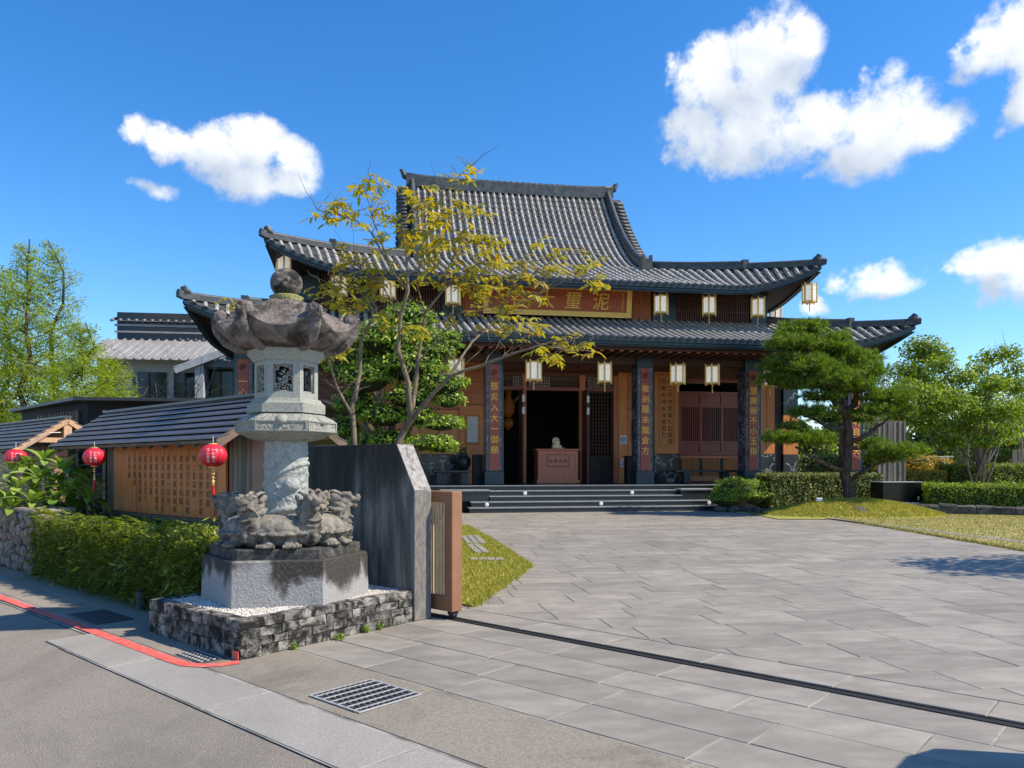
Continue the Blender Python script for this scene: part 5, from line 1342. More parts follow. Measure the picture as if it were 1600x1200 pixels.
# ------------------------------------------------------------------ roofed notice boards by the road
def pavilion(s0, s1, label, board=True):
    t = thing('notice_pavilion', label, 'pavilion', G(s1, 0, 0), GA)
    n = s1-s0; zE, zR, tE, tR = 1.80, 2.40, -.55, .35
    k = 7
    for sd in (0, 1):
        for i in range(k):
            f0, f1 = i/k, (i+1)/k
            ya, yb = tE+(tR-tE)*f0, tE+(tR-tE)*f1+.015; za, zb = zE+(zR-zE)*f0+.036, zE+(zR-zE)*f1+.004
            if sd: ya, yb = 2*tR-ya, 2*tR-yb
            x0, x1 = -n-.12*0, 0
            m = MB(); th = .02
            P = [(x0,ya,za),(x1,ya,za),(x1,yb,zb),(x0,yb,zb)]
            if sd: P = [P[1],P[0],P[3],P[2]]
            m.add(P+[(p[0],p[1],p[2]-th) for p in P], [(0,1,2,3),(7,6,5,4),(0,4,5,1),(1,5,6,2),(2,6,7,3),(3,7,4,0)]); m.build('roof_strip', M['metal_roof'], t)
    m = MB(); m.box(-n, 0, tR-.06, tR+.06, zR+.005, zR+.04); m.build('roof_ridge', M['metal_roof'], t)
    for x in (-n+.02, -.02):
        for sd in (0,1):
            m = MB(); y0, y1 = (tE+.01, tR) if not sd else (2*tR-tE-.01, tR)
            m.bar((x, y0, zE-.045), (x, y1, zR-.045), .035, .1); m.build('barge_board', M['pale_wood' if not board else 'roof_edge'], t)
    m = MB(); m.box(-n+.05, -.05, tE+.03, tE+.09, zE-.035, zE+.005); m.build('eave_fascia', M['roof_edge'], t)
    x = -n+.25
    while x < -.1:
        m = MB(); m.bar((x, tE+.05, zE-.05), (x, tR, zR-.07), .05, .07); m.build('rafter', M['roof_edge'], t); x += .42
    m = MB(); m.add([(-n+.04,tE+.04,zE-.012),(-.04,tE+.04,zE-.012),(-.04,tR,zR-.02),(-n+.04,tR,zR-.02),(-n+.04,2*tR-tE,zE-.012),(-.04,2*tR-tE,zE-.012)], [(3,2,1,0),(4,5,2,3)]); m.build('roof_lining', M['wood_black'], t)
    return t
pv = pavilion(-8.35, -2.78, 'long low pavilion with dark metal roof sheltering an inscribed wooden board')
S = -2.78   # local x = s - S
def PX(s): return s-S
bs0, bs1 = -7.15, -3.62
nb = 18
for i in range(nb):
    x0 = PX(bs0+(bs1-bs0)*i/nb); x1 = PX(bs0+(bs1-bs0)*(i+1)/nb); MB().bbox(x0+.003, x1-.003, .0, .035, .80, 1.80, .004).build('plank', M['wood_board'], pv)
m = MB(); txt = '一切有為法如夢幻泡影如露亦如電應作是觀無上甚深微妙法百千萬劫難遭遇我今見聞得受持願解如來真實義'
k = 0
for c in range(15):
    s = bs1-.28-c*.19
    nn = (7,6,7,5,7,6,7,6,7,7,5,6,6,4,3)[c]
    for r in range(1 if c == 0 else 0, nn):
        put_char(m, txt[k % len(txt)], PX(s), 1.60-r*.118, .095, -.003); k += 1
m.build('inscription', M['ink'], pv)['kind'] = 'stuff'
MB().bbox(PX(bs0-.28), PX(bs1+.02), -.05, .05, .735, .797, .006).build('sill', M['roof_edge'], pv)
for i in range(5):
    x0 = PX(bs0-.26)+.05*i; MB().bbox(x0, x0+.044, .0, .03, .80, 1.80, .004).build('side_plank', M['wood_grey'], pv)
for i in range(6):
    x0 = PX(bs1+.02)+.105*i; MB().bbox(x0+.003, x0+.10, .03, .06, .25, 2.0, .004).build('side_plank', M['wood_dark'] if i == 0 else M['wood_grey'], pv)
MB().bbox(PX(-2.955), PX(-2.62), -.02, .22, .1, 1.93, .01).build('post', M['copper'], pv); MB().bbox(PX(-7.55), PX(-7.42), -.02, .1, 0, 1.9, .008).build('post', M['wood_black'], pv)
for i in range(34):
    x0 = PX(bs0)+.104*i
    if i in (14, 15): continue
    MB().bbox(x0, x0+.045, .01, .04, .42, .733, .003).build('slat', M['pale_wood'], pv)
MB().box(PX(-7.4), PX(-2.97), .12, .9, 0, 2.0).build('backing', M['wood_black'], pv)
p2 = pavilion(-15.5, -10.15, 'left pavilion with dark metal roof and pale bargeboards at the picture edge', False)
p2.location = G(-10.15,0,0)
MB().bbox(-.62,-.38,.23,.47,0,2.2,.008).build('post', M['copper'], p2); m = MB(); m.bar((-.06,-.25,1.98),(-.06,.95,1.98),.06,.09); m.build('tie_beam', M['pale_wood'], p2)
MB().bbox(-.1,-.02,.28,.42,1.99,2.33,.006).build('king_post', M['pale_wood'], p2); MB().box(-5.3,-.7,.5,.6,0,2.1).build('back_wall', M['wood_black'], p2)
for i in range(14): MB().bbox(-5.2+i*.33,-5.2+i*.33+.31,.44,.49,.9,1.9,.005).build('plank', M['wood_dark'], p2)
# red lanterns
def red_proto():
    t = thing('red_lantern', '', 'lantern', (0,0,0), 0, 'red paper lanterns along the road')
    Rr, Hh = .15, .128; n = 40; prof = [(i/14) for i in range(15)]; m = MB(); vs = []; F = []
    for f in prof:
        th = -math.pi/2*.84+math.pi*.84*f
        for i in range(n):
            a = 2*math.pi*i/n; rr = Rr*math.cos(th)*(1-.035*(i % 2)); vs.append((rr*math.cos(a), rr*math.sin(a), Hh*math.sin(th)/math.sin(math.pi/2*.84)))
    for k in range(14):
        for i in range(n): F.append((k*n+i, k*n+(i+1) % n, (k+1)*n+(i+1) % n, (k+1)*n+i))
    m.add(vs, F); m.build('shade', M['lantern_red'], t, False)
    for z in (-Hh-.008, Hh-.006): c = MB(); c.lathe([(.04,z),(.046,z+.004),(.046,z+.012),(.04,z+.016)], 20); c.build('collar', M['gold'], t)
    tx = MB()
    for (cx, s_) in ((-.045,'三心堂寶'),(.012,'一心佛光')):
        for i, ch in enumerate(s_):
            vs, fs = glyph(ch); z0 = .065-i*.042; V = []
            for p in vs:
                x = cx+.01+p[0]*.034; z = z0+p[1]*.034; q = max(.05, 1-(x/Rr)**2-(z/Hh*.93)**2); V.append((x, -Rr*math.sqrt(q)-.0035, z))
            tx.add(V, fs)
    tx.build('lettering', M['white'], t)['kind'] = 'stuff'
    c = MB(); c.tube([(0,0,-Hh),(0,0,-Hh-.2)], .004, 5); c.ball((0,0,-Hh-.04), .013, 8, 6); c.ball((0,0,-Hh-.075), .018, 8, 6); c.ball((0,0,-Hh-.12), .014, 8, 6); c.lathe([(.012,-Hh-.2),(.016,-Hh-.16),(.008,-Hh-.14)], 8); c.build('bead_cord', M['gold'], t)
    c = MB(); c.lathe([(.02,-Hh-.34),(.021,-Hh-.3),(.014,-Hh-.2)], 12); c.build('tassel', M['tassel_red'], t)
    c = MB(); c.tube([(0,0,Hh),(0,0,Hh+.09)], .005, 5); c.build('hook', M['galv'], t); return t
rp = red_proto(); rp.location = G(-2.55,-.72,1.615); rp.rotation_euler = (0,0,R(14)); rp['label'] = 'red paper lantern hanging in front of the inscribed board, beside the stone lantern'
dup(rp, G(-5.95,-.72,1.625), R(24), 'red paper lantern under the left end of the long pavilion eave')
l3 = dup(rp, G(-8.75,-.9,1.63), R(30), 'red paper lantern above the broad leaved shrub near the left pavilion'); l3.scale = (1.12,1.12,1.12)
rd = thing('lantern_rod', 'curved white metal rod holding the leftmost red lantern', 'rod', G(-8.75,-.9,1.77), GA); m = MB(); m.tube([(0,0,.0),(.0,0,.09),(.0,.0,.11)], .008, 6); m.tube([(.06,.1,.02),(.12,.25,.17),(.18,.45,.28),(.2,.6,.29)], .008, 6); m.build('rod', M['galv'], rd)
# ------------------------------------------------------------------ foliage helpers
def hedge_pts(sx, sy, h, dens, rough=.06):
    P = []; Nn = []
    for (w, l, fn, nv) in ((sx,sy,lambda a,b:(a*sx-sx/2,b*sy-sy/2,h),(0,0,1)),(sx,h,lambda a,b:(a*sx-sx/2,-sy/2,b*h),(0,-1,0)),(sx,h,lambda a,b:(a*sx-sx/2,sy/2,b*h),(0,1,0)),(sy,h,lambda a,b:(-sx/2,a*sy-sy/2,b*h),(-1,0,0)),(sy,h,lambda a,b:(sx/2,a*sy-sy/2,b*h),(1,0,0))):
        n = int(w*l*dens); a = nr.uniform(0,1,n); b = nr.uniform(0,1,n); x, y, z = fn(a, b)
        p = np.stack([np.broadcast_to(x,(n,)), np.broadcast_to(y,(n,)), np.broadcast_to(z,(n,))], 1).astype(float)
        lump = .5*np.sin(p[:,0]*5.1+1)*np.sin(p[:,2]*6.3+2)+.5*np.sin(p[:,0]*11+p[:,1]*9)*np.cos(p[:,2]*8)
        p += np.array(nv)*(rough*lump[:,None]+nr.normal(0,rough*.5,(n,1))-rough*.6*nr.uniform(0,1,(n,1))**2)
        P.append(p); Nn.append(np.tile(np.array(nv,float),(n,1)))
    return np.concatenate(P), np.concatenate(Nn)
def hedge(name, label, cat, loc, rot, sx, sy, h, size, dens, mt, aspect=.5, rough=.06, group=None, core='core_hedge', droop=0., extra=None):
    t = thing(name, label, cat, loc, rot, group)
    P, Nn = hedge_pts(sx, sy, h, dens, rough); Nn = Nn+np.array([0,0,.35])
    V = leaf_quads(P-unit(Nn)*size*.35, Nn, size, aspect, .75, droop)
    ob('foliage', np_mesh('foliage', V, 4, mt), t)
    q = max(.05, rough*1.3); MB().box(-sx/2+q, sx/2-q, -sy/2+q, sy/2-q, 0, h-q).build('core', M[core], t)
    if extra: extra(t)
    return t
def shrub(name, label, cat, loc, pads, size, dens, mt, aspect=.55, core='core_hedge', group=None, jitter=.7, corescale=.78):
    t = thing(name, label, cat, loc, 0, group); P, Nn = pads_points(pads, dens); Nn = Nn+np.array([0,0,.3])
    ob('foliage', np_mesh('foliage', leaf_quads(P, Nn, size, aspect, jitter), 4, mt), t)
    m = MB()
    for (x,y,z,rx,ry,rz) in pads: m.ball((x,y,z), (rx*corescale,ry*corescale,rz*corescale), 10, 7)
    m.build('core', M[core], t); return t
def wander(a, b, n, amp, sag=0):
    a = Vector(a); b = Vector(b); L_ = (b-a).length; out = []
    for i in range(n+1):
        f = i/n; p = a.lerp(b, f); w = math.sin(math.pi*f)*amp*L_
        out.append(p+Vector((rng.uniform(-w,w), rng.uniform(-w,w), rng.uniform(-w,w)*.6+sag*math.sin(math.pi*f)*L_)))
    return out
# hedge in front of the pavilion
def twigs(t):
    m = MB()
    for i in range(16):
        x = rng.uniform(-2.2,2.2); m.tube(wander((x,-.5,.05),(x+rng.uniform(-.2,.2),-.54,rng.uniform(.5,.85)),5,.06), .006, 5)
    m.build('bare_twigs', M['trunk_grey'], t)['kind'] = 'stuff'
hg = hedge('hedge', 'shaggy fern-like green hedge along the sidewalk before the pavilion', 'hedge', G(-3.9,-.86,0), GA, 4.75, 1.0, 0.72, .09, 1700, M['lf_hedge'], .3, .12, droop=.25, extra=twigs)
# long fern sprays hanging out of it
n = 1700; P_ = np.stack([nr.uniform(-2.35,2.35,n), np.full(n,-.5), nr.uniform(.05,.9,n)], 1); V = []
for p in P_:
    d = np.array([nr.normal(0,.7), -1.0, nr.normal(.1,.6)]); d /= np.linalg.norm(d); L_ = nr.uniform(.1,.3); sd = np.cross(d, [0,0,1.]); sd /= np.linalg.norm(sd)
    for k in range(8):
        c = p+d*L_*k/8+np.array([0,0,-.35*L_*(k/8)**2]); ll = .05*(1-.5*k/8)
        for s in (-1,1):
            a = sd*s+d*.6; V += [c, c+a*ll*.5+d*.011, c+a*ll, c+a*ll*.5-d*.011]
ob('fronds', np_mesh('fronds', np.array(V), 4, M['lf_hedge']), hg)['kind'] = 'stuff'
lp = thing('garden_light', 'small dark green ground light at the foot of the hedge', 'light', G(-2.62,-1.47,0), GA); m = MB(); m.lathe([(.05,0),(.05,.12),(.062,.13),(.062,.19),(.03,.2)], 16); m.build('body', M['teal'], lp)
# cobble wall
cw = thing('cobble_wall', 'low wall of rounded cobbles at the left edge', 'wall', G(-6.35,-1.38,0), GA)
MB().box(-3.6, 0, .03, .55, 0, .84).build('core', M['mortar'], cw); MB().bbox(-3.6, .02, .0, .56, .84, .9, .02).build('coping', M['cobble'], cw)
pts_ = []
for k in range(6000):
    x, z, q = -rng.uniform(.02, 2.9), rng.uniform(.05,.8), rng.uniform(.048,.085)
    if all((x-a)**2+((z-b)*1.0)**2 > (q*.93+c)**2*.92 for a, b, c in pts_): pts_.append((x,z,q))
    if len(pts_) > 260: break
for (x,z,q) in pts_:
    m = MB(); m.ball((0,0,0), (q*rng.uniform(.95,1.2),.05,q*rng.uniform(1.0,1.35)), 8, 6); m.v = [(p[0]+rng.uniform(-.009,.009), p[1], p[2]+rng.uniform(-.009,.009)) for p in m.v]
    o = m.build('cobble', M['cobble'], cw, False, (x, .02, z)); o.rotation_euler = (0, rng.uniform(-.7,.7), 0)
for r in range(7):
    y = .06
    while y < .5:
        w = rng.uniform(.14,.22); MB().bbox(-.02,.03,0,w-.01,0,.11,.02).build('cobble', M['cobble'], cw, False, (0,y,.01+r*.118)); y += w
# broad leaved shrub with single leaves
m = MB(); NL = 7; vs = []
for i in range(NL+1):
    f = i/NL; w = .5*min(1,.12+(f*1.3)**1.1)*max(0,1-max(0,f-.62)/.38)**.55+.01; x = f; z = .14*math.sin(f*2.6)-.22*f*f
    vs += [(x,-w*.33,z+.05*w), (x,0,z), (x,w*.33,z+.05*w)]
F = []
for i in range(NL): F += [(i*3, (i+1)*3, (i+1)*3+1, i*3+1), (i*3+1, (i+1)*3+1, (i+1)*3+2, i*3+2)]
m.add(vs, F); leaf_me = m.mesh('leaf', M['lf_green_obj'], True)
bsx = thing('broad_leaf_shrub', 'frangipani-like shrub with big glossy leaves behind the cobble wall', 'shrub', G(-7.3,-.5,0), 0); BO = G(-7.3,-.5,0)
stm = MB()
for (u, v, Y) in ((102,738,11.9),(62,752,11.8),(28,768,11.6),(8,790,11.7),(128,752,12.1),(137,782,11.5),(88,786,11.4),(52,790,11.3),(112,772,11.6),(45,735,12.4),(20,745,12.3),(80,760,12.3),(-15,770,11.9),(118,800,11.6),(20,800,11.3),(70,725,12.4)):
    p = at(u, v, Y)-BO; stm.tube(wander((p.x*.45,p.y*.45,.1), p-Vector((0,0,.03)), 4, .05), [.03,.028,.024,.02,.014], 6)
    for k in range(15):
        a = 2.4*k+rng.uniform(-.2,.2); o = ob('leaf', leaf_me, bsx, p); l = rng.uniform(.36,.5)*(1 if k > 3 else .7); o.rotation_euler = (rng.uniform(-.2,.2), R(-66+k*6.2), a); o.scale = (l,l*.95,l)
stm.build('stems', M['trunk_grey'], bsx, True)
# low foliage behind it
shrub('shrub', 'dark low shrub in the gap between the pavilions', 'shrub', G(-8.6,.3,0), [(0,0,.5,.6,.5,.55),(-.9,.2,.45,.6,.5,.5),(.8,.1,.4,.5,.4,.45)], .09, 220, M['lf_green'])
# ------------------------------------------------------------------ buildings behind
sh = thing('dark_shed', 'long dark metal shed with a flat roof behind the pavilions', 'building', (0,0,0))
poly = [(-12.9,20.2),(-9.4,17),(-4.6,17.6),(-4.6,22),(-12,24)]
m = MB(); m.prism(poly, -.05, 2.92); m.build('wall', M['navy_metal'], sh)
m = MB(); m.prism([(-13.3,20.3),(-9.45,16.55),(-4.2,17.2),(-4.2,22.3),(-12.1,24.4)], 2.92, 2.99); m.build('roof', M['iron'], sh)
for i in range(14):
    f = .35+.6*i/14; x, y = -12.9+3.5*f, 20.2-3.2*f; MB().bbox(-.03,.03,-.05,0,1.4,2.75,.006).build('slat', M['wood_grey'], sh, False, (x-.03,y-.03,0), R(-42.5))
for i in range(4):
    q = MB(); q.ball((0,0,0), .035, 8, 6); q.build('bulb', M['white'], sh, True, (-9.0+i*1.3,16.95+i*.16,2.7))
fb_ = thing('grey_building', 'grey tiled modern building with pale walls behind the shed', 'building', (-18,38,0), R(8))
def tiled(m, x0, x1, y0, y1, z0, z1, sp, parent, name, mt):
    m.add([(x0,y0,z0),(x1,y0,z0),(x1,y1,z1),(x0,y1,z1)], [(0,1,2,3)]); o = m.build(name, mt, parent); rb = MB(); x = x0+sp/2
    while x < x1: rb.tube([(x,y0-.03,z0+.02),(x,y1,z1+.02)], sp*.2, 6); x += sp
    r = rb.build(name+'_ribs', mt, o, True); r['kind'] = 'stuff'; return o
tiled(MB(), -3.2, 8.5, -.5, 3.2, 6.7, 8.2, .42, fb_, 'roof', M['light_tile']); tiled(MB(), .4, 9, 3.25, 5.4, 8.25, 9.45, .4, fb_, 'upper_roof', M['dark_tile'])
MB().box(-2.6, 2.4, 3.3, 5.6, 8.25, 9.7).build('roof_lantern', M['glass_dark'], fb_); tiled(MB(), -3.0, 2.7, 3.1, 4.8, 9.2, 9.75, .4, fb_, 'lantern_roof', M['dark_tile'])
for z in (8.6, 8.95): MB().box(-2.7, 2.5, 3.2, 3.29, z, z+.1).build('louvre', M['light_tile'], fb_)
MB().box(-2.6, 9, .6, 5.5, -.1, 7.02).build('wall', M['grey_wall'], fb_)
for (x0,x1,z0,z1) in ((-.9,.7,4.3,6.2),(1.05,2.2,4.3,6.2),(2.75,3.9,3.5,6.4),(4.6,8.5,3.5,5.9)):
    w_ = MB().box(x0,x1,.5,.59,z0,z1).build('window', M['glass_dark'], fb_)
    MB().box((x0+x1)/2-.04,(x0+x1)/2+.04,.46,.499,z0,z1).build('mullion', M['black'], w_)
MB().bbox(2.3,2.72,-.4,.55,2.0,6.5,.02).build('pier', M['grey_wall'], fb_); m = MB(); m.bar((1.4,-.45,6.2),(4.6,-.45,7.5),.3,.35); m.build('gable_beam', M['grey_wall'], fb_)
m = MB(); m.add([(2.7,-.44,6.4),(4.6,-.44,7.3),(6.5,-.44,6.4)], [(0,1,2)]); m.build('gable_glass', M['glass_dark'], fb_)
for i in range(12): MB().bbox(4.1+i*.13,4.1+i*.13+.125,.3,.45,2.6,5.2,.01).build('shutter_board', M['wood_grey'], fb_)
MB().bbox(-6.5,-2.4,-.3,.3,6.0,6.35,.02).build('flat_canopy', M['grey_wall'], fb_)
# ------------------------------------------------------------------ trees
def cypress(u, Y, H, label, seed, spread=2.2, base=0):
    x = (u-800)/1200*Y; t = thing('bald_cypress', label, 'tree', (x,Y,0), 0, 'feathery cypresses at the left edge'); r_ = random.Random(seed)
    m = MB(); tr_ = [(r_.uniform(-.05,.05)*i, r_.uniform(-.05,.05)*i, H*i/9) for i in range(10)]; m.tube(tr_, [.13*(1-.9*i/9)+.008 for i in range(10)], 8); m.build('trunk', M['trunk_dark'], t, True)
    b = MB(); P = []; Nn = []
    for k in range(60):
        f = .16+.83*(k/60); z = H*f; a = k*2.4+r_.uniform(-.4,.4); L_ = spread*(1-f)**.75*r_.uniform(.65,1.15)+.15
        d = Vector((math.cos(a), math.sin(a), r_.uniform(.25,.6))); e = Vector((0,0,z))+d*L_; path = wander((0,0,z), e, 4, .06)
        b.tube(path, [.028,.02,.014,.01,.005], 4, False)
        n = int(46*L_)+12
        for j in range(n):
            g = r_.uniform(.12,1)**.8; q = Vector((0,0,z)).lerp(e, g); w = .1+.22*L_*(1-abs(g-.6)); P.append((q.x+r_.gauss(0,w*.55), q.y+r_.gauss(0,w*.55), q.z+r_.gauss(0,w*.38))); Nn.append((d.x*.3,d.y*.3,1))
    o = b.build('branches', M['trunk_dark'], t); o['kind'] = 'stuff'
    P = np.array(P); P = np.repeat(P, 4, 0)+nr.normal(0,.08,(len(P)*4,3)); Nn = np.repeat(np.array(Nn), 4, 0)
    ob('foliage', np_mesh('foliage', leaf_quads(P, Nn, .13, .22, .8, .15), 4, M['lf_cypress']), t)['kind'] = 'stuff'
cypress(42, 26.5, 9.2, 'tall feathery light green cypress, middle of the left group', 1); cypress(83, 27.5, 9.5, 'tall feathery light green cypress with the highest tip, nearest the grey building', 2, 2.5); cypress(8, 28.5, 8.9, 'feathery light green cypress cut by the left edge', 3); cypress(128, 24.5, 6.0, 'shorter feathery cypress before the grey roof', 4, 2.2); cypress(-45, 27, 9, 'feathery cypress mostly outside the left edge', 5)
cypress(172, 27.5, 5.3, 'low feathery cypress beside the pale wall of the grey building', 6, 2.0)
def bare_tree(name, label, pos, H, spread, seed, mt, n=14, rad=.06):
    r_ = random.Random(seed); t = thing(name, label, 'tree', pos); m = MB(); m.tube(wander((0,0,0),(r_.uniform(-.1,.1),0,H*.45),4,.03), [rad,rad*.9,rad*.8,rad*.75,rad*.7], 7); m.build('trunk', mt, t, True); b = MB()
    for k in range(n):
        z = H*(.25+.25*r_.random()); a = r_.uniform(0,6.28); e = Vector((math.cos(a)*spread*r_.uniform(.4,1), math.sin(a)*spread*r_.uniform(.4,1), H*r_.uniform(.6,1))); p = wander((0,0,z), e, 5, .07); b.tube(p, [rad*.5,rad*.4,rad*.3,rad*.22,rad*.15,rad*.08], 5, False)
        for j in range(5):
            q = p[r_.randint(1,4)]; d = Vector((r_.uniform(-1,1),r_.uniform(-1,1),r_.uniform(.1,1.2)))*spread*.33; b.tube(wander(q, q+d, 3, .08), [rad*.18,rad*.14,rad*.1,rad*.05], 4, False)
    b.build('branches', mt, t)['kind'] = 'stuff'; return t
bare_tree('bare_tree', 'leafless spreading tree before the pale building wall', (-10.9,24.8,0), 5.3, 1.9, 4, M['trunk_grey'], 18)
# the yellowing tree by the wall ------------------------------------------------
def yellow_tree():
    t = thing('yellow_tree', 'slender many-stemmed tree with yellowing compound leaves rising behind the dark wall', 'tree', (-1.75,10.6,0)); O = Vector((-1.75,10.6,0))
    def Q(p): return at(p[0], p[1], 10.6+(p[2] if len(p) > 2 else 0))-O
    def limb(name, pts, r0, r1, mt='trunk_tan'):
        P = [Q(p) for p in pts]; out = []
        for i in range(len(P)-1):
            a, b = P[i], P[i+1]
            for k in range(4):
                f = k/4; out.append(a.lerp(b, f)+Vector((rng.uniform(-1,1),rng.uniform(-1,1),rng.uniform(-1,1)))*(a-b).length*.014*(0 < k))
        out.append(P[-1]); n = len(out); m = MB(); m.tube(out, [.8*(r0+(r1-r0)*(i/(n-1))**.7) for i in range(n)], 8); return m.build(name, M[mt], t, True), out
    tips = []
    A = [(([556,790,0],[553,692,0],[550,640,.0],[556,612,.05],[562,585,.1],[565,531,.1],[578,505,.15],[590,480,.2]),.065,.022),
         (([551,650,0],[538,628,-.1],[526,605,-.15],[515,566,-.3],[503,545,-.4]),.035,.014),
         (([600,800,.2],[622,692,.1],[634,668,.1],[641,654,.1],[638,600,0],[630,572,-.05],[622,547,-.1],[626,493,-.15],[638,455,-.2],[634,393,-.2],[628,350,-.3]),.075,.018),
         (([641,654,.1],[648,610,.2],[653,566,.25],[660,525,.3],[664,489,.35],[691,455,.4],[745,412,.6],[790,395,.8]),.05,.012),
         (([632,672,.1],[655,640,-.1],[676,616,-.2],[707,585,-.35],[757,570,-.5],[806,551,-.7],[860,535,-.9],[905,528,-1.0]),.055,.010),
         (([700,592,-.3],[720,560,-.2],[737,535,0],[758,516,.2],[776,500,.3],[800,480,.4]),.028,.010),
         (([638,455,-.2],[610,420,-.2],[580,363,-.2],[556,345,-.2],[530,336,-.2],[496,328,-.2]),.022,.007),
         (([610,420,-.2],[585,350,0],[572,301,.1],[580,272,.1]),.014,.006),
         (([634,393,-.2],[650,360,.1],[668,335,.2],[691,309,.2],[718,274,.3],[737,259,.3]),.018,.006),
         (([626,493,-.15],[600,450,0],[575,430,.1],[545,405,.1],[520,395,.1]),.018,.007),
         (([590,480,.2],[560,455,.3],[530,440,.3],[500,450,.2]),.016,.006),
         (([691,455,.4],[700,420,.3],[715,390,.2],[725,350,.1],[722,320,.1]),.018,.006),
         (([745,412,.6],[800,412,.8],[850,405,.9],[900,395,1.0],[935,398,1.0]),.014,.005),
         (([776,500,.3],[800,450,.4],[830,430,.4],[845,420,.4]),.012,.005),
         (([860,535,-.9],[880,548,-.9],[900,552,-.95]),.01,.004), (([664,489,.35],[650,440,.4],[660,400,.5],[690,370,.5],[700,345,.5]),.018,.006),
         (([653,566,.25],[690,520,.6],[740,490,.9],[780,470,1.]),.016,.006),(([860,450,.6],[900,430,.6],[940,435,.6]),.008,.004),(([800,480,.4],[835,465,.5],[860,450,.6]),.01,.006),
         (([515,566,-.3],[520,530,-.3],[530,500,-.2],[560,470,-.1]),.014,.006)]
    lims = []
    for pts, r0, r1 in A:
        o, P = limb('trunk' if r0 > .05 else 'branch', pts, r0, r1); lims.append(P)
    tw = MB()
    for P in lims:
        for k in range(17):
            q = P[rng.randint(len(P)//3, len(P)-1)]; d = Vector((rng.uniform(-1,1), rng.uniform(-1,1), rng.uniform(-.2,1))).normalized()*rng.uniform(.2,.6); tw.tube(wander(q, q+d, 4, .07), [.006,.005,.004,.003,.002], 4, False)
    tw.build('twigs', M['trunk_tan'], t)['kind'] = 'stuff'
    # sprays: (u, v, radius px, count, dY)
    C = [(582,282,16,7,.1),(575,300,12,4,.1),(500,335,16,5,-.2),(535,322,20,7,-.2),(555,335,24,9,-.2),(520,345,12,4,-.2),(590,330,16,5,0),(640,305,22,8,-.1),(660,325,26,10,-.1),(690,330,24,9,.2),(720,320,20,7,.1),(740,330,16,6,.2),(735,268,18,6,.3),(712,285,12,4,.3),
         (650,355,28,10,-.2),(690,365,30,12,.4),(720,360,24,9,.3),(670,390,30,12,.2),(710,395,34,14,.4),(750,395,34,14,.5),(740,425,30,11,.5),(780,405,26,10,.7),(800,430,28,12,.6),(820,415,20,8,.5),(770,450,24,9,.4),(795,470,24,10,.4),(760,470,18,6,.5),
         (560,410,28,11,.1),(530,405,20,7,.1),(590,425,24,9,0),(545,440,24,9,.2),(515,450,20,8,.2),(500,462,12,4,.2),(580,455,20,7,.2),(600,470,18,6,.2),(620,440,18,6,0),(660,440,18,6,.3),(690,430,22,8,.4),
         (810,505,22,9,.3),(785,500,18,7,.3),(825,515,14,5,.3),(790,525,12,4,.3),(905,538,18,7,-1.),(880,535,14,5,-.9),(868,562,12,5,-.9),(845,545,9,3,-.9),(938,436,14,5,.6),(900,412,20,7,1.),(930,405,18,6,1.),(870,395,16,6,.9),(865,420,16,6,.9),(850,440,16,5,.6),(840,460,14,4,.5),(835,380,10,3,.8),
         (640,515,14,5,0),(655,522,10,3,0),(600,500,12,4,.1),(560,485,18,6,-.1),(540,470,16,6,-.1),(700,500,12,4,.6),(745,480,16,6,.8),(725,445,20,7,.5),(760,370,18,6,.5),(600,375,14,4,-.1),(625,365,16,5,-.2),(525,560,14,5,-.3),(505,550,12,4,-.3),(535,520,12,4,-.2),(365,478,12,4,1.5)]
    sprays = []
    for (u,v,r,n,dy) in C:
        for k in range(int(n*.98)+1):
            sprays.append((u+rng.gauss(0,r*.7), v+rng.gauss(0,r*.5), dy+rng.uniform(-.35,.35)))
    lv = MB(); lv.add([(0,0,0),(.3,.16,.04),(.65,.15,.02),(1,0,-.12),(.65,-.15,.02),(.3,-.16,.04),(.5,0,-.02)], [(0,1,6),(1,2,6),(2,3,6),(3,4,6),(4,5,6),(5,0,6)]); lme = lv.mesh('leaf', M['lf_yellow_obj']); LV, LF = list(lv.v), list(lv.f)
    mats = []; ra = MB()
    for sp in sprays:
        p = Q(sp); a = rng.uniform(0,6.28); d = Vector((math.cos(a), math.sin(a), rng.uniform(-.5,.25))).normalized(); L_ = rng.uniform(.14,.26); up = Vector((rng.uniform(-.5,.5),rng.uniform(-.5,.5),1)).normalized(); sd = d.cross(up).normalized(); up = sd.cross(d)
        q0 = p-d*L_*.5; ra.tube([q0, q0+d*L_], .003, 3, False)
        for j in range(rng.choice((5,7,7))):
            f = (j//2+.6)/4; s = 1 if j % 2 else -1; c = q0+d*L_*f
            e = (d*rng.uniform(.4,.9)+sd*s*1.0+up*rng.uniform(-.6,.1)).normalized()
            if j == 0: c = q0+d*L_; e = (d+up*rng.uniform(-.6,0)).normalized()
            l = rng.uniform(.085,.16); b = e.cross(up+sd*rng.uniform(-.3,.3)).normalized(); nn = b.cross(e)
            m = np.zeros((3,4))
            for i in range(3): m[i] = (e[i]*l, b[i]*l, nn[i]*l, c[i])
            mats.append(m)
    rng.shuffle(mats)
    for m in mats[:300]: o = ob('leaf', lme, t); o.matrix_local = Matrix([list(r) for r in m]+[[0,0,0,1]])
    ob('leaves', np_inst('leaves', LV, LF, np.array(mats[300:]), M['lf_yellow']), t)['kind'] = 'stuff'
    ra.build('leaf_stalks', M['trunk_tan'], t)['kind'] = 'stuff'
yellow_tree()
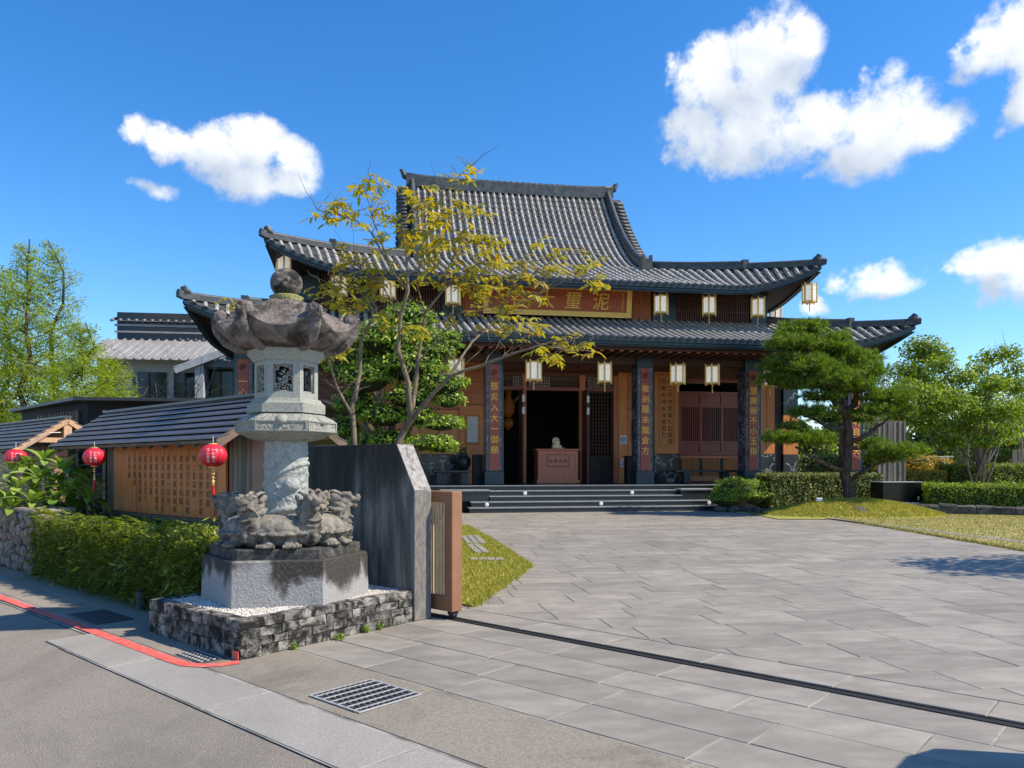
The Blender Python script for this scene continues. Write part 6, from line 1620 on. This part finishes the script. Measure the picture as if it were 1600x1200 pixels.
# cloud pruned evergreen
def cloud_tree():
    Y = 15.5; O = Vector(((612-800)/1200*Y, Y, 0)); t = thing('cloud_pruned_tree', 'dense evergreen clipped into rounded tiers between the dark wall and the temple', 'tree', O)
    pads = []
    for (u,v,rx,ry,dy) in ((640,500,48,28,.3),(610,530,70,36,.2),(670,545,42,34,0),(560,545,40,40,.4),(700,535,22,24,.1),(640,570,60,36,0),(575,590,46,32,-.1),(690,600,42,26,-.2),(535,570,30,40,.5),(640,620,44,24,-.2),(555,630,36,30,.1),(700,625,26,17,-.3),(690,662,38,15,-.4),(655,652,32,20,-.3),(600,650,44,22,-.1),(540,670,30,24,.2),(672,693,42,14,-.7),(690,700,24,10,-.7),(610,690,40,22,-.1),(570,700,34,24,0)):
        p = at(u, v, Y+dy)-O; pads.append((p.x,p.y,p.z,rx/1200*Y,rx/1200*Y*.8,ry/1200*Y))
    P, Nn = pads_points(pads, 430, .35); Nn = Nn+np.array([0,0,.4]); ob('foliage', np_mesh('foliage', leaf_quads(P, Nn, .085, .5, .7), 4, M['lf_dense']), t)
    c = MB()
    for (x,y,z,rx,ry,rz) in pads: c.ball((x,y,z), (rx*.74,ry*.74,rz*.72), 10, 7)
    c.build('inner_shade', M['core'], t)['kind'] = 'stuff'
    m = MB(); m.tube(wander((.1,.2,0),(0,.1,2.6),6,.03), [.13,.12,.11,.1,.09,.08,.06], 8)
    for pd in pads[::2]: m.tube(wander((.02,.12,rng.uniform(.8,2)), (pd[0],pd[1],pd[2]-.1), 5, .06), [.06,.05,.04,.035,.03,.02], 6)
    m.build('trunk', M['trunk_grey'], t, True)
cloud_tree()
shrub('round_shrub', 'small round light green shrub just above the sliding gate', 'shrub', (-1.35,12.6,0), [(0,0,.72,.24,.24,.28),(-.2,.1,.5,.35,.3,.5)], .06, 500, M['lf_dense'])
# garden pine
def pine():
    Y = 23.6; O = Vector(((1326-800)/1200*Y, Y, .42)); t = thing('pine_tree', 'trained garden pine with layered needle pads on a grass mound', 'tree', O)
    def Q(p): return at(p[0], p[1], Y+(p[2] if len(p) > 2 else 0))-O
    def limb(pts, r0, r1, nm):
        P = [Q(p) for p in pts]; out = []
        for i in range(len(P)-1):
            for k in range(4):
                f = k/4; out.append(P[i].lerp(P[i+1], f)+Vector((rng.uniform(-1,1),rng.uniform(-1,1),rng.uniform(-1,1)))*.018)
        out.append(P[-1]); n = len(out); m = MB(); m.tube(out, [(r0+(r1-r0)*i/(n-1))*rng.uniform(.93,1.07) for i in range(n)], 10); m.build(nm, M['trunk_dark'], t, True)
    limb(((1328,786),(1326,768),(1320,742),(1322,715),(1327,690),(1324,662),(1320,645),(1305,628),(1293,612),(1275,590)), .18, .075, 'trunk')
    for pts, a, b in ((((1322,650),(1335,632),(1340,610),(1330,585)),.12,.05),(((1326,690),(1345,685,-.3),(1370,668,-.4),(1390,652,-.4)),.09,.03),(((1322,665),(1300,672,-.4),(1275,655,-.5),(1255,650,-.5)),.08,.03),(((1321,735),(1305,732,-.5),(1270,716,-.6),(1243,698,-.7)),.085,.03),(((1326,752),(1345,740,-.3),(1367,727,-.5),(1413,712,-.6)),.08,.025),(((1326,700),(1345,700,.5),(1375,698,.6)),.06,.02),(((1320,645),(1345,640,.2),(1375,635,.2)),.08,.03),(((1293,612),(1260,590,.2),(1225,585,.2)),.08,.03),(((1290,608),(1270,560,.2),(1255,530,.2)),.07,.02)): limb(pts, a, b, 'limb')
    pads = []
    for (u,v,rx,ry,dy) in ((1252,518,36,15,.3),(1235,538,38,16,-.2),(1290,545,40,17,.2),(1225,572,36,18,0),(1268,575,42,18,-.4),(1325,562,48,18,.3),(1215,595,30,13,.1),(1300,598,52,18,-.5),(1350,580,38,18,-.1),(1340,605,34,15,-.3),(1250,600,34,14,-.1),(1285,620,30,10,-.3),(1385,622,38,16,-.3),(1372,642,30,11,-.5),(1405,640,24,9,-.3),(1250,686,48,8,-.6),(1218,684,26,7,-.8),(1285,688,24,7,-.5),(1238,668,17,6,-.7),(1268,645,32,10,-.4),(1295,655,20,8,.5),(1400,706,44,9,-.6),(1385,716,28,7,-.3),(1425,702,18,6,-.7),(1362,695,24,8,.5),(1338,655,18,7,.5),(1310,530,20,10,.4),(1262,508,20,8,.2)):
        p = Q((u,v,dy)); k = Y/1200; pads.append((p.x,p.y,p.z,rx*k,rx*k*.8,ry*k))
    P, Nn = pads_points(pads, 23, .5); P = np.repeat(P, 6, 0)+nr.normal(0,1,(len(P)*6,3))*np.array([.085,.085,.045]); Nn = np.repeat(Nn, 6, 0); n = len(P); K = 13
    ax = unit(Nn*.7+np.array([0,0,.7])+nr.normal(0,.3,(n,3))); d = unit(np.repeat(ax,K,0)+nr.normal(0,.55,(n*K,3))); p = np.repeat(P,K,0); l = nr.uniform(.11,.2,(n*K,1)); sd = unit(np.cross(d, nr.normal(0,1,(n*K,3))))*.0095
    V = np.stack([p-sd, p+sd, p+d*l], 1).reshape(-1,3); ob('needles', np_mesh('needles', V, 3, M['lf_pine']), t)['kind'] = 'stuff'
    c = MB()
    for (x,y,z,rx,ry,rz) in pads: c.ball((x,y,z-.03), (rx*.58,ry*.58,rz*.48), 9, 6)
    c.build('pad_shade', M['core'], t)['kind'] = 'stuff'  # dark ellipsoids painting the shade inside the needle pads
pine()
# ------------------------------------------------------------------ gardens
lawn = sheet('lawn', LAWN_L, .028, M['lawn'], .06)
LAWN_R = [(9.02,13.4),(9.1,19),(9.2,22.4),(8.2,23.7),(7.2,24.6),(7.4,26.6),(40,28),(40,8),(9.0,8)]
lawn2 = sheet('lawn', LAWN_R, .028, M['lawn_dry'], .06)
def blades(poly, n, h, mt, name, parent=None, z=.028, w=.006, zf=None):
    xs = [p[0] for p in poly]; ys = [p[1] for p in poly]; P = []
    x0, x1, y0, y1 = min(xs), max(xs), min(ys), max(ys)
    Q_ = nr.uniform(0,1,(n*3,3)); 
    for q in Q_:
        x, y = x0+(x1-x0)*q[0], y0+(y1-y0)*q[1]
        if inside((x,y), poly): P.append((x,y,zf(x,y) if zf else z))
        if len(P) >= n: break
    P = np.array(P); n = len(P); d = unit(np.stack([nr.normal(0,.5,n), nr.normal(0,.5,n), np.ones(n)], 1)); l = nr.uniform(.5,1.3,(n,1))*h; a = nr.uniform(0,6.28,n); s = np.stack([np.cos(a),np.sin(a),np.zeros(n)],1)*w*(1+P[:,1:2]*.06)
    return struct(ob(name, np_mesh(name, np.stack([P-s,P+s,P+d*l],1).reshape(-1,3), 3, mt), parent), 'stuff')
blades([(.24,11.4),(-.42,15.2),(-1.15,18.9),(-3,18.9),(-2.6,9.5),tuple(G(-.4,.9))[:2],tuple(G(-.12,.9))[:2]], 45000, .045, M['grass'], 'grass')
blades([(9.02,13.4),(9.1,19),(9.2,22.4),(13,23.6),(17,22.5),(13,13.4)], 30000, .028, M['grass_dry'], 'grass', w=.005)
def edge_blades(pts, n, h, mt, w=.006):
    P = []
    for i in range(n):
        k = rng.randrange(len(pts)-1); a, b = Vector(pts[k][:2]), Vector(pts[k+1][:2]); q = a.lerp(b, rng.random()); d = (b-a).normalized(); o = abs(rng.gauss(0,.035))*rng.choice((1,1,-.6)); P.append((q.x-d.y*o*SGN, q.y+d.x*o*SGN, rng.uniform(0,.025)))
    P = np.array(P); n = len(P); d = unit(np.stack([nr.normal(0,.7,n), nr.normal(0,.7,n), np.ones(n)], 1)); l = nr.uniform(.4,1.3,(n,1))*h; a = nr.uniform(0,6.28,n); s = np.stack([np.cos(a),np.sin(a),np.zeros(n)],1)*w*(1+P[:,1:2]*.06)
    return struct(ob('grass', np_mesh('grass', np.stack([P-s,P+s,P+d*l],1).reshape(-1,3), 3, mt)), 'stuff')
SGN = -1; edge_blades([tuple(G(-.12,.9))[:2],(.24,11.4),(-.42,15.2),(-1.15,18.9)], 9000, .06, M['grass'])
SGN = 1; edge_blades([(9.0,8),(9.02,13.4),(9.1,19),(9.2,22.4),(8.2,23.7)], 9000, .05, M['grass_dry'])
for (x, y, w, d, r) in ((-.72,15.2,.5,1.6,8),(-.38,12.0,.55,.3,0),(-1.05,12.4,.35,.5,20),(-.6,13.6,.3,1.4,10)):
    t = thing('stepping_slab', 'grey pitted paving strip sunk in the left lawn '+('near its tip' if d == .3 else 'beside the gate' if d == .5 else 'along its edge' if d == 1.6 else 'in the middle'), 'paving slab', (x,y,.03), R(r))
    m = MB()
    for i in range(max(1,int(w/.13))):
        for j in range(max(1,int(d/.13))): m.bbox(-w/2+i*.13+.006,-w/2+i*.13+.122,-d/2+j*.13+.006,-d/2+j*.13+.122,-.02,.032,.008)
    m.build('cobbles', M['path'], t)
def strip(name, pts, w, z, mt): return struct(ribbon(name, pts, w, z, mt))
strip('path', [(9.0,22.2),(9.35,18.5),(9.9,14.7),(10.6,10.5)], .3, .034, M['path'])
# mound
MC = (10.35, 23.3)
def mz(x, y): 
    q = ((x-MC[0])/2.75)**2+((y-MC[1])/1.75)**2; return .03+.47*max(0,1-q)**1.1
vs = []; F = []; nx, ny = 40, 24
for j in range(ny+1):
    for i in range(nx+1):
        x = MC[0]-2.9+5.8*i/nx; y = MC[1]-1.85+3.7*j/ny; vs.append((x,y,mz(x,y)-.012+.012*math.sin(x*5)*math.cos(y*6)*(mz(x,y) > .05)))
for j in range(ny):
    for i in range(nx): F.append((j*(nx+1)+i, j*(nx+1)+i+1, (j+1)*(nx+1)+i+1, (j+1)*(nx+1)+i))
m = MB(); m.add(vs, F); struct(m.build('grass_mound', M['lawn'], None, True))
blades([(MC[0]+2.7*math.cos(2*math.pi*i/20), MC[1]+1.7*math.sin(2*math.pi*i/20)) for i in range(20)], 22000, .055, M['grass'], 'grass', zf=mz, w=.007)
def rock(loc, r, label, group, seed):
    r_ = random.Random(seed); m = MB(); m.ball((0,0,0), r, 12, 8); ph = [r_.uniform(0,6) for _ in range(6)]
    m.v = [tuple(c*(1+.13*math.sin(p[0]*9/r[0]*.3+ph[0])+.11*math.sin(p[1]*7/r[1]*.4+ph[1])+.1*math.sin(p[2]*8/r[2]*.4+ph[2]+p[0]*5)) for c in p) for p in m.v]
    o = tag(m.build('rock', M['rock'], None, False, loc, r_.uniform(0,3)), label, 'rock', group); return o
for i, (u, v, Y, rx, rz, lab) in enumerate(((1293,802,22.6,.34,.13,'dark flat rock set in the left foot of the grass mound'),(1345,800,22.2,.35,.15,'dark rock in the middle of the mound foot below the pine'),(1317,803,22.4,.16,.08,'small dark rock between two larger ones at the mound foot'),(1395,800,22.6,.24,.1,'small brown rock at the right foot of the grass mound'))):
    p = at(u, v, Y); rock((p.x,p.y,max(.03,p.z)), (rx,rx*.7,rz), lab, 'rocks at the mound foot', i)
ORD = 'first second third fourth fifth sixth seventh eighth ninth tenth eleventh twelfth thirteenth'.split()
for i in range(9):
    f = i/8; p = Vector((6.85,25.1,0)).lerp(Vector((9.3,22.9,0)), f); rock((p.x+rng.uniform(-.05,.05),p.y,.07), (.24,.17,.13), ORD[i]+' dark edging rock from the steps towards the grass mound', 'edging rocks by the steps', 20+i)
for i in range(13):
    f = i/12; p = Vector((12.0,24.2,0)).lerp(Vector((17.6,22.0,0)), f); m = MB(); m.bbox(-.28,.28,-.16,.16,-.05,.3+rng.uniform(-.03,.05),.05); m.v = [(q[0]+rng.uniform(-.02,.02),q[1]+rng.uniform(-.02,.02),q[2]+rng.uniform(-.015,.015)) for q in m.v]
    tag(m.build('edging_stone', M['rock'], None, False, (p.x,p.y,0), R(-21+rng.uniform(-4,4))), ORD[i]+' dark rough edging stone from the basin under the clipped hedge', 'edging stone', 'edging stones of the right bed')
bed = struct(MB().box(11.9,60,24.4,90,-.05,.34).build('garden_bed', M['ground'])); 
m = MB(); m.prism([(12.2,24.2),(17.8,22.0),(40,22),(40,24.45),(12.2,24.45)], -.05, .26); struct(m.build('garden_bed', M['ground']))
struct(MB().box(13.5,60,27.5,90,.3,.78).build('terrace', M['lawn']))
fl = thing('floodlight', 'small white ground floodlight on the mound left of the pine', 'light', (9.28,23.2,.30)); m = MB(); m.tube([(0,0,-.05),(0,0,.1)], .02, 6); m.build('stake', M['black'], fl); m = MB(); m.bbox(-.1,.1,-.06,.06,.1,.24,.03); m.build('head', M['white'], fl)
wb_ = thing('water_basin', 'long black polished stone basin right of the mound', 'basin', (12.6,25.0,.0), R(6)); MB().bbox(-.75,.6,-.3,.4,.28,.96,.012).build('body', M['black_polish'], wb_); MB().bbox(-.77,.62,-.32,.42,.96,.99,.008).build('rim', M['granite_lip'], wb_); MB().bbox(.63,.98,-.25,.35,.25,.86,.015).build('side_block', M['black_polish'], wb_)
MB().bbox(-1.4,.2,-.75,-.35,.28,.34,.01).build('ledge', M['granite_lip'], wb_); MB().lathe([(.025,.4),(.025,.52)],8).build('spout', M['white'], wb_, False, (.45,-.33,0))
ps = thing('plank_screen', 'tall weathered grey plank screen right of the pine', 'screen', (14.0,28.3,.3), R(5))
for i in range(11): MB().bbox(-.55+i*.1,-.55+i*.1+.09,rng.uniform(-.03,.02),.06,.0,2.85+rng.uniform(-.02,.03),.008).build('plank', M['wood_grey'], ps)
hedge('hedge', 'clipped pale green box hedge in front of the temple porch behind the pine', 'hedge', (10.45,26.15,.05), R(10), 4.1, 1.1, 1.18, .07, 1000, M['lf_hedge_pale'], .6, .06)
shrub('round_shrub', 'dark green rounded shrub at the right end of the steps', 'shrub', (7.35,25.35,0), [(0,0,.62,.72,.6,.55),(.75,.3,.6,.6,.5,.5),(-.35,-.1,.45,.5,.5,.4)], .07, 620, M['lf_dense'])
hedge('hedge', 'clipped yellow green hedge along the right bed above the edging stones', 'hedge', (15.6,23.7,.2), R(-20), 5.2, 1.0, .72, .075, 850, M['lf_bush'], .5, .08)
hedge('hedge', 'dark green clipped hedge behind the multi-stemmed tree', 'hedge', (19.7,30.6,.7), R(4), 5.2, 1.1, .85, .09, 480, M['lf_hedge'], .55, .07)
hedge('hedge', 'low bright yellow green hedge block between the screen and the tree', 'hedge', (15.6,29.6,.7), R(4), 1.9, .8, .62, .07, 650, M['lf_gold'], .5, .05)
shrub('golden_shrub', 'golden yellow mounded shrub beyond the plank screen', 'shrub', (17.6,33.6,.95), [(0,0,.55,1.0,.8,.6),(-.9,.1,.5,.8,.7,.55),(1.0,.1,.45,.8,.7,.5)], .1, 330, M['lf_gold'])
hedge('hedge', 'trimmed hedge seen through the open right porch', 'hedge', (14.2,36.5,0), R(6), 7.0, 1.0, 2.0, .13, 220, M['lf_hedge_pale'], .6, .08)
shrub('shrub', 'bright green shrubs seen between the porch piers', 'shrub', (12.6,38.5,0), [(0,0,1.6,1.5,1.0,1.7),(2.4,0,1.9,1.4,1.0,1.6)], .16, 120, M['lf_bush'])
def multi_tree(name, label, base, stems, pads, size, dens, mt, tmt='trunk_grey', r0=.07, group=None, core=.45):
    t = thing(name, label, 'tree', base, 0, group); m = MB(); B = Vector(base)
    for i in range(stems):
        pd = pads[(i*3) % len(pads)]; e = Vector(pd[:3]); s = Vector((rng.uniform(-.42,.42), rng.uniform(-.2,.2), 0)); mid = s.lerp(e,.5)+Vector((0,0,.35)); path = [s, s.lerp(mid,.5)+Vector((rng.uniform(-.05,.05),0,.08)), mid, mid.lerp(e,.5)+Vector((rng.uniform(-.1,.1),rng.uniform(-.1,.1),.05)), e]; m.tube(path, [r0*.75,r0*.62,r0*.5,r0*.34,r0*.12], 6)
    m.build('trunk', M[tmt], t, True)
    b = MB()
    for pd in pads:
        c = Vector(pd[:3])
        for k in range(5):
            d = Vector((rng.uniform(-1,1)*pd[3], rng.uniform(-1,1)*pd[4], rng.uniform(-.5,1)*pd[5]))*.9; b.tube(wander(c-Vector((0,0,.2*pd[5])), c+d, 3, .08), [.018,.014,.01,.005], 4, False)
    b.build('branches', M[tmt], t)['kind'] = 'stuff'
    P, Nn = pads_points(pads, dens, .75, False); Nn = Nn*.6+np.array([0,0,.6]); ob('foliage', np_mesh('foliage', leaf_quads(P, Nn, size, .5, .75, .1), 4, M[mt]), t)['kind'] = 'stuff'
    return t
def pads_px(L_, Y, base):
    out = []; k = Y/1200
    for (u,v,rx,ry) in L_:
        dy = rng.uniform(-1.0,1.0); p = at(u,v,Y+dy)-Vector(base); out.append((p.x,p.y,p.z,rx*k,rx*k*.85,ry*k))
    return out
b_ = (17.9,29.4,.78)
multi_tree('multi_stem_tree', 'light green tree fanning out from many thin stems in the right bed', b_, 11, pads_px([(1450,660,34,18),(1490,630,40,20),(1530,620,36,20),(1575,640,34,20),(1515,665,40,17),(1560,680,36,15),(1480,690,28,13),(1440,615,28,16),(1550,600,30,14),(1500,590,30,15),(1590,605,24,16),(1470,570,26,16),(1525,645,30,14),(1455,640,26,14),(1580,665,26,12),(1540,690,24,10)], 29.4, b_), .14, 190, 'lf_bush')
b_ = (17.2,35.5,.7)
multi_tree('garden_tree', 'taller darker green tree behind the multi-stemmed tree', b_, 4, pads_px([(1440,545,34,22),(1425,580,30,20),(1465,555,26,20),(1415,610,26,22),(1450,600,34,24),(1470,620,34,24),(1430,650,28,22),(1400,640,20,18)], 35.5, b_), .17, 150, 'lf_bush', r0=.1)
b_ = (22.0,36.5,.7)
multi_tree('garden_tree', 'small airy tree with olive leaves near the right edge', b_, 4, pads_px([(1545,560,30,16),(1575,550,24,14),(1525,580,22,14),(1590,575,22,18),(1560,595,30,16),(1610,600,30,22),(1600,640,34,26)], 36.5, b_), .17, 80, 'lf_bush', r0=.1)
b_ = (19.5,44,.5)
multi_tree('garden_tree', 'pale hazy tree just right of the lower roof tip', b_, 4, pads_px([(1375,590,22,18),(1395,610,26,24),(1370,625,24,24),(1410,580,18,16),(1385,650,26,22)], 44, b_), .16, 50, 'lf_hedge_pale', r0=.1)
bare_tree('bare_tree', 'leafless tree at the right edge above the small olive tree', (27.2,41,.5), 8.6, 1.6, 9, M['trunk_grey'], 12, .1)
fe = thing('rail_fence', 'pale railing far behind the golden shrub', 'fence', (20.6,40,.6), R(4))
for i in range(24): MB().box(-2.4+i*.2-.015,-2.4+i*.2+.015,-.015,.015,0,1.35).build('picket', M['galv'], fe)
for z in (.1,1.36): MB().box(-2.5,2.5,-.02,.02,z,z+.05).build('rail', M['galv'], fe)
fe = thing('plank_fence', 'grey plank fence at the right edge behind the dark hedge', 'fence', (24.5,34.5,.6), R(-6))
for i in range(16): MB().bbox(-1.9+i*.24,-1.9+i*.24+.2,-.02,.02,0,1.6+rng.uniform(-.03,.03),.006).build('plank', M['wood_grey'], fe)
MB().box(-2,2,.025,.07,1.1,1.2).build('rail', M['wood_grey'], fe)
# far masses that close the view
def belt(name, x0, x1, y, h, n, mt, size, zb=0):
    pads = []
    for i in range(n):
        x = x0+(x1-x0)*i/(n-1); hh = h*rng.uniform(.65,1.1); w = abs(x1-x0)/n*.85; pads.append((x+rng.uniform(-.3,.3)*w, y+rng.uniform(-3,3), hh*.5+zb, w, w*.7, hh*.55))
    P, Nn = pads_points(pads, 10/size**.5, .4); m = ob(name, np_mesh(name, leaf_quads(P, Nn+np.array([0,0,.4]), size, .55, .7), 4, M[mt])); struct(m, 'stuff')
    c = MB()
    for (x,y_,z,rx,ry,rz) in pads: c.ball((x,y_,z), (rx*.85,ry*.85,rz*.85), 9, 6)
    c.build('inner_shade', M['core_hedge'], m)
belt('far_trees', -75, -30, 62, 6.5, 15, 'lf_green', .5); belt('far_trees', 22, 80, 66, 6.5, 18, 'lf_green', .5); belt('far_trees', -30, 24, 75, 5, 14, 'lf_green', .55)
# street tree standing outside the picture on the right: its shade falls on the courtyard
b_ = (11.1,10.9,0)
multi_tree('street_tree', 'leafy tree beyond the right edge shading the courtyard', b_, 5, [(0,0,3.9,1.3,1.2,.7),(-.9,.4,3.7,.9,.8,.5),(.9,-.3,4.1,1.0,1.0,.6),(-.5,-.7,4.4,.8,.8,.5),(.6,.8,3.6,.9,.8,.5),(-1.5,.1,3.6,.6,.6,.35)], .16, 60, 'lf_green', r0=.1)
